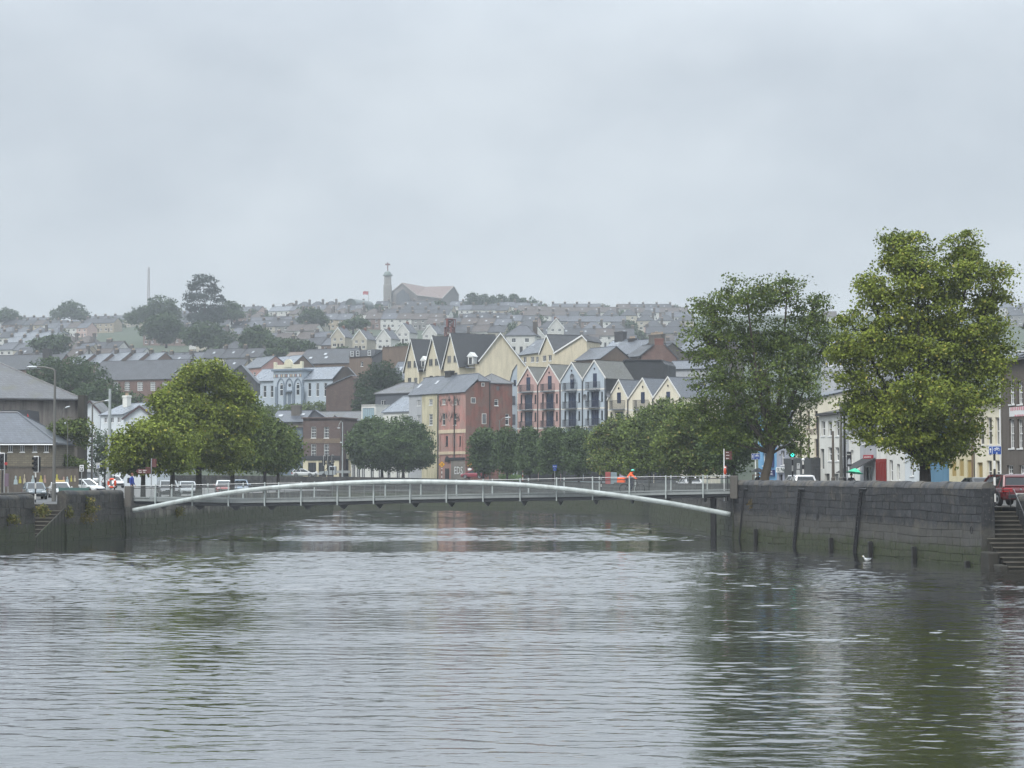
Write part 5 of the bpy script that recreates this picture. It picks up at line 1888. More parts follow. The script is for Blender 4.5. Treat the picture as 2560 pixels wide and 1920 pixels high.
# blue-grey building and roofs beside and behind it
bb = building('blue grey house with a flat parapet left of the brick pub', Fac(690, 356, 756, 354, ZF), 8, 1070, None, 'flat', wallmat('blue grey paint', S('66727d'), .3), GREYD,
              [(741, 1087, 1106, 15, 'mid', BLACK), (744, 1124, 1142, 12, 'mid', BLACK)], par=.15, name='house')
building('grey slate roofed house with a broad dark chimney behind the brick pub', Fac(676, 366, 775, 364, ZF), 8, 1055, 1028, 'gable_u', GREYD, SL_G, [], skyl=((1.2, .4), (5.3, .5)), chims=((4.1, 2.4, 1.75, .9, 1013, 0, CHIM),))
polyb('grey hipped roof house tucked behind the pub parapet', [(771, 1070), (815, 1070), (815, 1047), (785, 1026), (771, 1045)], 361, 9, plain('grey slate hanging', S('565a60')), SL_G, (2, 3), ZF)
building('pale slate roofed house rising behind the right of the pub', Fac(784, 374, 905, 372, ZF), 7, 1052, 1030, 'gable_u', GREYW, SL_M, [])
polyb('dark gabled house right of the pub chimney line', [(826, 1100), (876, 1100), (876, 1068), (836, 1040), (826, 1046)], 358, 7, BROWNW, SL_G, (2,), ZF, barge=IRON)
hs = building('low cream shop house with a blue slate roof right of the pub', Fac(852, 354, 873, 353.5, ZF), 7, 1103, 1073, 'gable_u', CREAM, SL_L, [(857, 1107, 1132, 6, 'sash'), (866, 1107, 1132, 6, 'sash')])
extra(hs, 'shopfront', DKSIGN, lambda m: m.bbox(.05, 1.45, -.2, -.004, -.3, 3.3, .02))
polyb('small cream gabled house half hidden by the big dark trees', [(873.5, 1205), (912, 1205), (912, 1098), (892, 1076), (873.5, 1096)], 353, 7, CREAM, SL_G, (2, 3), ZF, barge=DKSIGN, wins=[(885, 1108, 1130, 7, 'sash')])
fw = Fac(878, 351, 1020, 347, ZF)
ww = building('white shop with tall panelled windows behind the white car', fw, 5, 1152, 1140, 'gable_u', WHITEW, SL_G, [(x, 1160, 1196, 9, 'french') for x in (884, 896, 908, 930, 950, 972, 995)], name='shop', cat='shop')
extra(ww, 'fascia', DKSIGN, lambda m: m.bbox(0, fw.w, -.2, -.004, 2.45, 2.75, .02))
# glazed box, dark house, white house
f = Fac(903, 366, 938, 364, ZF)
gb = building('white modern box with a big glazed corner window', f, 6, 1012, None, 'flat', WHITEW, WHITE, [], name='extension', cat='building', zlow=0)
window(gb, (f.uz(907, 1050)[0], f.uz(936, 1050)[0], f.uz(920, 1052)[1], f.uz(920, 1020)[1]), 'french', -.02, plain('grey frames', S('6d7a80')), plain('pale reflecting glass', S('8ea3aa'), .1))
building('charcoal rendered house with a hipped slate roof and one white window', Fac(938, 378, 1030, 372, ZF), 8, 984, 957, 'hip', wallmat('charcoal render', S('565a60'), .3), SL_M, [(958, 1000, 1017, 12, 'mid')], hipx=3.2)
building('small white house with a pale blue slate roof in front of the charcoal house', Fac(958, 360, 1024, 354, ZF), 7, 1030, 990, 'hip', WHITEW, SL_L, [(989, 1040, 1056, 9, 'mid'), (1010, 1040, 1056, 9, 'mid')], hipx=1.4)

# ---- the red corner house and its neighbours
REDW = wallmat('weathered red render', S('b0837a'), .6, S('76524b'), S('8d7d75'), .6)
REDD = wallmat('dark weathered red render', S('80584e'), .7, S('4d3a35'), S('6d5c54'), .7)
YELW = wallmat('stained yellow render', S('bdb69c'), .6, S('6d6448'))
HF = Fac(1022, 342, 1164, 326, ZF)
def sub(pxa, pxb, fac):
    """part of a facade between two pixels"""
    a, b = fac.uz(pxa, 1100)[0], fac.uz(pxb, 1100)[0]
    A, B = fac.world(a, 0), fac.world(b, 0)
    return Fac(0, 0, 0, 0, fac.zb, world=((A.x, A.y), (B.x, B.y)))
GC = 'old terrace at the far quay corner'
heave = HF.uz(1022, 988)[1]
yr, D1 = 3.4, 4.7
hr = ZZ(938, HF.world(HF.w * .7, yr).y) - ZF
h2 = HF.uz(1187, 953)[1] if False else ZZ(954, HF.world(HF.w, 2.3).y) - ZF
slope = (hr - heave) / yr
for lab, a, b, m, wn in (('pale grey end house of the old terrace beside the small white house', 1022, 1054, GREYL, [(1047, 1000, 1015, 9, 'sash6'), (1047, 1037, 1058, 9, 'sash6'), (1047, 1090, 1112, 9, 'sash6')]),
                         ('stained yellow house between the grey and red houses of the old terrace', 1054.5, 1096.5, YELW, [(1077, 998, 1013, 9, 'sash6'), (1077, 1035, 1063, 9, 'sash6'), (1074, 1090, 1114, 9, 'sash6')])):
    sf_ = sub(a, b, HF)
    r = building(lab, sf_, yr * 2, ('m', heave), ('m', hr - heave), 'gable_u', m, SL_G, wn, over=.2, group=GC,
                 skyl=(((1.0, .35),) if a == 1022 else ((1.6, .5),)), chims=(() if a == 1022 else ((3.4, 3.4, 1.9, .8, 927, 0, CHIMD),)))
sf_ = sub(1097, 1164, HF)
rd = thing('house', 'tall red corner house with peeling render, dead creeper and painted graffiti', 'house', sf_.loc, sf_.rz, GC)
W = sf_.w
wins = []
for px, yt, yb, wp in ((1109, 997, 1012, 9), (1137, 997, 1012, 9), (1109, 1033, 1063, 8), (1137, 1033, 1063, 8), (1117, 1090, 1115, 6), (1150, 1090, 1115, 4)):
    a_, z_ = sf_.uz(px - wp / 2, yb); b_, z2_ = sf_.uz(px + wp / 2, yt)
    wins.append((a_, b_, z_, z2_))
mb = MB()
wall_grid(mb, W, -1, heave, wins, .16)
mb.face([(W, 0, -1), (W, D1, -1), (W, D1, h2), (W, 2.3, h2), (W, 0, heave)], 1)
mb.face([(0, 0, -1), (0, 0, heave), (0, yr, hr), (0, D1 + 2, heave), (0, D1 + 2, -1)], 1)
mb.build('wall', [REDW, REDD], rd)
for i, r in enumerate(wins):
    window(rd, r, 'sash6' if i < 2 else 'sash', .16, OFFW if i < 4 else IRON, GLASS2 if i == 0 else GLASS)
mb = MB()
e = .15
mb.slab([(-.0, -.25, heave - .25 * slope), (W + e, -.25, heave - .25 * slope), (W + e, 2.3, heave + 2.3 * slope), (W - 1.6, yr, hr), (0, yr, hr)], -.12)
mb.slab([(W + e, 2.25, h2 + .02), (W + e, D1, h2 + .02), (W - 1.6, yr, hr)], -.1)
mb.slab([(W - 1.6, yr, hr), (W + e, D1, h2 + .02), (0, D1 + 2, heave), (0, yr, hr)], -.1)
mb.tube([(W + e, 2.28, h2 + .14), (W - 1.6, yr, hr + .12), (0, yr, hr + .12)], .12, 6)
mb.tube([(W + e, D1, h2 + .12), (W - 1.6, yr, hr + .12)], .1, 6)
mb.build('roof', SL_G, rd)
CRB = wallmat('cream string course', S('c9b9a0'), .4)
for yt, yb, x0, x1 in ((1074, 1083, 1097.5, 1163), (1129, 1136, 1097.5, 1163)):
    z0_, z1_ = sf_.uz(1130, yb)[1], sf_.uz(1130, yt)[1]
    extra(rd, 'string_course', CRB, lambda m: m.bbox(0, W + .05, -.12, -.004, z0_, z1_, .02))
for px in (1100, 1130, 1155, 1162):
    u = sf_.uz(px, 1100)[0]
    extra(rd, 'pilaster', REDW, lambda m: m.bbox(u - .22, u + .22, -.09, -.004, -.5, sf_.uz(1130, 1083.3)[1], .02))
for px, yt in ((1083, 985), (1138, 990)):
    u = sf_.uz(px, 1100)[0]
    extra(rd, 'downpipe', DPIPE, lambda m: m.tube([(max(u, -.0), -.2, -.3), (max(u, -.0), -.2, sf_.uz(1130, yt)[1])], .1, 7))
# dead creeper stems left on the wall round the upper windows
mb = MB()
for row in (1004, 1044):
    for px in (1102, 1117, 1124, 1129, 1144, 1147):
        u, z = sf_.uz(px, row)
        for k in range(4):
            p = Vector((u + rnd.uniform(-.25, .25), -.03, z + rnd.uniform(-.8, .3)))
            pts = [p]
            for q in range(4):
                pts.append(pts[-1] + Vector((rnd.uniform(-.22, .22), rnd.uniform(-.005, .005), rnd.uniform(.05, .35))))
            mb.tube(pts, [.05, .045, .04, .03, .015], 4)
tag(mb.build('dead_creeper', plain('dead creeper', S('2c2522')), rd), None)
# blocked-up shopfront
GRB = wallmat('grey cement', S('85807a'), .5)
ua, ub = sf_.uz(1131, 1170)[0], sf_.uz(1163.5, 1170)[0]
zt2 = sf_.uz(1150, 1150)[1]
bl = extra(rd, 'blocked_shopfront', GRB, lambda m: m.bbox(ua, ub, -.3, -.004, -1, zt2, .03))
extra(bl, 'shop_cornice', DKSIGN, lambda m: m.bbox(ua - 1.6, ub + .05, -.42, -.005, zt2 + .004, zt2 + .42, .03))
uc, zc = sf_.uz(1147, 1177, -.3)
GRAF = plain('white graffiti', S('c9cac8'))
text_obj('EDS', 1.75, plain('black graffiti edge', S('1e1e20')), bl, (uc - .1, -.312, zc), squash=.62 * (ub - ua) / 3.4 * 1.25, bold=.09, depth=.004)
text_obj('EDS', 1.75, GRAF, bl, (uc - .1, -.322, zc), squash=.62 * (ub - ua) / 3.4 * 1.25, bold=.035, depth=.004)
ud = sf_.uz(1118, 1170)[0]
def archdoor(m):
    zt_ = sf_.uz(1118, 1150)[1]
    m.prism([(ud - .75, zt_ - .3), (ud + .75, zt_ - .3)] + [(ud + .75 * math.cos(a), zt_ - .3 + .95 * math.sin(a)) for a in [math.pi * k / 10 for k in range(1, 10)]], -.06, -.005)
    m.box(ud - .65, ud + .65, -.05, -.005, -1, zt_ - 1.4)
extra(rd, 'door', IRON, archdoor)
# brown-red rear house
A = sf_.world(W - .0, D1 + .02); B = sf_.world(W, D1 + 4.3)
rf_ = Fac(0, 0, 0, 0, ZF, world=((A.x, A.y), (B.x, B.y)))
rh_ = building('dark red rear house with a small hipped slate roof joining the corner house', rf_, 6, ('m', h2 - .1), ('m', 1.6), 'hip', REDD, SL_M,
               [(1245, 966, 976, 8, 'dark', None, GLASS2), (1241, 999, 1014, 10, 'top'), (1268, 1035, 1062, 9, 'sash')], over=.2, group=GC, hipx=2.1)
def side_win(px, yt, yb, wp, st):
    ff = Fac(0, 0, 0, 0, ZF, world=(((p := sf_.world(W, 0)).x, p.y), ((q := sf_.world(W, D1)).x, q.y)))
    a_, z_ = ff.uz(px - wp / 2, yb); b_, z2_ = ff.uz(px + wp / 2, yt)
    mb = MB()
    mb.box(W - .01, W + .05, a_, b_, z_, z2_, 0)
    mb.box(W + .051, W + .06, a_ + .08, b_ - .08, z_ + .08, z2_ - .08, 1)
    mb.build('window', [OFFW, GLASS2], rd)
for s in ((1207, 957, 966, 8, 'x'), (1183, 994, 1008, 12, 'x'), (1210, 1034, 1060, 11, 'x')):
    side_win(*s)
extra(rd, 'downpipe', DPIPE, lambda m: m.tube([(W + .1, D1 - .15, -.3), (W + .1, D1 - .15, h2 - .1)], .08, 7))

# ---- pastel gabled apartments
PF = Fac(1294, 348, 1515, 332, ZF)
PINK = wallmat('pink render', S('b89a94'), .4)
SKYB = wallmat('pale sky blue render', S('a9b4bd'), .35)
SL_P = slate('grey brown tiles', S('55554f'), .45, .3)
BALC = plain('balcony iron', S('2d2e33'), .5)
GP = 'gabled apartment houses on the far quay'
DISH = plain('satellite dish grey', S('5a5c60'), .5)
def balcony(root, fac, px, yt, yb, wp, out=.9):
    u0, z0 = fac.uz(px - wp / 2, yb); u1, z1 = fac.uz(px + wp / 2, yt)
    mb = MB()
    mb.bbox(u0, u1, -out, -.004, z0 - .12, z0, .02, 1)
    b = mb.build('balcony', [BALC, LEAD], root)
    mb = MB()
    for x0, y0, x1, y1 in ((u0 + .04, -out + .04, u1 - .04, -out + .04), (u0 + .04, -out + .04, u0 + .04, -.02), (u1 - .04, -out + .04, u1 - .04, -.02)):
        L = math.hypot(x1 - x0, y1 - y0)
        n = max(2, int(L / .13))
        mb.tube([(x0, y0, z1), (x1, y1, z1)], .03, 5)
        for k in range(n + 1):
            x, y = lerp(x0, x1, k / n), lerp(y0, y1, k / n)
            mb.box(x - .014, x + .014, y - .014, y + .014, z0 + .005, z1)
    mb.build('railing', BALC, b)
    return b
def gable_unit(label, fac, a, b, apex_px, apex_py, eave_py, wallm, roofm, rows, door, band, dish=None, depth=9, group=GP, endm=None):
    sf = sub(a, b, fac)
    h = sf.uz(b, eave_py)[1]
    ua, za = sf.uz(apex_px, apex_py)
    wn = [(door[0], door[1], door[2], door[3], 'french', BLUEFR, GLASSB)]
    for (px, yt, yb, wp) in rows:
        wn.append((px, yt, yb, wp, 'french' if wp > 8 else 'top', BLUEFR if wp > 8 else IRON, GLASSB if wp > 8 else GLASS))
    r = building(label, sf, depth, ('m', h), ('m', za - h), 'gable_v', wallm, roofm, wn, apex=ua / sf.w, over=.12, group=group, rec=.15, endm=endm)
    # pale stone verge and bands
    mb = MB()
    w = sf.w
    for x0, zz0, x1, zz1 in ((-.1, h - .02, ua, za + .05), (w + .1, h - .02, ua, za + .05)):
        p0, p1 = Vector((x0, -.2, zz0 + .18)), Vector((x1, -.2, zz1 + .18))
        dn, bk = Vector((0, 0, -.3)), Vector((0, .07, 0))
        mb.loft([[p0, p0 + dn, p0 + dn + bk, p0 + bk], [p1, p1 + dn, p1 + dn + bk, p1 + bk]])
    mb.build('verge', OFFW, r)
    for py in band:
        z = sf.uz((a + b) / 2, py)[1]
        extra(r, 'band', OFFW, lambda m: m.box(.02, w - .02, -.05, -.004, z - .13, z + .13))
    extra(r, 'downpipe', IRON, lambda m: m.tube([(w - .06, -.16, -.3), (w - .06, -.16, h)], .09, 6))
    extra(r, 'lamp', IRON, lambda m: m.lathe([(.02, za - 1.5), (.12, za - 1.35), (.1, za - 1.15), (.02, za - 1.1)], 8, (ua, -.14, 0)))
    def shop_(m):
        m.bbox(.15, w - .15, -.1, -.004, -.6, 2.9, .02)
        for k in range(4):
            x = lerp(.3, w - .3, k / 3)
            m.box(x - .08, x + .08, -.16, -.101, -.6, 2.7)
        m.bbox(.05, w - .05, -.25, -.005, 2.904, 3.4, .03)
    extra(r, 'shopfront', plain('dark shopfront', S('2f3033'), .3, var=.4, vs=.5), shop_)
    if dish:
        u, z = sf.uz(*dish)
        extra(r, 'satellite_dish', DISH, lambda m: m.lathe([(.05, 0), (.3, -.05), (.5, -.16), (.52, -.16), (.32, -.02), (.05, .03)], 14, (u, -.5, z), 0, 'y'))
    return r, sf
for lab, a, b, ap, ev, wm, dx, dish in (('left pink gabled apartment house with iron balconies', 1294, 1346, (1320.5, 919), 962, PINK, 0, None),
                                      ('right pink gabled apartment house with iron balconies, next to the blue ones', 1346.3, 1402, (1374, 912.6), 958, PINK, 1, None),
                                      ('left pale blue gabled apartment house, beside the pink ones', 1402.3, 1458, (1430, 907.5), 950.6, SKYB, 2, (1437, 942)),
                                      ('right pale blue gabled apartment house, beside the slate-hung wall', 1458.3, 1515, (1487, 902.5), 945.6, SKYB, 3, (1469, 993))):
    k = (0, -3.4, -6.5, -10)[dx]
    c = ap[0]
    pv = (980, 979, 975, 974)[dx]
    r, sf = gable_unit(lab, PF, a, b, *ap, ev, wm, SL_P,
                       [(c + .5, 986 + k * .8, 1024 + k * .5, 19), (c + .5, 1029 + k * .5, 1068 + k * .4, 19), (c - 17, 987 + k * .8, 1009 + k * .6, 4.5), (c + 18, 987 + k * .8, 1009 + k * .6, 4.5),
                        (c - 17, 1031 + k * .5, 1053 + k * .4, 4.5), (c + 18, 1031 + k * .5, 1053 + k * .4, 4.5), (c - 6, 1100, 1130, 14), (c + 12, 1100, 1130, 8)],
                       (c + .8, 943 + k, 976 + k * .8, 9), (980 + k * .7, 1025 + k * .45, 1071 + k * .35), dish, 6.4 if dx == 3 else 9, endm=slate('dark hung slate', S('25282c'), .6, .1, .35, .5) if dx == 3 else None)
    for yt, yb in ((962, 981), (1009, 1025), (1054, 1070)):
        balcony(r, sf, c - 1, yt + k * .75, yb + k * .65, 29)
# blue return at the left end
polyb('narrow pale blue gable end showing left of the pink houses', [(1274, 1210), (1293, 1210), (1293, 912), (1283, 927), (1274, 962)], 350, 6, SKYB, SL_P, (2, 3), ZF, group=GP, over=.1,
      wins=[(1287, 950, 964, 6, 'top', BLUEFR), (1284, 990, 1012, 8, 'french', BLUEFR), (1284, 1036, 1062, 8, 'french', BLUEFR)])
# slate-hung block behind
polyb('broad dark slate-hung wall with a sloping left edge behind the blue house', [(1517, 1200), (1662, 1200), (1662, 910), (1655, 902), (1563, 901), (1517, 946)], 349, 9,
      slate('dark hung slate', S('25282c'), .6, .1, .35, .5), SL_D, (3, 4), ZF, dB=346, name='house')
building('pale grey walled building with a slate roof right of the slate-hung wall', Fac(1665, 362, 1790, 358, ZF), 8, 924, 903, 'gable_u', GREYL, SL_G, [(1672, 938, 955, 8, 'plain', GREYL)])
# cream gabled houses
QFc = Fac(1520, 331, 1702, 318, 3.6)
CRY = wallmat('pale cream yellow render', S('d3ccb8'), .35)
for lab, a, b, ap, ev, i in (('left cream gabled house with balcony and satellite dish', 1520, 1571.6, (1548, 951), 998, 0),
                             ('middle cream gabled house, partly behind the quay trees', 1572, 1634, (1607.6, 947), 996, 1),
                             ('right cream gabled house beside the airy tree', 1634.4, 1702, (1671, 944), 993, 2)):
    r, sf = gable_unit(lab, QFc, a, b, *ap, ev, CRY, SL_G,
                       [(ap[0], 1029, 1056, 21), (ap[0] - 20, 1030, 1050, 5), (ap[0] + 20, 1030, 1050, 5)], (ap[0], 981 - i, 1008, 9), (1024,), (1528.6, 986) if i == 0 else None, group='cream gabled houses on the far quay')
    balcony(r, sf, ap[0] - 1, 1001 - i, 1023, 31)

# ---- the school with three arches
SF = Fac(630, 492, 830, 480, ZZ(1010, 488))
SCH = wallmat('pale blue grey paint', S('aab4be'), .2)
STR = plain('slate blue trim', S('66727f'), .6)
SG = SF
wn = [(x, 964, 993, 7.5, 'sash') for x in (644, 662, 680)] + [(x, 957, 991, 7.5, 'sash') for x in (774, 794, 814)]
sch = building('pale blue grey school with three round arches and a cream pediment', SF, 9, 952, 921, 'gable_u', SCH, SL_L, wn, over=.4, name='school', cat='school', zlow=-6)
W = SF.w
a0, a1 = SF.uz(689, 960)[0], SF.uz(760, 960)[0]
zc = SF.uz(724, 928)[1]
def cen(m):
    m.box(a0, a1, -.9, 5, -6, zc)
cb_ = extra(sch, 'central_block', SCH, cen)
extra(cb_, 'cornice', STR, lambda m: m.bbox(a0 - .45, a1 + .45, -1.35, 5.2, zc + .004, zc + .55, .1))
def par_(m):
    zp = zc + .56
    m.bbox(a0 + .1, a1 - .1, -.7, -.2, zp, zp + 1.0, .04)
    for u in (a0 + .3, a1 - .3):
        m.bbox(u - .35, u + .35, -.85, -.1, zp, zp + 1.7, .05)
    cu = (a0 + a1) / 2
    m.prism([(cu - 1.4, zp + 1.0), (cu + 1.4, zp + 1.0)] + [(cu + 1.2 * math.cos(t), zp + 1.1 + 1.25 * math.sin(t)) for t in [math.pi * k / 12 for k in range(13)]], -.75, -.25)
    m.box(cu - 1.1, cu + 1.1, -.9, -.751, zp + .35, zp + .95)
extra(cb_, 'pediment', plain('cream stone', S('c6c1aa')), par_)
z0_, z1_ = SF.uz(724, 943)[1], SF.uz(724, 936)[1]
fz = extra(cb_, 'frieze', STR, lambda m: m.box(a0 + .05, a1 - .05, -.96, -.904, z0_ - .1, z1_ + .1))
TILE = [plain('frieze tile ' + n, S(c)) for n, c in (('a', 'b8b6a8'), ('b', '8f6f62'), ('c', 'c9cdd0'), ('d', 'a58f78'))]
for k in range(12):
    u = lerp(a0 + .35, a1 - .35, k / 11)
    extra(cb_, 'tile', TILE[k % 4], lambda m: m.box(u - .2, u + .2, -1.0, -.962, z0_, z1_))
for px in (702.5, 723.5, 744.7):
    u, zs = SF.uz(px, 967, -.9)
    rr = 9.3 * 486 / F
    mb = MB()
    k_ = 14
    for q in range(k_):
        t0, t1 = math.pi * q / k_, math.pi * (q + 1) / k_
        mb.face([(u + rr * math.cos(t0), -1.06, zs + rr * 2.0 * math.sin(t0)), (u + (rr + .3) * math.cos(t0), -1.06, zs + (rr * 2.0 + .3) * math.sin(t0)),
                 (u + (rr + .3) * math.cos(t1), -1.06, zs + (rr * 2.0 + .3) * math.sin(t1)), (u + rr * math.cos(t1), -1.06, zs + rr * 2.0 * math.sin(t1))][::-1])
        mb.face([(u + rr * math.cos(t0), -1.06, zs + rr * 2.0 * math.sin(t0)), (u + rr * math.cos(t1), -1.06, zs + rr * 2.0 * math.sin(t1)), (u + rr * math.cos(t1), -.9, zs + rr * 2.0 * math.sin(t1)), (u + rr * math.cos(t0), -.9, zs + rr * 2.0 * math.sin(t0))])
    mb.build('arch', STR, cb_)
for px in (692, 713, 734.5, 757):
    u = SF.uz(px, 980, -.9)[0]
    extra(cb_, 'pilaster', STR, lambda m: m.bbox(u - .38, u + .38, -1.15, -.905, -6, SF.uz(px, 967, -.9)[1], .04))
def archwin(px, yt, yb, wp):
    u, z0 = SF.uz(px, yb, -.9); z1 = SF.uz(px, yt, -.9)[1]
    hw = wp / 2 * 486 / F
    arc = [(u + hw * math.cos(t), z1 - hw + hw * math.sin(t)) for t in [math.pi * k / 10 for k in range(11)]]
    mb = MB()
    mb.prism([(u - hw, z0), (u + hw, z0)] + arc, -.93, -.902, 1)
    mb.box(u - hw, u + hw, -.97, -.931, z0, z0 + .12, 0)
    mb.box(u - hw, u + hw, -.97, -.931, lerp(z0, z1, .5) - .08, lerp(z0, z1, .5) + .08, 0)
    mb.box(u - hw, u + hw, -.97, -.931, z1 - hw - .06, z1 - hw + .06, 0)
    mb.build('window', [WHITE, GLASS], cb_)
archwin(704, 958, 990, 8); archwin(745, 957, 988, 8)
u, z = SF.uz(724.4, 963, -.9)
extra(cb_, 'round_window', GLASS, lambda m: m.lathe([(.05, -.93), (.42, -.93), (.42, -.9)], 16, (u, 0, z), 0, 'y'))
u, z = SF.uz(724, 979, -.9)
def door_(m):
    m.box(u - .9, u + .9, -1.5, -.905, z - .1, z + .25)
    m.box(u - .5, u + .5, -.95, -.905, -2, z - .3)
extra(cb_, 'doorcase', STR, door_)
# ruin, sheds and dark houses round the school
RUIN = brickmat('reddish rubble stone', S('66524a'), S('54453f'), S('4a423d'), .6, .3, .03, .9, .4, .6)
polyb('tall ruined rubble wall with a lean-to slate roof right of the school', [(815, 1065), (885, 1065), (885, 945), (880, 939), (815, 967)], 438, 4, RUIN, SL_L, (3,), 8, name='ruin', cat='ruin', dB=436)
polyb('dark gabled stone house behind the ruined wall', [(832, 1000), (893, 1000), (893, 945), (868, 918), (858, 918), (832, 948)], 452, 7, wallmat('dark stone', S('45403c'), .5), SL_G, (2, 4), 16)
building('long dark roofed house with three skylights above the school', Fac(740, 523, 872, 517, 24), 12, 910, 873, 'gable_u', BROWNW, SL_D, [], skyl=((3.0, .3), (6.6, .55), (7.6, .3)), zlow=-8)
f = Fac(872, 513, 934, 508, 24)
mz = building('black mansard house with white dormer windows', f, 9, 893, None, 'flat', BROWNW, SL_G, [(905, 904, 916, 6, 'sash')], zlow=-8)
zz0 = f.uz(872, 893)[1]; zz1 = f.uz(872, 876)[1]
mb = MB()
mb.loft([[(-.2, -.2, zz0 + .04), (f.w + .2, -.2, zz0 + .04), (f.w + .2, 9.2, zz0 + .04), (-.2, 9.2, zz0 + .04)], [(.1, .7, zz1), (f.w - .1, .7, zz1), (f.w - .1, 8.5, zz1), (.1, 8.5, zz1)]])
mb.build('roof', SL_D, mz)
for px in (882, 896, 925):
    u = f.uz(px, 886)[0]
    window(mz, (u - .5, u + .5, zz0 + .2, zz1 - .25), 'sash', -.25, WHITE)
polyb('dark gabled house end right of the black mansard', [(930, 940), (990, 940), (990, 902), (963, 871), (930, 893)], 505, 8, wallmat('dark slate cladding', S('45464a'), .3), SL_G, (2, 3), 20)
building('long brown roofed shed above the school pediment', Fac(705, 548, 822, 542, 27), 9, 899, 880, 'gable_u', BROWNW, slate('brown sheet roof', S('6b5d53'), .6, .2), [], name='shed', cat='shed', zlow=-8)
building('brown brick warehouse left of the cream gables', Fac(955, 480, 1030, 474, 22), 9, 868, None, 'flat', BROWNW, BROWNW, [], name='warehouse', cat='warehouse', zlow=-8)
building('slate roofed house with one bright skylight left of the cream gables', Fac(968, 440, 1030, 436, 14), 8, 950, 905, 'gable_u', GREYD, SL_G, [], skyl=((1.8, .5),), zlow=-6)
building('pink walled house with a pale slate roof left of the school', Fac(607, 508, 652, 500, 22), 8, 922, 893, 'gable_u', wallmat('faded pink render', S('a5837c'), .3), SL_G, [(622, 930, 942, 6, 'sash'), (636, 930, 942, 6, 'sash')], zlow=-6)
building('pale roofed house stepping up behind the pink walled house', Fac(650, 512, 722, 502, 23), 8, 924, 892, 'gable_u', BROWNW, SL_L, [], zlow=-6, chims=((2.2, 2.4, 1.3, .8, 890, 2, CHIMD),))
polyb('dark gable end just above the tallest left quay tree', [(575, 985), (640, 985), (640, 955), (602, 913), (575, 935)], 470, 8, wallmat('dark gable render', S('4a4a4b'), .4), SL_G, (2, 3), 16)
building('long brick school building with a plain dark slate roof and white gridded windows', Fac(225, 528, 447, 518, ZZ(1004, 522)), 11, 950, 902, 'gable_u', BRICKR, slate('plain charcoal slate', S('43464b'), .6, .1), [(318, 955, 977, 13, 'grid'), (350, 955, 977, 14, 'grid'), (290, 955, 977, 12, 'grid'), (382, 955, 977, 13, 'grid'), (412, 955, 977, 13, 'grid')], name='school', cat='school', zlow=-8)
building('dark slate roofed block with a square chimney at the far left', Fac(-40, 545, 135, 538, 22), 11, 925, 888, 'gable_u', BRICKR, SL_D, [], chims=((16.8, 4, 2.0, 1.4, 872, 0, CHIMD),), zlow=-8)

# ---- cream apartments with steep gables
CRM = wallmat('warm cream render', S('c6bda6'), .45)
GT = 'cream apartments with steep gables'
SL_X = slate('near black slate', S('232529'), .5, .05)
for lab, a, b, ap, eL, dA, dB_, z1 in (('left steep cream gable with two windows', 1011, 1047, (1029.6, 849), 925, 414, 408.7, 945), ('middle steep cream gable with two windows', 1064, 1102, (1083, 842), 919, 404, 398.6, 945),
                                   ('right steep cream gable with a long near-black roof', 1109, 1148, (1127.6, 834), 914, 394, 388.5, 945)):
    f = Fac(a, dA, b, dB_, 12)
    i = {1011: 0, 1064: 1, 1109: 2}[a]
    y0 = (902, 897, 889)[i]
    c1, c2 = ((1023.5, 1039), (1077.5, 1092.5), (1123.5, 1139))[i]
    r = building(lab, f, 9.5, eL, ap[1], 'gable_v', CRM, SL_X, [(c1, y0, y0 + 18, 9, 'mid'), (c2, y0 - 1, y0 + 17, 9, 'mid'), (c1, y0 + 42, y0 + 56, 9, 'mid'), (c2, y0 + 42, y0 + 56, 9, 'mid')],
                 barge=WHITE, over=.35, group=GT, zlow=-10, frame=plain('grey brown frames', S('8a8578')))
def link(label, a, b, dA, dB_, top, dpx, dyt, dyb):
    f = Fac(a, dA, b, dB_, 12)
    r = building(label, f, 6, top, None, 'flat', CRM, SL_X, [(dpx, top + 24, top + 40, 8, 'sash')], group=GT, zlow=-10)
    u, z0 = f.uz(dpx, dyb)
    z1 = f.uz(dpx, dyt)[1]
    def dm(m):
        m.box(u - .55, u + .55, -.3, 1.5, z0, z1 - .6, 0)
        m.prism([(u - .8, z1 - .6), (u + .8, z1 - .6), (u, z1 + .3)], -.45, 1.5, 0)
    d_ = extra(r, 'dormer', WHITE, dm)
    window(d_, (u - .4, u + .4, z0 + .1, z1 - .7), 'plain', -.33, OFFW, GLASS)
    balcony(r, f, dpx, dyb - 2, dyb + 7, 20, .8)
link('recessed cream bay with a white dormer between the left and middle steep gables', 1046, 1068, 409.5, 408, 919, 1060.5, 894, 917)
link('recessed cream bay with a white dormer right of the right steep gable', 1148, 1204, 390, 388, 912, 1178, 884, 912)
polyb('big plain cream gable wall facing the river above the red corner house', [(1199, 1010), (1310.6, 1010), (1310.6, 911), (1251, 833), (1199, 900)], 386, 10, CRM, SL_G, (2, 3), 10, dB=386.4, barge=WHITE, group=GT, over=.4)
GT2 = 'cream houses behind the pastel gables'
building('cream house with a dark roof and two windows, behind the blue gables', Fac(1351, 412, 1387, 405, 12), 9, 882, 838, 'gable_v', CRM, SL_X, [(1361, 888, 904, 9, 'mid'), (1375, 887, 903, 8, 'mid')], barge=WHITE, group=GT2, zlow=-8)
polyb('plain cream side wall with a dark roof edge behind the blue gables', [(1387.5, 985), (1467, 985), (1467, 851), (1456, 839), (1387.5, 882)], 403, 7, CRM, SL_X, (2, 3), 12, dB=400, barge=WHITE, group=GT2)
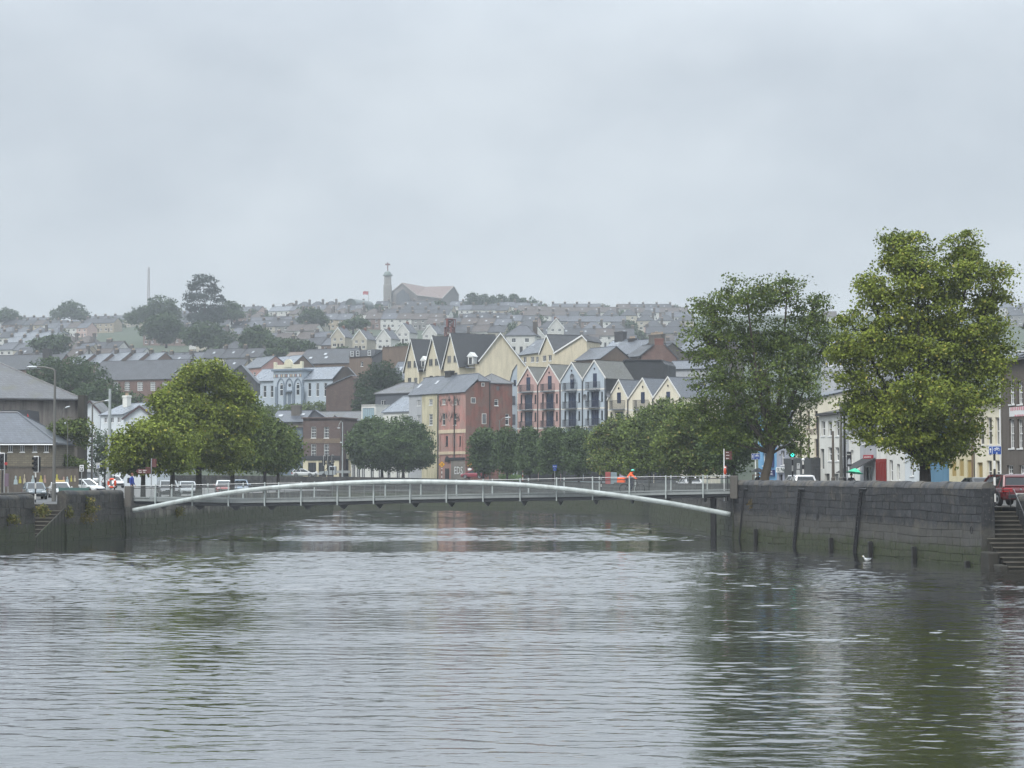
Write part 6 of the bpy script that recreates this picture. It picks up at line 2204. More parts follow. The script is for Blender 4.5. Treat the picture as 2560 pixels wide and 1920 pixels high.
building('lower cream wing with a long blue slate roof left of the cream gable', Fac(1296, 424, 1350.5, 414, 12), 9, 888, 847, 'gable_u', CRM, SL_G, [(1331, 891, 906, 9, 'mid'), (1343, 891, 906, 7, 'mid'), (1312, 892, 907, 8, 'mid')], skyl=((2.0, .5),), group=GT2, zlow=-8)
# ---- dark chimneyed houses behind the blue gables
GD = 'dark chimneyed houses above the pastel gables'
building('brown house with a grey hipped slate roof beside the cream wall', Fac(1440, 396, 1502, 390, 12), 8, 901, 870, 'gable_u', BROWNW, SL_G, [], group=GD, zlow=-8)
building('slate roofed house with a tall black chimney and three skylights', Fac(1494, 420, 1556, 414, 14), 9, 892, 851, 'gable_u', GREYD, SL_L, [], skyl=((2.6, .7), (4.0, .7), (3.0, .25)), chims=((2.3, 4.5, 2.6, 1.2, 829, 0, plain('black chimney render', S('38383a'))),), group=GD, zlow=-8)
building('dark slate house with a brick chimney on its left end', Fac(1522, 410, 1592, 404, 13), 9, 888, 852, 'gable_u', BROWNW, SL_G, [(1570, 893, 902, 6, 'sash')], chims=((2.4, 4.5, 1.6, 1.0, 846, 4, CHIMD),), group=GD, zlow=-8)
building('dark slate house under a very wide chimney with many pots', Fac(1566, 402, 1640, 395, 13), 9, 893, 862, 'gable_u', GREYD, SL_D, [(1622, 897, 906, 7, 'sash')], chims=((3.5, 5.2, 3.9, 1.0, 836, 9, CHIM),), group=GD, zlow=-8)
r, f = polyb('red brick gable end with a square chimney on top', [(1604, 975), (1693, 975), (1693, 896), (1661, 862), (1636, 862), (1604, 888)], 390, 8, BRICKR, SL_G, (2, 4), 13, group=GD)
u, z = f.uz(1648, 866)
chimney(r, u, .6, 1.7, .9, z - .3, f.uz(1648, 846)[1], REDBR, 0)
building('plain grey house behind the right end of the dark chimneyed houses', Fac(1690, 420, 1790, 412, 14), 9, 880, 850, 'gable_u', GREYD, SL_G, [], group=GD, zlow=-8)
# ================================================================== the hillside
OCC = [(-50, 900), (0, 905), (130, 895), (225, 893), (440, 900), (470, 900), (590, 908), (640, 893), (720, 885), (740, 872), (870, 872), (955, 866), (1012, 866), (1030, 849), (1128, 834), (1250, 834), (1300, 846),
       (1345, 848), (1368, 838), (1456, 839), (1500, 852), (1530, 830), (1560, 850), (1609, 837), (1660, 858), (1700, 862), (1720, 850), (1745, 780), (1790, 740), (2045, 740), (2062, 790), (2080, 800), (2110, 740), (2140, 660), (2500, 660), (2520, 790), (2570, 790)]
def wm(n, h): return wallmat(n, S(h), .25)
HWALL = {'white': wm('hill white', 'bcbcb8'), 'cream': wm('hill cream', 'a8a294'), 'buff': wm('hill buff', '9c917f'), 'grey': wm('hill grey', '7f7e7b'), 'pink': wm('hill pink', 'b29a92'), 'brown': wm('hill brown', '73625a')}
HROOF = {'dark': slate('hill dark slate', S('34363b'), .6, .15), 'grey': slate('hill grey slate', S('4a4d54'), .5, .2), 'brown': slate('hill brown tiles', S('4a423e'), .65, .3), 'pale': slate('hill pale slate', S('686d74'), .32, .1)}
HCHIM = wallmat('hill chimney', S('55504c'), .4)
def proto_house(kind):
    w, dp, h, roof, rh = {'terrace': (7.2, 8, 5.2, 'gable_u', 2.9), 'hipped': (8.4, 8, 5.4, 'hip', 3.0), 'gablefront': (6.4, 9, 5.0, 'gable_v', 3.9), 'skylit': (8.0, 8, 5.0, 'gable_u', 3.1), 'bungalow': (10.5, 8, 3.0, 'gable_u', 2.6)}[kind]
    f = Fac(0, 0, 0, 0, 0, world=((0, 0), (w, 0)))
    up = [('L', w * .27, 3.3, 4.5, 1.2, 'mid'), ('L', w * .73, 3.3, 4.5, 1.2, 'mid')] if h > 4 else []
    lo = [('L', w * .25, .9, 2.2, 1.5, 'mid'), ('L', w * .78, .9, 2.2, 1.3, 'mid'), ('L', w * .53, 0, 2.1, .9, 'door', IRON)]
    ch = {'terrace': ((.5, 4, 1.3, .8, ('m', 1.2), 3, HCHIM),), 'hipped': ((w - .6, 4, 1.2, .9, ('m', 1.1), 3, HCHIM),), 'gablefront': ((w / 2, 5.5, 1.0, .9, ('m', .9), 2, REDBR),), 'skylit': ((w - .5, 4, 1.2, .8, ('m', 1.1), 3, HCHIM),), 'bungalow': ((w * .3, 4, .9, .8, ('m', .8), 1, HCHIM),)}[kind]
    r = building('x', f, dp, ('m', h), ('m', rh), roof, HWALL['white'], HROOF['dark'], up + lo, ch, skyl=((w * .5, .45),) if kind == 'skylit' else (), zlow=-5, barge=WHITE if kind == 'gablefront' else None, hipx=3.0 if roof == 'hip' else None)
    return r
PROTO = {}
def kid(root, stem):
    return [c for c in root.children if c.name.split('.')[0] == stem]
def hill_house(kind, x, d, rz, wc, rc, label, group='houses on the hillside', z=None, sc_=1):
    if kind not in PROTO:
        r = PROTO[kind] = proto_house(kind)
    else:
        r = copy_tree(PROTO[kind])
    r.location = (x, d, zt(x, d) if z is None else z)
    r.rotation_euler = (0, 0, rz)
    r.scale = (sc_, sc_, sc_)
    tag(r, label, 'house', group)
    for st, mt, slots in (('wall', HWALL[wc], (0, 1)), ('roof', HROOF[rc], (0,))):
        for o in kid(r, st):
            for s in slots:
                if s < len(o.material_slots):
                    o.material_slots[s].link = 'OBJECT'
                    o.material_slots[s].material = mt
    return r

ORD = ['first', 'second', 'third', 'fourth', 'fifth', 'sixth', 'seventh', 'eighth', 'ninth', 'tenth', 'eleventh', 'twelfth', 'thirteenth', 'fourteenth', 'fifteenth', 'sixteenth', 'seventeenth', 'eighteenth', 'nineteenth', 'twentieth'] + ['twenty-' + x for x in ('first', 'second', 'third', 'fourth', 'fifth', 'sixth', 'seventh', 'eighth', 'ninth')] + ['thirtieth'] + ['thirty-' + x for x in ('first', 'second', 'third', 'fourth', 'fifth', 'sixth', 'seventh', 'eighth', 'ninth')]
def section(px):
    return 'left of layered tree' if px < 510 else ('left of church tower' if px < 970 else ('under the church' if px < 1320 else 'right of church'))
HR = random.Random(21)
ROWS = [1185, 1120, 1050, 975, 905, 835, 770, 708, 652, 602]
KEEP = [(205, 345, 815, 880), (800, 1085, 812, 868), (292, 505, 858, 892), (955, 985, 650, 790)]    # room for houses placed by hand
pend, gaps = [], []
for ri, d0 in enumerate(ROWS):
    px = -25 + HR.uniform(0, 25)
    while px < 2565:
        rz = lerp(-.55, -.42, HR.random()) if px < 900 else (-.28 if px < 1180 else HR.uniform(-.14, -.02))
        n = HR.randint(3, 6) if px < 900 else HR.randint(4, 8)
        roofc = HR.choices(['dark', 'grey', 'brown', 'pale'], [4, 3, 2, 1.2 if px < 700 else .5])[0]
        kind = HR.choices(['terrace', 'hipped', 'skylit', 'gablefront', 'bungalow'], [5, 3 if px > 900 else 1.2, 2, .12, .5])[0]
        w_ = {'terrace': 7.2, 'hipped': 8.4, 'skylit': 8.0, 'gablefront': 6.4, 'bungalow': 10.5}[kind]
        if kind == 'gablefront': n = min(n, 3)
        if kind == 'bungalow': n = 2
        x, d = XX(px, d0), d0 + HR.uniform(-14, 14) + math.sin(-rz) * w_ * n / 2
        ux, uy = math.cos(rz), math.sin(rz)
        wc0 = HR.choices(['white', 'cream', 'buff', 'grey', 'pink', 'brown'], [5, 4, 2.2, 2, .7, 1.2])[0]
        for k in range(n):
            cxm, cym = x + ux * w_ / 2, d + uy * w_ / 2
            pxm = pxof(cxm, cym)
            wpx = w_ * F / cym
            top = HOR - F * (zt(cxm, cym) + 7.6 - EYE) / cym
            bot_ = HOR - F * (zt(cxm, cym) - EYE) / cym
            bad = any(a < pxm < b and c < (top + bot_) / 2 < e for a, b, c, e in KEEP)
            if -20 < pxm < 2575 and top < interp(OCC, pxm) - 5 and not bad and not (1735 < pxm < 2040):
                wc = wc0 if HR.random() < .55 else HR.choices(['white', 'cream', 'buff', 'grey', 'pink', 'brown'], [5, 4, 2, 2, .7, 1])[0]
                rc = roofc if HR.random() < .8 else HR.choice(['dark', 'grey', 'brown'])
                gap = .25 if kind in ('terrace', 'skylit') else 1.6
                pend.append((ri, pxm, kind, x, d, rz, wc, rc))
            x += ux * (w_ + (.04 if kind in ('terrace', 'skylit') else 1.4))
            d += uy * (w_ + (.04 if kind in ('terrace', 'skylit') else 1.4))
        px2 = pxof(x, d)
        gaps.append((ri, px2 + 8, d0 + HR.uniform(-8, 20)))
        px = px2 + HR.uniform(10, 52)
ORDER = {}
pend.sort(key=lambda t: (t[0], section(t[1]), t[1]))
for ri, pxm, kind, x, d, rz, wc, rc in pend:
    key = (ri, section(pxm))
    ORDER[key] = ORDER.get(key, 0) + 1
    rowname = 'skyline' if ri == 0 else ORD[ri]
    hill_house(kind, x, d, rz, wc, rc, f'{wc} house with {rc} roof, {ORD[ORDER[key] - 1]} from left in {rowname} hillside row, {section(pxm)}')
N_HILL = len(pend)

# houses that stand out
def at(px, d, dx=0): return XX(px, d) + dx
hill_house('skylit', at(212, 772), 772, -.5, 'grey', 'dark', 'left house of the white terrace with the big white gable end, below the mast', 'white terrace below the mast')
x0, d0 = at(212, 772) + 8.05 * math.cos(-.5), 772 + 8.05 * math.sin(-.5)
hill_house('terrace', x0, d0, -.5, 'white', 'dark', 'right house of the white terrace below the mast, with the big white gable end', 'white terrace below the mast')
hill_house('terrace', at(172, 742), 742, -.55, 'buff', 'grey', 'buff house left of the white terrace below the mast')
for k, (px, lab) in enumerate(((300, 'leftmost of the long low bungalows in front of the layered tree'), (372, 'middle one of the long low bungalows in front of the layered tree'), (440, 'rightmost of the long low bungalows in front of the layered tree'))):
    hill_house('bungalow', at(px, 715 - 4 * k), 715 - 4 * k, -.35, 'white', 'dark', lab, 'long low bungalows')
for k, (px, py, rc, lab) in enumerate(((826, 850, 'grey', 'cream gable-fronted house, leftmost of five under the church tower'), (880, 856, 'grey', 'cream gable-fronted house, second from left of five under the church tower'),
                                  (940, 855, 'grey', 'white gable-fronted house, third from left of five under the church tower'), (988, 838, 'grey', 'white gable-fronted house, fourth of five, left of the red mast'), (1056, 842, 'grey', 'white gable-fronted house, last of five, beside the red mast'))):
    dd = (655, 645, 640, 668, 660)[k]
    hill_house('gablefront', at(px, dd), dd, -.35, ('cream', 'cream', 'white', 'white', 'white')[k], rc, lab, 'five gable-fronted houses', z=ZZ(py + 22, dd), sc_=.78)
GL = slate('wet pale roof sheet', S('7d858d'), .22, .1)
for k, (px, py) in enumerate(((168, 905), (212, 904), (258, 902), (300, 903), (345, 903))):
    dd = 590 - 3 * k
    r = hill_house('terrace', at(px, dd), dd, -.75, 'brown', 'pale', ORD[k] + ' from left of the five shiny-roofed houses above the long school roof', 'shiny-roofed houses above the school', z=ZZ(py + 50, dd))
hill_house('gablefront', at(1262, 640) + 8, 640, .1, 'white', 'pale', 'single white gable-fronted house above the big cream gable', z=ZZ(866, 640), sc_=.72)
hill_house('hipped', at(1265, 575), 575, -.2, 'white', 'grey', 'white hipped house peeping over the right slope of the big cream gable', z=ZZ(885, 575))
hill_house('gablefront', at(1372, 610), 610, .05, 'white', 'pale', 'white gable-fronted house above the dark-roofed cream house', z=ZZ(848, 610), sc_=.72)

# ---- church on the skyline
CH = brickmat('pale church stone', S('8d8a84'), S('7d7a76'), S('6a6866'), .9, .4, .02, .85, .2, .2)
DC = 1205
p = P(969, 775, DC)
ct = thing('church', 'big church on the skyline with red tiled roof and a tower topped by a cross', 'church', (p.x, DC, p.z - 2))
s_ = DC / F
def rel(px, py, d=DC):
    q = P(px, py, d)
    return Vector((q.x - p.x, d - DC, q.z - p.z + 2))
mb = MB()
tw = 10 * s_
zt1, zt2, zt3 = rel(969, 712).z, rel(969, 690).z, rel(969, 686).z
mb.bbox(-tw, tw, -tw, tw, -4, zt1, .3)
mb.bbox(-tw * .86, tw * .86, -tw * .86, tw * .86, zt1 + .01, zt2, .3)
for q in (-.45, 0, .45):
    mb.box(tw * q - .25, tw * q + .25, -tw * 1.04, -tw * .99, 2, zt1 - 1)
mb.build('tower', CH, ct)
mb = MB()
mb.lathe([(tw * 1.25, zt2 + .02), (tw * 1.25, zt2 + .7), (tw * .95, zt2 + .75), (tw * .8, zt2 + 2.2), (tw * .3, zt2 + 3.0), (.1, zt2 + 3.1)], 12)
mb.build('dome', plain('green grey copper', S('6a7672')), ct)
mb = MB()
zc1 = rel(969, 656).z
mb.box(-.3, .3, -.25, .25, zt2 + 3.0, zc1)
mb.box(-tw * .62, tw * .62, -.28, .28, lerp(zt2 + 3, zc1, .68), lerp(zt2 + 3, zc1, .68) + .9)
mb.build('cross', plain('dark red metal', S('6a4540')), ct)
a1, el, ef, mf, a2, rb, vl = rel(1005.6, 709), rel(979.6, 731), rel(1043, 740, DC - 9), rel(1105, 748, DC - 6), rel(1134, 717.5, DC + 8), rel(1147, 740, DC + 14), rel(1065, 719.6, DC + 16)
ZL = -4
def down(v): return Vector((v.x, v.y, ZL))
mb = MB()
mb.face([down(el), down(ef), ef, a1, el])
mb.face([down(ef), down(mf), mf, ef])
mb.face([down(mf), down(rb), rb, a2, mf])
bk1, bk2 = rel(1000, 745, DC + 40), rel(1140, 745, DC + 44)
mb.face([down(el), el, bk1, down(bk1)]); mb.face([down(bk1), bk1, bk2, down(bk2)]); mb.face([down(bk2), bk2, rb, down(rb)])
mb.build('hall', wallmat('grey church wall', S('6f6c6a'), .2), ct)
mb = MB()
up = Vector((0, 0, .25))
for t in ((a1, ef, vl), (ef, mf, vl), (mf, a2, vl), (a1, vl, bk1), (vl, bk2, bk1), (vl, a2, bk2), (a2, rb, bk2), (el, a1, bk1)):
    mb.slab([q + up for q in t], -.4)
mb.build('roof', plain('red church tiles', S('6b5c57'), .7, var=.2, vs=.6), ct)
mb = MB()
for q, r_ in ((el, a1), (ef, a1), (mf, a2), (rb, a2), (mf, ef)):
    o_ = Vector((0, -.6, .3))
    mb.tube([q + o_, r_ + o_], .28, 6)
mb.build('parapet', plain('pale stone edge', S('857f7b')), ct)
w0, w1, wa = rel(991, 765, DC - 4), rel(1024, 768, DC - 8), rel(1007, 722, DC - 5)
mb = MB()
mb.loft([[w0 + Vector((0, -.8, 0)), w1 + Vector((0, -.8, 0)), w1 + Vector((0, -.8, 7)), wa + Vector((0, -.8, 0)), w0 + Vector((0, -.8, 7))], [w0 + Vector((0, .8, 0)), w1 + Vector((0, .8, 0)), w1 + Vector((0, .8, 7)), wa + Vector((0, .8, 0)), w0 + Vector((0, .8, 7))]])
mb.build('window', plain('church window', S('4d5054'), .3), ct)

# ---- barrel roofed block with a flag
DB = 1130
q = P(899, 778, DB)
bb_ = thing('water_tower_building', 'dark barrel-roofed building on the skyline left of the church tower', 'building', (q.x, DB, q.z - 3), -.5)
s_ = DB / F
rr = 15 * s_; hh = 27 * s_
prof = [(-rr, -2), (rr, -2), (rr, hh)] + [(rr * math.cos(t), hh + rr * .85 * math.sin(t)) for t in [math.pi * k / 14 for k in range(1, 14)]] + [(-rr, hh)]
mb = MB()
mb.prism(prof, -9, 9)
mb.build('hall', plain('dark green grey cladding', S('49514f'), .6), bb_)
prof2 = [(rr * 1.03 * math.cos(t), hh + rr * .9 * math.sin(t)) for t in [math.pi * k / 14 for k in range(15)]]
mb = MB()
for a, b in zip(prof2, prof2[1:]):
    mb.slab([(a[0], -9.3, a[1]), (b[0], -9.3, b[1]), (b[0], 9.3, b[1]), (a[0], 9.3, a[1])], -.3)
mb.build('roof', plain('barrel roof', S('5a6160'), .4), bb_)
q = P(921, 770, 1120)
fl = thing('flag', 'small red flag on a pole beside the barrel-roofed building', 'flag', (q.x, 1120, q.z))
mb = MB(); mb.tube([(0, 0, -3), (0, 0, 9.6)], .1, 6); mb.build('pole', STEELD, fl)
mb = MB()
pts = [(0, 0, 9.5), (1.0, .2, 9.4), (2.1, -.1, 9.5), (3.1, .15, 9.3)]
mb.loft([[(x - .0, y - .03, z), (x, y + .03, z), (x, y + .03, z - 1.9), (x, y - .03, z - 1.9)] for x, y, z in pts][:0] or [[(-x, y - .03, z), (-x, y + .03, z), (-x, y + .03, z - 1.9), (-x, y - .03, z - 1.9)] for x, y, z in pts])
mb.build('cloth', plain('red flag cloth', S('a05a5c')), fl)
# ---- lattice masts
def lattice(label, px, yb_, yt, d, wb, wt, mat, bays, name='mast', thick=.12):
    p = P(px, yb_, d)
    H = ZZ(yt, d) - p.z
    root = thing(name, label, 'mast', (p.x, d, p.z))
    mb = MB()
    cor = lambda k, t: Vector((lerp(wb, wt, t) * math.cos(math.pi / 4 + k * math.pi / 2), lerp(wb, wt, t) * math.sin(math.pi / 4 + k * math.pi / 2), lerp(-3, H, t)))
    for k in range(4):
        mb.tube([cor(k, 0), cor(k, 1)], thick, 5)
        for b in range(bays):
            t0, t1 = b / bays, (b + 1) / bays
            mb.tube([cor(k, t0), cor((k + 1) % 4, t1)], thick * .6, 4)
            mb.tube([cor((k + 1) % 4, t0), cor(k, t1)], thick * .6, 4)
            mb.tube([cor(k, t1), cor((k + 1) % 4, t1)], thick * .6, 4)
    mb.build('lattice', mat, root)
    return root, H
r, H = lattice('thin lattice radio mast rising above the trees on the left skyline', 371, 790, 668, 1150, 1.1, .55, plain('mast grey red', S('8d8583')), 16, thick=.075)
r, H = lattice('stubby rust-red phone mast with clustered antennas above the steep cream gables', 1125, 868, 798, 540, 1.25, 1.25, plain('rust red mast', S('5d3833'), .7), 7, thick=.2)
for k in range(9):
    a = 2 * math.pi * k / 9
    mb = MB()
    mb.bbox(-.3, .3, -.12, .12, 0, 2.0, .03)
    o = mb.build('antenna', plain('rust red antenna', S('6d423c'), .6), r)
    o.location = (1.45 * math.cos(a), 1.45 * math.sin(a), H - 2.0 - 2.1 * (k % 3))
    o.rotation_euler = (0, 0, a + math.pi / 2)
for zz in (H - .1, H - 2.2, H - 4.3):
    mb = MB()
    mb.lathe([(1.5, zz - .06), (1.5, zz + .06), (.9, zz + .06)], 14)
    mb.build('platform', plain('rust red mast', S('5d3833')), r)

# ---- hillside trees
GHT = 'trees on the hillside'
def htree(label, d, blobs, n, mat=None, leaf=.95, sig=.9, zoff=0, **kw):
    px = sum(b[0] for b in blobs) / len(blobs)
    by = max(b[1] + b[3] for b in blobs)
    return tree(label, px, d, ZZ(by + 3, d) - 1.5, blobs, n, 20, leaf, sig, mat or HILLT, r=.45, group=GHT, twigs=6, inner=.2, **kw)
htree('tall dark layered tree standing highest on the left skyline', 900, [(508, 703, 34, 16), (488, 718, 22, 13), (532, 722, 24, 13), (475, 742, 18, 13), (510, 744, 32, 12), (544, 748, 18, 11), (478, 768, 22, 12), (515, 772, 30, 14), (548, 774, 17, 12), (495, 796, 32, 14), (535, 796, 28, 14)], 620, HILLC, .8, .7, droop=0)
htree('rounded dark tree clump just right of the radio mast', 960, [(408, 764, 36, 24), (380, 780, 30, 22), (430, 785, 28, 20), (350, 785, 24, 18), (335, 795, 20, 14)], 520)
htree('dark tree below the radio mast clump, above the white terrace', 800, [(412, 808, 40, 26), (385, 825, 34, 20), (440, 825, 26, 18), (415, 842, 26, 14)], 460)
htree('small tree right behind the layered tree', 930, [(575, 770, 26, 18), (595, 785, 20, 12), (560, 785, 22, 14)], 260)
htree('broad low tree in front of the layered tree', 735, [(515, 828, 42, 22), (485, 842, 32, 18), (550, 842, 34, 18), (525, 855, 45, 12)], 420)
htree('dark tree right of the low bungalows', 688, [(640, 835, 34, 22), (622, 850, 26, 18), (662, 850, 26, 18), (640, 864, 34, 12)], 340)
htree('bushy tree above the pale blue school', 640, [(700, 858, 32, 14), (735, 862, 30, 14), (765, 866, 24, 12)], 260)
htree('round pale tree on the skyline at the far left third', 1150, [(176, 772, 30, 20), (150, 784, 22, 14), (200, 786, 22, 13)], 300, None, 1.1, 1.0)
htree('dark rounded tree on the skyline at the left edge', 1140, [(18, 786, 28, 14), (-8, 790, 26, 14), (40, 795, 16, 9)], 240, None, 1.1, 1.0)
htree('low tree on the slope left of the white terrace', 700, [(105, 858, 32, 13), (145, 854, 30, 15), (125, 868, 40, 10)], 260)
htree('round tree among the terraces left of the church tower', 905, [(782, 786, 26, 16), (765, 798, 20, 12), (800, 798, 22, 12)], 240)
htree('tree between terraces right below the barrel-roofed building', 840, [(895, 806, 24, 12), (868, 812, 20, 10)], 170)
htree('dark shrubs in the gardens under the five gable-fronted houses', 620, [(690, 880, 26, 10), (1010, 868, 26, 9), (860, 878, 26, 8)], 180)
for k, (px, py, r_) in enumerate(((1182, 744, 13), (1208, 747, 12), (1232, 750, 10), (1252, 746, 11), (1284, 745, 11), (1308, 752, 10), (1330, 755, 10), (1100, 762, 12), (945, 768, 9))):
    htree(('small pale tree on the skyline, first right of the church roof', 'small pale tree on the skyline, second right of the church roof', 'small pale tree on the skyline, third right of the church roof', 'small pale tree on the skyline, fourth right of the church roof',
           'small pale tree on the skyline, fifth right of the church roof', 'small pale tree on the skyline, sixth right of the church roof', 'small pale tree on the skyline, last right of the church roof', 'low tree in front of the church roof valley', 'small tree just left of the church tower')[k],
          1190 if k < 7 else 1150, [(px, py, r_, r_ * .9), (px + r_ * .5, py + r_, r_ * 1.1, r_ * .8), (px - r_ * .6, py + r_ * 1.1, r_, r_ * .8)], 110, None, 1.2, 1.0)
# garden trees in the gaps between terraces
gi = {}
for ri, px, d in gaps:
    if HR.random() < .9 and 0 < px < 1720:
        base = HOR - F * (zt(XX(px, d), d) - EYE) / d
        hp = HR.uniform(4.0, 8.0) * F / d
        if base - hp > interp(OCC, px) - 4 or any(a < px < b and c < base - hp / 2 < e for a, b, c, e in KEEP):
            continue
        key = (ri, section(px))
        gi[key] = gi.get(key, 0) + 1
        rowname = 'skyline' if ri == 0 else ORD[ri]
        htree(f'garden tree, {ORD[gi[key] - 1]} from left in the {rowname} hillside row, {section(px)}', d, [(px, base - hp * .7, hp * .5, hp * .32), (px + hp * .3, base - hp * .45, hp * .4, hp * .3), (px - hp * .35, base - hp * .45, hp * .42, hp * .3)], 90)
print('HILL HOUSES', N_HILL)
# ================================================================== vehicles
TYRE = plain('tyre rubber', (.012, .012, .012, 1), .8)
ALLOY = plain('alloy wheel', (.35, .36, .37, 1), .35, .7)
HEADL = plain('headlamp glass', (.55, .57, .58, 1), .1, spec=.8)
TAILL = plain('red tail lamp', S('8c1518'), .2, spec=.7)
PLATE = plain('number plate', S('c9cac4'), .5)
CARGL = plain('car glass', (.018, .022, .025, 1), .08, spec=.45)
def paint(n, h): return plain('car paint ' + n, S(h), .22, .1, .05, coat=.8)
VEH = {  # length, width, sill, belt, roof, cabin: base rear, roof rear, roof front, base front
    'suv': (4.45, 1.84, .30, 1.02, 1.60, -2.02, -1.72, .25, 1.12),
    'hatch': (4.1, 1.76, .24, .92, 1.46, -1.86, -1.45, .15, 1.15),
    'saloon': (4.5, 1.8, .22, .92, 1.44, -1.75, -1.05, .1, 1.1),
    'van': (5.0, 1.95, .30, 1.15, 1.95, -2.45, -2.4, 1.0, 1.75)}
def car(label, x, y, z, head, col, kind='hatch', cat='car', group=None, name='parked_car', roof_col=None):
    """HEAD: compass heading of the nose, degrees from +y towards +x"""
    L, W, zs, zbt, zr_, cr0, rr, rf, cf = VEH[kind]
    root = thing(name, label, cat, (x, y, z), R(90 - head), group)
    hw, hl = W / 2, L / 2
    def ring(x_, w_, a, b):
        return [(x_, -w_ * .88, a), (x_, -w_, a + .16), (x_, -w_ * 1.0, (a + b) / 2 + .05), (x_, -w_ * .97, b - .08), (x_, -w_ * .90, b), (x_, w_ * .90, b), (x_, w_ * .97, b - .08), (x_, w_, (a + b) / 2 + .05), (x_, w_, a + .16), (x_, w_ * .88, a)]
    nose = .72 if kind != 'van' else .95
    st = [(-hl, hw * .84, zs + .18, zbt - .22), (-hl + .06, hw * .92, zs + .06, zbt - .08), (-hl + .3, hw * .99, zs, zbt), (-.6, hw, zs, zbt), (cf - .1, hw, zs, zbt - .02), (hl - .75, hw * .98, zs, lerp(zbt, nose, .35)), (hl - .2, hw * .92, zs + .03, nose + .04), (hl - .04, hw * .82, zs + .12, nose - .1), (hl, hw * .74, zs + .18, nose - .2)]
    mb = MB()
    mb.loft([ring(*s) for s in st])
    mb.build('body', col, root, smooth_shade=False)
    mb = MB()
    wb_, wt_ = hw * .93, hw * .74
    zt_ = zr_ - .06
    b0 = [(cr0, -wb_, zbt - .03), (cf, -wb_ * .96, zbt - .06), (cf, wb_ * .96, zbt - .06), (cr0, wb_, zbt - .03)]
    t0 = [(rr, -wt_, zt_), (rf, -wt_, zt_), (rf, wt_, zt_), (rr, wt_, zt_)]
    mb.loft([b0, t0])
    mb.build('windows', CARGL, root)
    mb = MB()
    mb.loft([[(rr - .06, -wt_ - .02, zt_ - .02), (rf + .05, -wt_ - .02, zt_ - .02), (rf + .05, wt_ + .02, zt_ - .02), (rr - .06, wt_ + .02, zt_ - .02)],
             [(rr + .02, -wt_ + .03, zr_ - .01), (rf - .1, -wt_ + .03, zr_ - .01), (rf - .1, wt_ - .03, zr_ - .01), (rr + .02, wt_ - .03, zr_ - .01)],
             [(rr + .2, -wt_ + .2, zr_ + .02), (rf - .3, -wt_ + .2, zr_ + .02), (rf - .3, wt_ - .2, zr_ + .02), (rr + .2, wt_ - .2, zr_ + .02)]])
    for s in (-1, 1):
        for xb, xt in ((cf, rf), (cr0, rr)):
            mb.tube([(xb, s * wb_ * .95, zbt - .05), (xt, s * wt_ * .98, zt_)], .075, 6)
        xm0, xm1 = lerp(cr0, cf, .5), lerp(rr, rf, .52)
        mb.tube([(xm0, s * wb_ * 1.0, zbt - .05), (xm1, s * (wt_ + .005), zt_)], .035, 5)
        mb.tube([(lerp(cr0, cf, .2), s * wb_ * 1.0, zbt - .05), (lerp(rr, rf, .14), s * (wt_ + .005), zt_)], .045 if kind != 'van' else .2, 5)
    mb.tube([(cr0 + .02, -wb_ * .93, zbt + .01), (cr0 + .02, wb_ * .93, zbt + .01)], .05, 6)
    mb.tube([(rr - .02, -wt_ * .95, zt_ - .05), (rr - .02, wt_ * .95, zt_ - .05)], .05, 6)
    mb.build('roof', roof_col or col, root)
    for s in (-1, 1):
        for xw in (-hl + .82, hl - .88):
            r_ = .345 if kind in ('suv', 'van') else .315
            mb = MB()
            mb.lathe([(r_ * .6, -.1), (r_ * .95, -.105), (r_, -.07), (r_, .07), (r_ * .95, .105), (r_ * .6, .1)], 16, (xw, s * (hw - .085), r_), 0, 'y')
            wh = mb.build('wheel', TYRE, root)
            mb = MB()
            mb.lathe([(.05, s * .03), (r_ * .62, s * .05), (r_ * .64, s * .108), (r_ * .58, s * .112), (.06, s * .09)], 14, (xw, s * (hw - .085), r_), 0, 'y')
            mb.build('rim', ALLOY, wh)
            mb = MB()
            arc = [(xw + (r_ + .07) * math.cos(t), s * (hw + .004), r_ + (r_ + .07) * math.sin(t)) for t in [math.pi * k / 10 for k in range(11)]]
            mb.tube(arc, .03, 5)
            mb.build('wheel_arch', BLACK, root)
        mb = MB()
        mb.bbox(hl - .28, hl - .05, s * hw * .62 - .17, s * hw * .62 + .17, nose - .16, nose - .0, .03)
        mb.build('headlight', HEADL, root)
        mb = MB()
        mb.bbox(-hl - .025, -hl + .32, s * hw * .72 - .22, s * hw * .72 + .24, zbt - .30, zbt - .10, .02)
        mb.build('tail_light', TAILL, root)
        mb = MB()
        mb.ball((cf - .28, s * (hw + .1), zbt + .05), (.07, .1, .07), 8, 5)
        mb.build('mirror', col, root)
    for xx in (-hl - .005, hl + .002):
        mb = MB()
        mb.box(xx - .012, xx + .012, -.26, .26, .55 if xx < 0 and kind == 'suv' else .42, (.55 if xx < 0 and kind == 'suv' else .42) + .115)
        mb.build('number_plate', PLATE, root)
        mb = MB()
        mb.bbox(xx - .03 if xx < 0 else xx - .1, xx + .1 if xx < 0 else xx + .02, -hw * .72, hw * .72, zs + .12, zs + .3, .03)
        mb.build('bumper', BLACK, root)
    return root

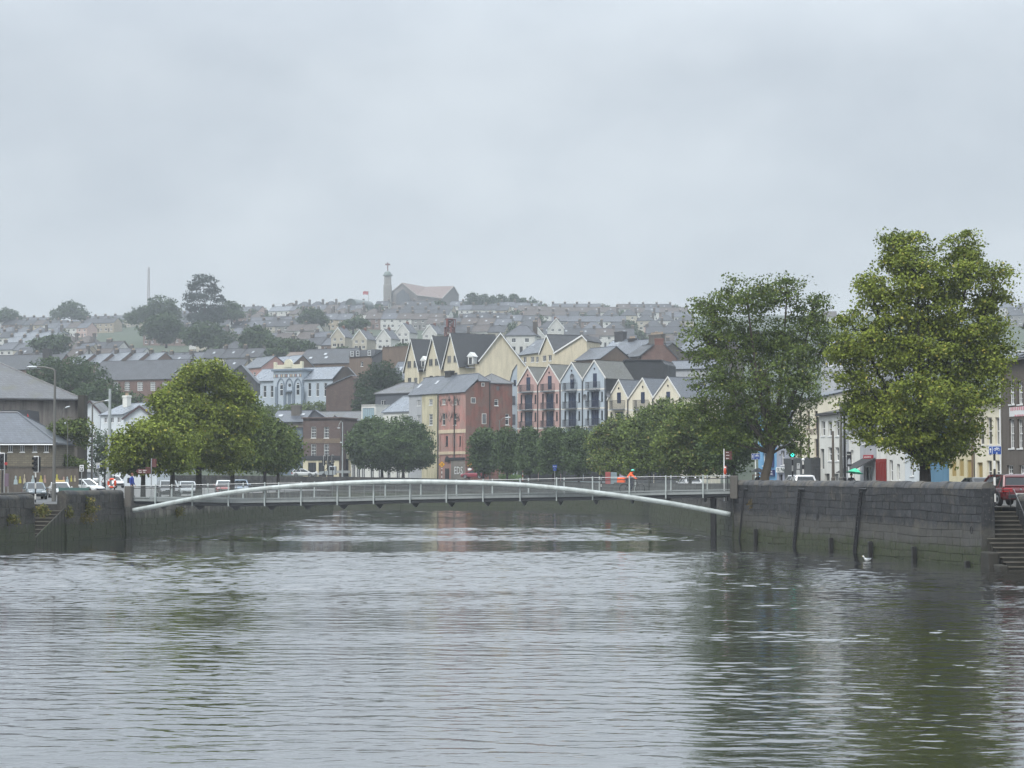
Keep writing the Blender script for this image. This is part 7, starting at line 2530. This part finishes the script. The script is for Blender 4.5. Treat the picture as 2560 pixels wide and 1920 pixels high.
WHT, SILV, GRY, BLK = paint('white', 'c6c8c8'), paint('silver', '9aa0a3'), paint('grey', '5c666b'), paint('black', '17181a')
RED = paint('dark red', '560f15')
suv = car('dark red sports utility car seen from behind beside the right steps', 25.55, 104.0, 2.866, -8, RED, 'suv')
mb = MB()
pl = [(-2.235 - .03, y, .615) for y in (-.18, .18)]
for k in range(8):
    mb.box(-2.25, -2.243, -.2 + k * .05, -.17 + k * .05, .575, .64)
mb.build('plate_lettering', BLACK, suv)
mb = MB()
mb.lathe([(.0001, -.01), (.05, -.01), (.05, .01)], 12, (-2.24, 0, .86), 0, 'x')
mb.build('badge', ALLOY, suv)
mb = MB()
for s in (-1, 1):
    mb.tube([(-1.6, s * .66, 1.62), (.1, s * .66, 1.63)], .018, 5)
mb.build('roof_rails', ALLOY, suv)
car('dark saloon car whose roof shows over the quay wall left of the red car', XX(2442, 116), 116, 2.866, -8, BLK, 'saloon')
car('white car whose roof just shows over the quay wall below the green traffic light', XX(1995, 158), 158, 2.866, -10, WHT, 'suv')
car('white car half hidden behind the bridge railing near the right bank', XX(1722, 196), 196, 2.86, -10, WHT, 'hatch')
LG = 'vehicles on the left quay'
ZL = 2.4
car('dark grey car nearest the left edge behind the quay wall', XX(87, 172), 172, ZL, 160, GRY, 'hatch', group=LG)
tx = car('white taxi with a roof sign behind the left lamp post', XX(150, 184), 184, ZL, 162, WHT, 'saloon', 'taxi', LG)
mb = MB(); mb.bbox(-.75, -.45, -.5, .5, 1.47, 1.62, .04); mb.build('roof_sign', plain('yellow taxi sign', S('b79b5a')), tx)
car('white estate car side-on beside the white taxi', XX(211, 206), 206, 2.5, 120, WHT, 'suv', group=LG)
car('white sports utility car behind the orange lifebuoy', XX(283, 262), 262, 2.83, 150, WHT, 'suv', group=LG)
car('white car far back under the left quay trees', XX(303, 300), 300, 3.0, 165, WHT, 'hatch', group=LG)
car('black and silver car facing the river seen through the left bridge railing', XX(420, 182), 182, ZL, 165, BLK, 'suv', group=LG, roof_col=SILV)
car('silver car seen through the bridge railing beside the black and silver car', XX(468, 190), 190, ZL + .04, 165, SILV, 'hatch', group=LG)
car('red and white car parked under the left quay trees', XX(560, 206), 206, 2.5, 170, paint('faded red', '8d4a47'), 'hatch', group=LG, roof_col=WHT)
car('pale blue car parked under the left quay trees', XX(601, 212), 212, 2.55, 170, paint('pale blue', '8f9fb0'), 'hatch', group=LG)
def box_truck(label, x, y, z, head, group):
    root = thing('box_truck', label, 'truck', (x, y, z), R(90 - head), group)
    mb = MB(); mb.bbox(-3.2, 1.2, -1.05, 1.05, .75, 3.1, .08); mb.bbox(1.0, 1.9, -1.0, 1.0, 2.1, 3.05, .25); mb.build('box_body', WHT, root)
    mb = MB()
    mb.loft([[(1.21, -.95, .4), (2.9, -.9, .45), (2.9, .9, .45), (1.21, .95, .4)], [(1.21, -.98, 1.25), (2.95, -.9, 1.1), (2.95, .9, 1.1), (1.21, .98, 1.25)], [(1.21, -.9, 2.05), (1.75, -.85, 2.08), (1.75, .85, 2.08), (1.21, .9, 2.05)]])
    mb.build('cab', WHT, root)
    mb = MB(); mb.face([(2.75, -.8, 1.27), (2.75, .8, 1.27), (1.88, .74, 2.0), (1.88, -.74, 2.0)]); mb.build('windscreen', CARGL, root)
    mb = MB(); mb.bbox(2.88, 3.0, -.85, .85, .42, .72, .04); mb.build('bumper', BLACK, root)
    for s in (-1, 1):
        mb = MB(); mb.bbox(2.8, 2.96, s * .68 - .16, s * .68 + .16, .85, 1.02, .03); mb.build('headlight', HEADL, root)
        for xw in (-2.0, 2.1):
            mb = MB(); mb.lathe([(.22, -.12), (.37, -.12), (.39, -.06), (.39, .1), (.22, .1)], 14, (xw, s * .88, .39), 0, 'y'); mb.build('wheel', TYRE, root)
    return root
box_truck('white box van facing the river behind the parking signs', XX(229, 268), 268, 2.85, 168, LG)
FG = 'vehicles on the far quay'
car('white car facing left in front of the white shop', XX(918, 352), 352, 4.19, -92, WHT, 'hatch', group=FG)
car('white car left of the pub, partly behind the quay trees', XX(758, 350), 350, 4.19, 85, WHT, 'hatch', group=FG)
car('small white car nosing out behind the pickup by the pub', XX(803, 353), 353, 4.19, -100, WHT, 'hatch', group=FG)
car('dark red car in front of the red corner house', XX(1185, 316), 316, 2.95 + 1.0, -70, paint('wine red', '7d2330'), 'hatch', group=FG)
pk = thing('pickup_truck', 'silver dropside pickup in front of the brick pub', 'pickup', (XX(832, 347), 347, 4.19), R(180), FG)
mb = MB(); mb.loft([[(.6, -.9, .4), (2.3, -.85, .42), (2.3, .85, .42), (.6, .9, .4)], [(.6, -.92, 1.15), (2.35, -.85, .95), (2.35, .85, .95), (.6, .92, 1.15)], [(-.55, -.85, 1.95), (1.2, -.8, 1.95), (1.2, .8, 1.95), (-.55, .85, 1.95)]][:2]); mb.bbox(-.6, .62, -.9, .9, .42, 1.95, .1); mb.build('cab', SILV, pk)
mb = MB(); mb.box(-.3, .45, -.915, .915, 1.2, 1.8); mb.build('windows', CARGL, pk)
mb = MB(); mb.face([(1.5, -.78, 1.14), (1.5, .78, 1.14), (.66, .75, 1.85), (.66, -.75, 1.85)]); mb.build('windscreen', CARGL, pk)
mb = MB(); mb.bbox(-3.0, -.65, -.95, .95, .7, .78, .01)
for y0 in (-.95, .91): mb.box(-3.0, -.65, y0, y0 + .04, .785, 1.15)
mb.box(-3.0, -2.96, -.9, .9, .785, 1.15); mb.build('flatbed', STEEL, pk)
for s in (-1, 1):
    for xw in (-2.0, 1.5):
        mb = MB(); mb.lathe([(.2, -.1), (.33, -.1), (.34, .1), (.2, .1)], 14, (xw, s * .8, .34), 0, 'y'); mb.build('wheel', TYRE, pk)

# ================================================================== street lamps and poles
POLE = plain('weathered lamp pole', S('6b6a66'), .5, .3)
POLEW = plain('pale painted pole', S('9aa0a1'), .45)
LAMPG = plain('lamp glass', S('b4b9bb'), .2)
def lamp(label, px, d, zb, yt, arm, head, r=.09, mat=None, low=None, group='street lamps', name='street_lamp'):
    """arm, head: pixel polylines at the lamp's own distance"""
    x0 = XX(px, d)
    root = thing(name, label, 'street lamp', (x0, d, zb), 0, group)
    H = ZZ(yt, d) - zb
    mb = MB()
    if low:
        mb.tube([(0, 0, -.3), (0, 0, low)], r * 1.5, 10)
        mb.tube([(0, 0, low - .02), (0, 0, low + .12)], r * 1.8, 10)
        mb.tube([(0, 0, low), (0, 0, H * .55), (0, 0, H)], [r * 1.1, r, r * .75], 10)
    else:
        mb.tube([(0, 0, -.3), (0, 0, 1.4), (0, 0, 1.45), (0, 0, H)], [r * 1.35, r * 1.3, r, r * .65], 10)
    mb.build('pole', mat or POLE, root)
    L = lambda p: Vector((P(*p, d).x - x0, 0, P(*p, d).z - zb))
    if arm:
        mb = MB(); mb.tube([L(p) for p in arm], r * .5, 7); mb.build('arm', mat or POLE, root)
    for hd in head:
        a, b = L(hd[0]), L(hd[1])
        mb = MB()
        c = (a + b) / 2
        ln = (b - a).length / 2
        dirv = (b - a).normalized()
        ang = math.atan2(dirv.z, dirv.x)
        M = Matrix.Translation(c) @ Matrix.Rotation(-ang, 4, 'Y')
        mb.ball((0, 0, 0), (ln, .17, .1), 12, 8)
        mb.v = [tuple(M @ Vector((x, y * (1.15 - .3 * (x / ln)), z if z > 0 else z * 1.2))) for x, y, z in mb.v]
        mb.build('lamp_head', LAMPG, root, smooth_shade=True)
    return root
lamp('tall street lamp with a long arm reaching left, in front of the grey hall', 135, 158, ZL, 925, [(138.5, 927), (130, 922), (112, 918.5), (92, 917.5)], [((66, 917.5), (94, 918))], .13)
lamp('tall pale pole without a lamp left of the low yellow-green tree', 273, 165, ZL, 972, [], [], .14, POLEW, 2.9, 'bare poles', 'lamp_pole')
lamp('street lamp with its arm reaching right, over the parking signs', 229.5, 215, ZL, 1008, [(230, 1012), (240, 1007), (262, 1002)], [((260, 1002.5), (278, 1000.5))], .12)
lamp('far thin street lamp in front of the grey hall wall', 151, 222, ZL, 1040, [(151, 1040), (154, 1028), (163, 1020)], [((162, 1020), (175, 1016))], .06)
lamp('shepherd crook lamp over the shrubs behind the tall left lamp', 168, 208, ZL, 1062, [(168, 1064), (168.5, 1056), (165.5, 1053), (162.5, 1056)], [((161, 1058), (165, 1058))], .05)
lamp('street lamp in front of the red corner house among the small trees', 1249, 300, 2.9, 1050, [(1253, 1052), (1256, 1046), (1264, 1044)], [((1262, 1044.5), (1277, 1043))], .12)
lamp('slim lamp with two heads in front of the brick pub', 856, 346, 4.2, 1056, [(856, 1058), (853, 1052), (848, 1060), (847, 1066)], [((843, 1070), (851, 1070)), ((849, 1106), (857, 1106))], .11, POLEW)
for px, yt, r_, mt, lab in ((2083, 1078, .12, plain('timber pole', S('5d554c')), 'timber pole in front of the white house right of the cream lettered house'), (2103, 1010, .14, POLE, 'grey street pole with a bent top next to the black pole'), (2112, 1004, .11, BLACK, 'black pole just left of the green umbrella')):
    lamp(lab, px, 152, 2.86, yt, [(2103, 1012), (2101, 1006), (2096, 1004)] if px == 2103 else [], [], r_, mt, None, 'poles on the right quay', 'street_pole')

# ================================================================== signals and signs
GREEN = plain('lit green lens', S('1fd6b0'), .4, emit=((.05, .95, .7, 1), 1.6))
LENS = plain('unlit lens', (.02, .02, .02, 1), .2)
BLUES = plain('blue road sign', S('23468c'), .5)
BROWNS = plain('brown tourist sign', S('5a3230'), .6)
YELS = plain('yellow road sign', S('d69c22'), .5)
def striped_pole(root, H, r=.055, c1=None, c2=None, h0=0, step=.42, mats=None):
    mb = MB()
    z, k = -.2, 0
    while z < H:
        z2 = min(z + step, H)
        mb.tube([(0, 0, z), (0, 0, z2 - .002)], r, 8, k % 2)
        z, k = z2, k + 1
    return mb.build('pole', mats or [BLACK, OFFW], root)
def signal(label, px, d, zb, yt, yb, rz, pole='plain', lit=False, group='traffic lights'):
    root = thing('traffic_light', label, 'traffic light', (XX(px, d), d, zb), rz, group)
    z1, z0 = ZZ(yt, d) - zb, ZZ(yb, d) - zb
    H = z1 - z0
    w_ = H * .24
    if pole == 'striped':
        striped_pole(root, z0 + .1)
    else:
        mb = MB(); mb.tube([(0, .05, -.2), (0, .05, z0 + .2)], .055, 8); mb.build('pole', BLACK if pole == 'plain' else STEELD, root)
    mb = MB(); mb.bbox(-w_ * .95, w_ * .95, .02, .05, z0, z1, .01); mb.build('backboard', WHITE, root)
    mb = MB(); mb.bbox(-w_ * .8, w_ * .8, -.03, .016, z0 + .06, z1 - .06, .01); mb.bbox(-w_ * .8, w_ * .8, .054, .3, z0 + .05, z1 - .05, .03); mb.build('signal_head', BLACK, root)
    for k in range(3):
        zc = lerp(z0 + .06, z1 - .06, (k + .5) / 3)
        r_ = H * .115
        mb = MB(); mb.lathe([(.001, -.035), (r_, -.032), (r_, -.031)], 16, (0, 0, zc), 0, 'y')
        lens = mb.build('lens', GREEN if lit and k == 0 else LENS, root)
        mb = MB()
        for t in range(9):
            a0, a1 = R(-10 + t * 22.2), R(-10 + (t + 1) * 22.2)
            mb.face([(r_ * 1.12 * math.cos(a0), -.03, zc + r_ * 1.12 * math.sin(a0)), (r_ * 1.12 * math.cos(a1), -.03, zc + r_ * 1.12 * math.sin(a1)), (r_ * 1.12 * math.cos(a1), -.25, zc + r_ * 1.12 * math.sin(a1)), (r_ * 1.12 * math.cos(a0), -.25, zc + r_ * 1.12 * math.sin(a0))])
        mb.build('visor', BLACK, root)
    return root
signal('traffic light showing green in front of the cream lettered house', 1981.5, 148, 2.86, 1107, 1145, R(-4), 'striped', True)
signal('traffic light on a striped pole turned away in front of the timber hoarding', 89, 152, ZL, 1140, 1181, R(-38), 'striped')
signal('traffic light cut by the left edge of the picture', 4, 150, ZL, 1132, 1175, R(-38))
for px, yt, yb, lab in ((811, 1139, 1164, 'left one of three dark traffic lights in front of the pub shopfront'), (822, 1138, 1163, 'middle one of three dark traffic lights in front of the pub shopfront'), (832, 1137, 1160, 'right one of three dark traffic lights in front of the pub shopfront')):
    signal(lab, px, 338, 4.2, yt, yb, R(70))

def circ(mb, cx, cz, r, y, th, n=14, mi=0):
    mb.tube([(cx + r * math.cos(a), y, cz + r * math.sin(a)) for a in [2 * math.pi * k / n for k in range(n + 1)]], th, 4, mi, False)
def bike_icon(root, cx, cz, s, y):
    mb = MB()
    circ(mb, cx - .55 * s, cz - .1 * s, .36 * s, y, .055 * s); circ(mb, cx + .55 * s, cz - .1 * s, .36 * s, y, .055 * s)
    for a, b in (((-.55, -.1), (-.2, .4)), ((-.2, .4), (.4, .4)), ((.4, .4), (.05, -.1)), ((.05, -.1), (-.2, .4)), ((-.55, -.1), (.05, -.1)), ((.4, .4), (.55, -.1)), ((.4, .4), (.35, .6)), ((-.3, .52), (-.08, .52))):
        mb.tube([(cx + a[0] * s, y, cz + a[1] * s), (cx + b[0] * s, y, cz + b[1] * s)], .05 * s, 4)
    mb.build('bicycle_symbol', WHITE, root)
def arrow(root, x, z, L, y, dirn=(0, 1), th=.03, mat=None):
    mb = MB()
    d_ = Vector((dirn[0], 0, dirn[1])); n_ = Vector((-dirn[1], 0, dirn[0])); c = Vector((x, y, z))
    q = [c - d_ * L - n_ * th, c - d_ * L + n_ * th, c + d_ * L * .2 + n_ * th, c + d_ * L * .2 + n_ * th * 3, c + d_ * L, c + d_ * L * .2 - n_ * th * 3, c + d_ * L * .2 - n_ * th]
    mb.face(q)
    mb.build('arrow', mat or WHITE, root)
def cycle_sign(label, px, d, zb, x0, x1, yt, yb, striped):
    s_ = d / F
    cx_ = (x0 + x1) / 2
    root = thing('cycle_lane_sign', label, 'road sign', (XX(px, d), d, zb), 0, 'blue cycle lane signs')
    z1, z0 = ZZ(yt, d) - zb, ZZ(yb, d) - zb
    a, b = (x0 - px) * s_, (x1 - px) * s_
    if striped: striped_pole(root, z0 + .05, .06)
    else:
        mb = MB(); mb.tube([(0, .04, -.2), (0, .04, z0 + .1)], .045, 8); mb.build('pole', WHITE, root)
    mb = MB(); mb.bbox(a, b, -.03, -.008, z0, z1, .01, 1); mb.bbox(a + .02, b - .02, -.045, -.031, z0 + .02, z1 - .02, .005, 0); mb.build('sign_plate', [BLUES, WHITE], root)
    mb = MB(); xd = lerp(a, b, .27); mb.box(xd - .012, xd + .012, -.05, -.046, z0 + .03, z1 - .03); mb.build('divider', WHITE, root)
    arrow(root, lerp(a, b, .13), (z0 + z1) / 2, (z1 - z0) * .28, -.05, (0, 1), .015)
    bike_icon(root, lerp(a, b, .63), lerp(z0, z1, .63), (b - a) * .25, -.05)
    arrow(root, lerp(a, b, .63), lerp(z0, z1, .17), (z1 - z0) * .11, -.05, (0, -1), .015)
cycle_sign('blue cycle lane sign on a striped pole beside the red car', 2486.5, 102, 2.86, 2472, 2504, 1115, 1136.5, True)
cycle_sign('blue cycle lane sign in front of the airy tree trunk, above the black umbrella', 1889, 158, 2.86, 1879, 1900.5, 1134, 1149, False)
def plates(name, label, px, d, zb, pl, pole_top, pole=None, group=None, cat='sign', r=.04, marks=None):
    """pl: (x0, x1, yt, yb, mat) pixel rectangles"""
    s_ = d / F
    root = thing(name, label, cat, (XX(px, d), d, zb), 0, group)
    H = ZZ(pole_top, d) - zb
    if pole == 'striped': striped_pole(root, H, r)
    else:
        mb = MB(); mb.tube([(0, .05, -.2), (0, .05, H)], r, 8); mb.build('pole', pole or STEEL, root)
    out = []
    for x0, x1, yt, yb, m in pl:
        mb = MB(); mb.bbox((x0 - px) * s_, (x1 - px) * s_, -.03, .005, ZZ(yb, d) - zb, ZZ(yt, d) - zb, .008)
        o = mb.build('sign_plate', m, root)
        out.append((o, (x0 - px) * s_, (x1 - px) * s_, ZZ(yb, d) - zb, ZZ(yt, d) - zb))
    return root, out
root, out = plates('tourist_sign', 'brown three-plank tourist sign at the right end of the footbridge', 1810.5, 139.6, 2.86, [(1813, 1830, 1128 + 7.3 * k, 1134.3 + 7.3 * k, BROWNS) for k in range(3)], 1122, WHITE)
for o, a, b, c, e in out: scrawl(o, OFFW, a + .06, b - .04, (c + e) / 2, .06, -.034, 1)
root, out = plates('tourist_sign', 'brown information board on a pole above the finger sign on the left quay', 378, 150, ZL, [(380, 391, 1147, 1168, BROWNS), (364, 377, 1168, 1171.5, BROWNS)], 1146, STEEL)
s_ = 150 / F
z0, z1 = ZZ(1184, 150) - ZL, ZZ(1172.5, 150) - ZL
mb = MB(); mb.prism([((345 - 378) * s_, z0), (-.03, z0), (-.03, z1), ((345 - 378) * s_, z1), ((339.5 - 378) * s_, (z0 + z1) / 2)], -.04, -.005)
fs_ = mb.build('finger_plate', BROWNS, root)
scrawl(fs_, OFFW, (347 - 378) * s_, (370 - 378) * s_, (z0 + z1) / 2, .08, -.044, 2)
for px, d, yt, lab in ((204, 190, 1162.5, 'white parking sign with an arrow, left one of two near the box van'), (245, 225, 1157, 'white parking sign with an arrow, right one of two near the box van')):
    w_ = 5.2 if px == 204 else 4.2
    root, out = plates('parking_sign', lab, px, d, ZL, [(px - w_, px + w_, yt, yt + w_ * 3.1, WHITE)], yt, STEEL, 'parking signs on the left quay')
    o, a, b, c, e = out[0]
    arrow(o, (a + b) / 2, lerp(c, e, .78), (b - a) * .34, -.035, (-1, 0), .028, BLACK)
    mb = MB(); mb.box(a + (b - a) * .2, b - (b - a) * .2, -.034, -.031, lerp(c, e, .08), lerp(c, e, .56)); pb = mb.build('panel', BLUES if px == 245 else BLACK, o)
    text_obj('P', (e - c) * .42, WHITE, o, ((a + b) / 2, -.04, lerp(c, e, .32)), depth=.003, bold=.01)
root, out = plates('notice_board', 'faded notice board on two thin legs at the left edge', 10.5, 134, ZL, [(11.5, 22, 1184, 1216, plain('faded poster', S('6a5a66')))], 1156, STEEL)
mb = MB(); mb.tube([(.26, .03, -.2), (.26, .03, ZZ(1184, 134) - ZL)], .03, 6); mb.build('leg', STEEL, root)
mb = MB(); mb.lathe([(.001, -.05), (.11, -.045), (.11, -.03)], 12, (.12, 0, ZZ(1159, 134) - ZL), 0, 'y'); mb.build('red_disc', plain('red disc', S('a03434')), root)
for px, lab in ((1104.5, 'yellow diamond road sign left of the graffiti wall'), (1174, 'yellow diamond road sign right of the graffiti wall')):
    d = 321
    root = thing('warning_sign', lab, 'road sign', (XX(px, d), d, 3.95), 0, 'yellow diamond road signs')
    z = ZZ(1161, d) - 3.95
    striped_pole(root, z - .3, .06, step=.35)
    mb = MB(); mb.prism([(0, z - .56), (.56, z), (0, z + .56), (-.56, z)], -.06, -.02, 1); mb.prism([(0, z - .5), (.5, z), (0, z + .5), (-.5, z)], -.075, -.061, 0)
    mb.build('sign_plate', [YELS, BLACK], root)
    mb = MB()
    for q in (-.12, .12):
        mb.ball((q, -.085, z + .2), .055, 6, 4)
        for a, b in (((q, z + .13), (q, z - .05)), ((q, z - .05), (q - .07, z - .22)), ((q, z - .05), (q + .07, z - .22)), ((q, z + .1), (q + .09, z))):
            mb.tube([(a[0], -.085, a[1]), (b[0], -.085, b[1])], .03, 5)
    mb.build('figures', BLACK, root)
    if px > 1150:
        mb = MB(); mb.box(-.3, .3, -.07, -.04, z - .95, z - .62); mb.build('sub_plate', WHITE, root)
root, out = plates('road_sign', 'small blue road sign below the left blue gable', 1387, 262, 2.9, [(1381.5, 1392.5, 1162, 1170, BLUES), (1383, 1391, 1171, 1177, BLUES)], 1162, STEEL)
scrawl(out[0][0], WHITE, out[0][1] + .08, out[0][2] - .06, (out[0][3] + out[0][4]) / 2, .1, -.034, 1)
for px, d, yt, lab in ((1307, 282, 1147, 'red and white banded crossing pole in front of the pink houses'), (1503, 245, 1160, 'black and white banded crossing pole left of the cyclist'), (2008, 166, 1152, 'black and white banded pole in front of the charcoal shopfront')):
    root = thing('crossing_pole', lab, 'pole', (XX(px, d), d, 2.88), 0, 'banded poles')
    H = ZZ(yt, d) - 2.88
    striped_pole(root, H, .07, step=.38, mats=[plain('red band', S('8f3b35')), OFFW] if px == 1307 else None)
    mb = MB(); mb.ball((0, 0, H + .1), .13, 10, 7); mb.build('globe', WHITE, root, smooth_shade=True)
root, out = plates('parking_sign', 'pair of small pale plates on a post in front of the charcoal shopfront', 1996, 162, 2.86, [(1992, 2000, 1158, 1172, plain('dull sign white', S('a9aba9'))), (1991, 2000, 1175, 1188, plain('dull sign white', S('a9aba9')))], 1158, STEELD)
text_obj('P', .24, BLACK, out[0][0], ((out[0][1] + out[0][2]) / 2, -.036, lerp(out[0][3], out[0][4], .68)), depth=.003)
root, out = plates('advert_board', 'black advertising board beside the black pole', 2122.5, 160, 2.86, [(2117, 2129, 1129, 1165, plain('black board', S('232225')))], 1129, WHITE)
scrawl(out[0][0], OFFW, out[0][1] + .05, out[0][2] - .04, lerp(out[0][3], out[0][4], .8), .09, -.034, 1)
mb = MB(); o, a, b, c, e = out[0]; mb.prism([(lerp(a, b, .15), lerp(c, e, .12)), (lerp(a, b, .85), lerp(c, e, .12)), (lerp(a, b, .8), lerp(c, e, .4)), (lerp(a, b, .55), lerp(c, e, .55)), (lerp(a, b, .2), lerp(c, e, .4))], -.036, -.031); mb.build('picture', GREYL, o)
# red kiosk board and glass panel behind the cyclist
d = 240
p = P(1520, 1197, d)
mb = MB(); mb.bbox(-.32, .3, -.12, .12, -.6, ZZ(1180, d) - p.z, .03); tag(mb.build('information_board', plain('faded red board', S('8f4340')), None, p), 'faded red information board beside the quay trees behind the cyclist', 'board')
p = P(1534, 1197, d)
mb = MB(); mb.bbox(-.35, .4, -.1, .1, -.6, ZZ(1181, d) - p.z, .03); tag(mb.build('kiosk', plain('grey glass panel', S('7d8b90'), .15), None, p), 'grey glass kiosk panel right of the faded red board', 'kiosk')
# lifebuoys
def lifebuoy(label, px, py, d, rz, post=True, zb=2.86):
    p = P(px, py, d)
    root = thing('lifebuoy', label, 'lifebuoy', (p.x, d, p.z), rz, 'orange lifebuoys')
    mb = MB()
    n = 20
    pts = [(.31 * math.cos(a), 0, .31 * math.sin(a)) for a in [2 * math.pi * k / n for k in range(n + 1)]]
    mb.tube(pts, .085, 8, 0, False)
    mb.build('ring', plain('orange lifebuoy', S('c84a28'), .5), root, smooth_shade=True)
    mb = MB()
    for k in range(4):
        a = math.pi / 4 + k * math.pi / 2
        c = Vector((.31 * math.cos(a), 0, .31 * math.sin(a))); t = Vector((-math.sin(a), 0, math.cos(a)))
        mb.tube([c - t * .05, c + t * .05], .091, 8)
    mb.build('band', WHITE, root)
    if post:
        pt = thing('lifebuoy_post', label.replace('lifebuoy', 'post carrying the lifebuoy', 1).replace('orange ', 'dark '), 'post', (p.x + .16, d + .16, zb), 0)
        mb = MB(); mb.bbox(-.05, .05, -.05, .05, -.2, p.z - zb + .55, .01); mb.bbox(-.2, .05, -.14, -.06, p.z - zb - .3, p.z - zb - .2, .01); mb.build('post', IRON, pt)
lifebuoy('orange lifebuoy beside the tall pale pole on the left quay', 280, 1208, 151, R(-20), True, ZL)
lifebuoy('orange lifebuoy edge-on at the right end of the footbridge', 1813.5, 1178, 139.9, R(78), True)
# green screen on the left parapet
a, b = P(147, 1228, 150), P(222, 1228, 150)
mb = MB(); mb.box(0, (b - a).x, -.03, .03, -.2, ZZ(1220, 150) - a.z + .02)
for k in range(4): mb.box((b - a).x * k / 3 - .03, (b - a).x * k / 3 + .03, .035, .08, -.8, .35)
tag(mb.build('screen_panel', plain('green mesh screen', S('3f5f5a'), .6), None, a), 'low dark green mesh screen behind the left parapet', 'screen')
mb = MB()
zz = 2.4
for k in range(15):
    mb.tube([(k * 1.6, 0, -.2), (k * 1.6, 0, 1.05)], .03, 6)
for h_ in (.5, 1.0): mb.tube([(0, 0, h_), (22.4, 0, h_)], .025, 6)
o = mb.build('guard_rail', STEELD, None, (XX(470, 200), 200, 2.45), R(8))
tag(o, 'grey street guard rail under the left quay trees', 'railing')
# leaning rail by the black umbrella
a = P(1902, 1187, 151)
mb = MB(); mb.bbox(-.65, .65, -.15, .15, -.06, .02, .01)
for q in (-.6, .6): mb.box(q - .04, q + .04, -.04, .04, -1.4, -.061)
tag(mb.build('leaning_shelf', plain('dull brown timber', S('5f4a3c')), None, a), 'brown timber leaning shelf under the black umbrella', 'shelf')

# ================================================================== walkers
BLUEJ = CL('royal blue jacket', '2a3f8f'); DARKJ = CL('black jacket', '1b1c22'); JEAN = CL('dark jeans', '262a38'); GREYT = CL('grey trousers', '33353a')
J, E, hd_ = standing(1.74, stride=.2)
d = 148.5
per = person('walker in a royal blue jacket and dark rucksack at the left end of the footbridge', (XX(330, d), d, 2.86), R(70), J, E, {'skin': SKIN, 'coat': BLUEJ, 'trousers': GREYT, 'shoe': BLACK}, hd_, (0, -1, -.05), plain('ginger hair', S('6f452c')))
mb = MB(); mb.bbox(-.16, .16, .13, .33, 1.02, 1.42, .05); o = mb.build('rucksack', CL('dark rucksack', '20222a')); o.location = per.location; o.rotation_euler = per.rotation_euler
tag(o, 'dark rucksack on the back of the walker in blue', 'rucksack')
J, E, hd_ = standing(1.76, arm_r=((.3, -.12, 1.14), (.2, -.34, 1.24)))
d = 152.5
px_, py_ = XX(1896, d), d
per = person('person in black leaning on the brown shelf under a black umbrella', (px_, py_, 2.86), R(10), J, E, {'skin': SKIN, 'coat': DARKJ, 'trousers': JEAN, 'shoe': BLACK}, hd_, (0, -1, -.1))
umbrella('black umbrella over the person leaning on the brown shelf', (px_ - .02, py_ - .3, 2.86 + 2.15), CL('black umbrella cloth', '1d1f24'), (0, R(4)), .62, .3)
d = 142.5
px_, py_ = XX(2128, d), d
J, E, hd_ = standing(1.72, arm_r=((.3, -.1, 1.14), (.2, -.24, 1.30)))
per = person('dark haired person in a black coat walking under a bright green umbrella', (px_, py_, 2.86), R(8), J, E, {'skin': SKIN, 'coat': DARKJ, 'trousers': JEAN, 'shoe': BLACK}, hd_, (0, -1, -.05))
umbrella('bright mint green umbrella above the quay wall', (px_ + .26, py_ - .22, 2.86 + 2.08), plain('mint green umbrella cloth', S('3fc79a'), .6), (R(-6), R(8)), .62, .3)
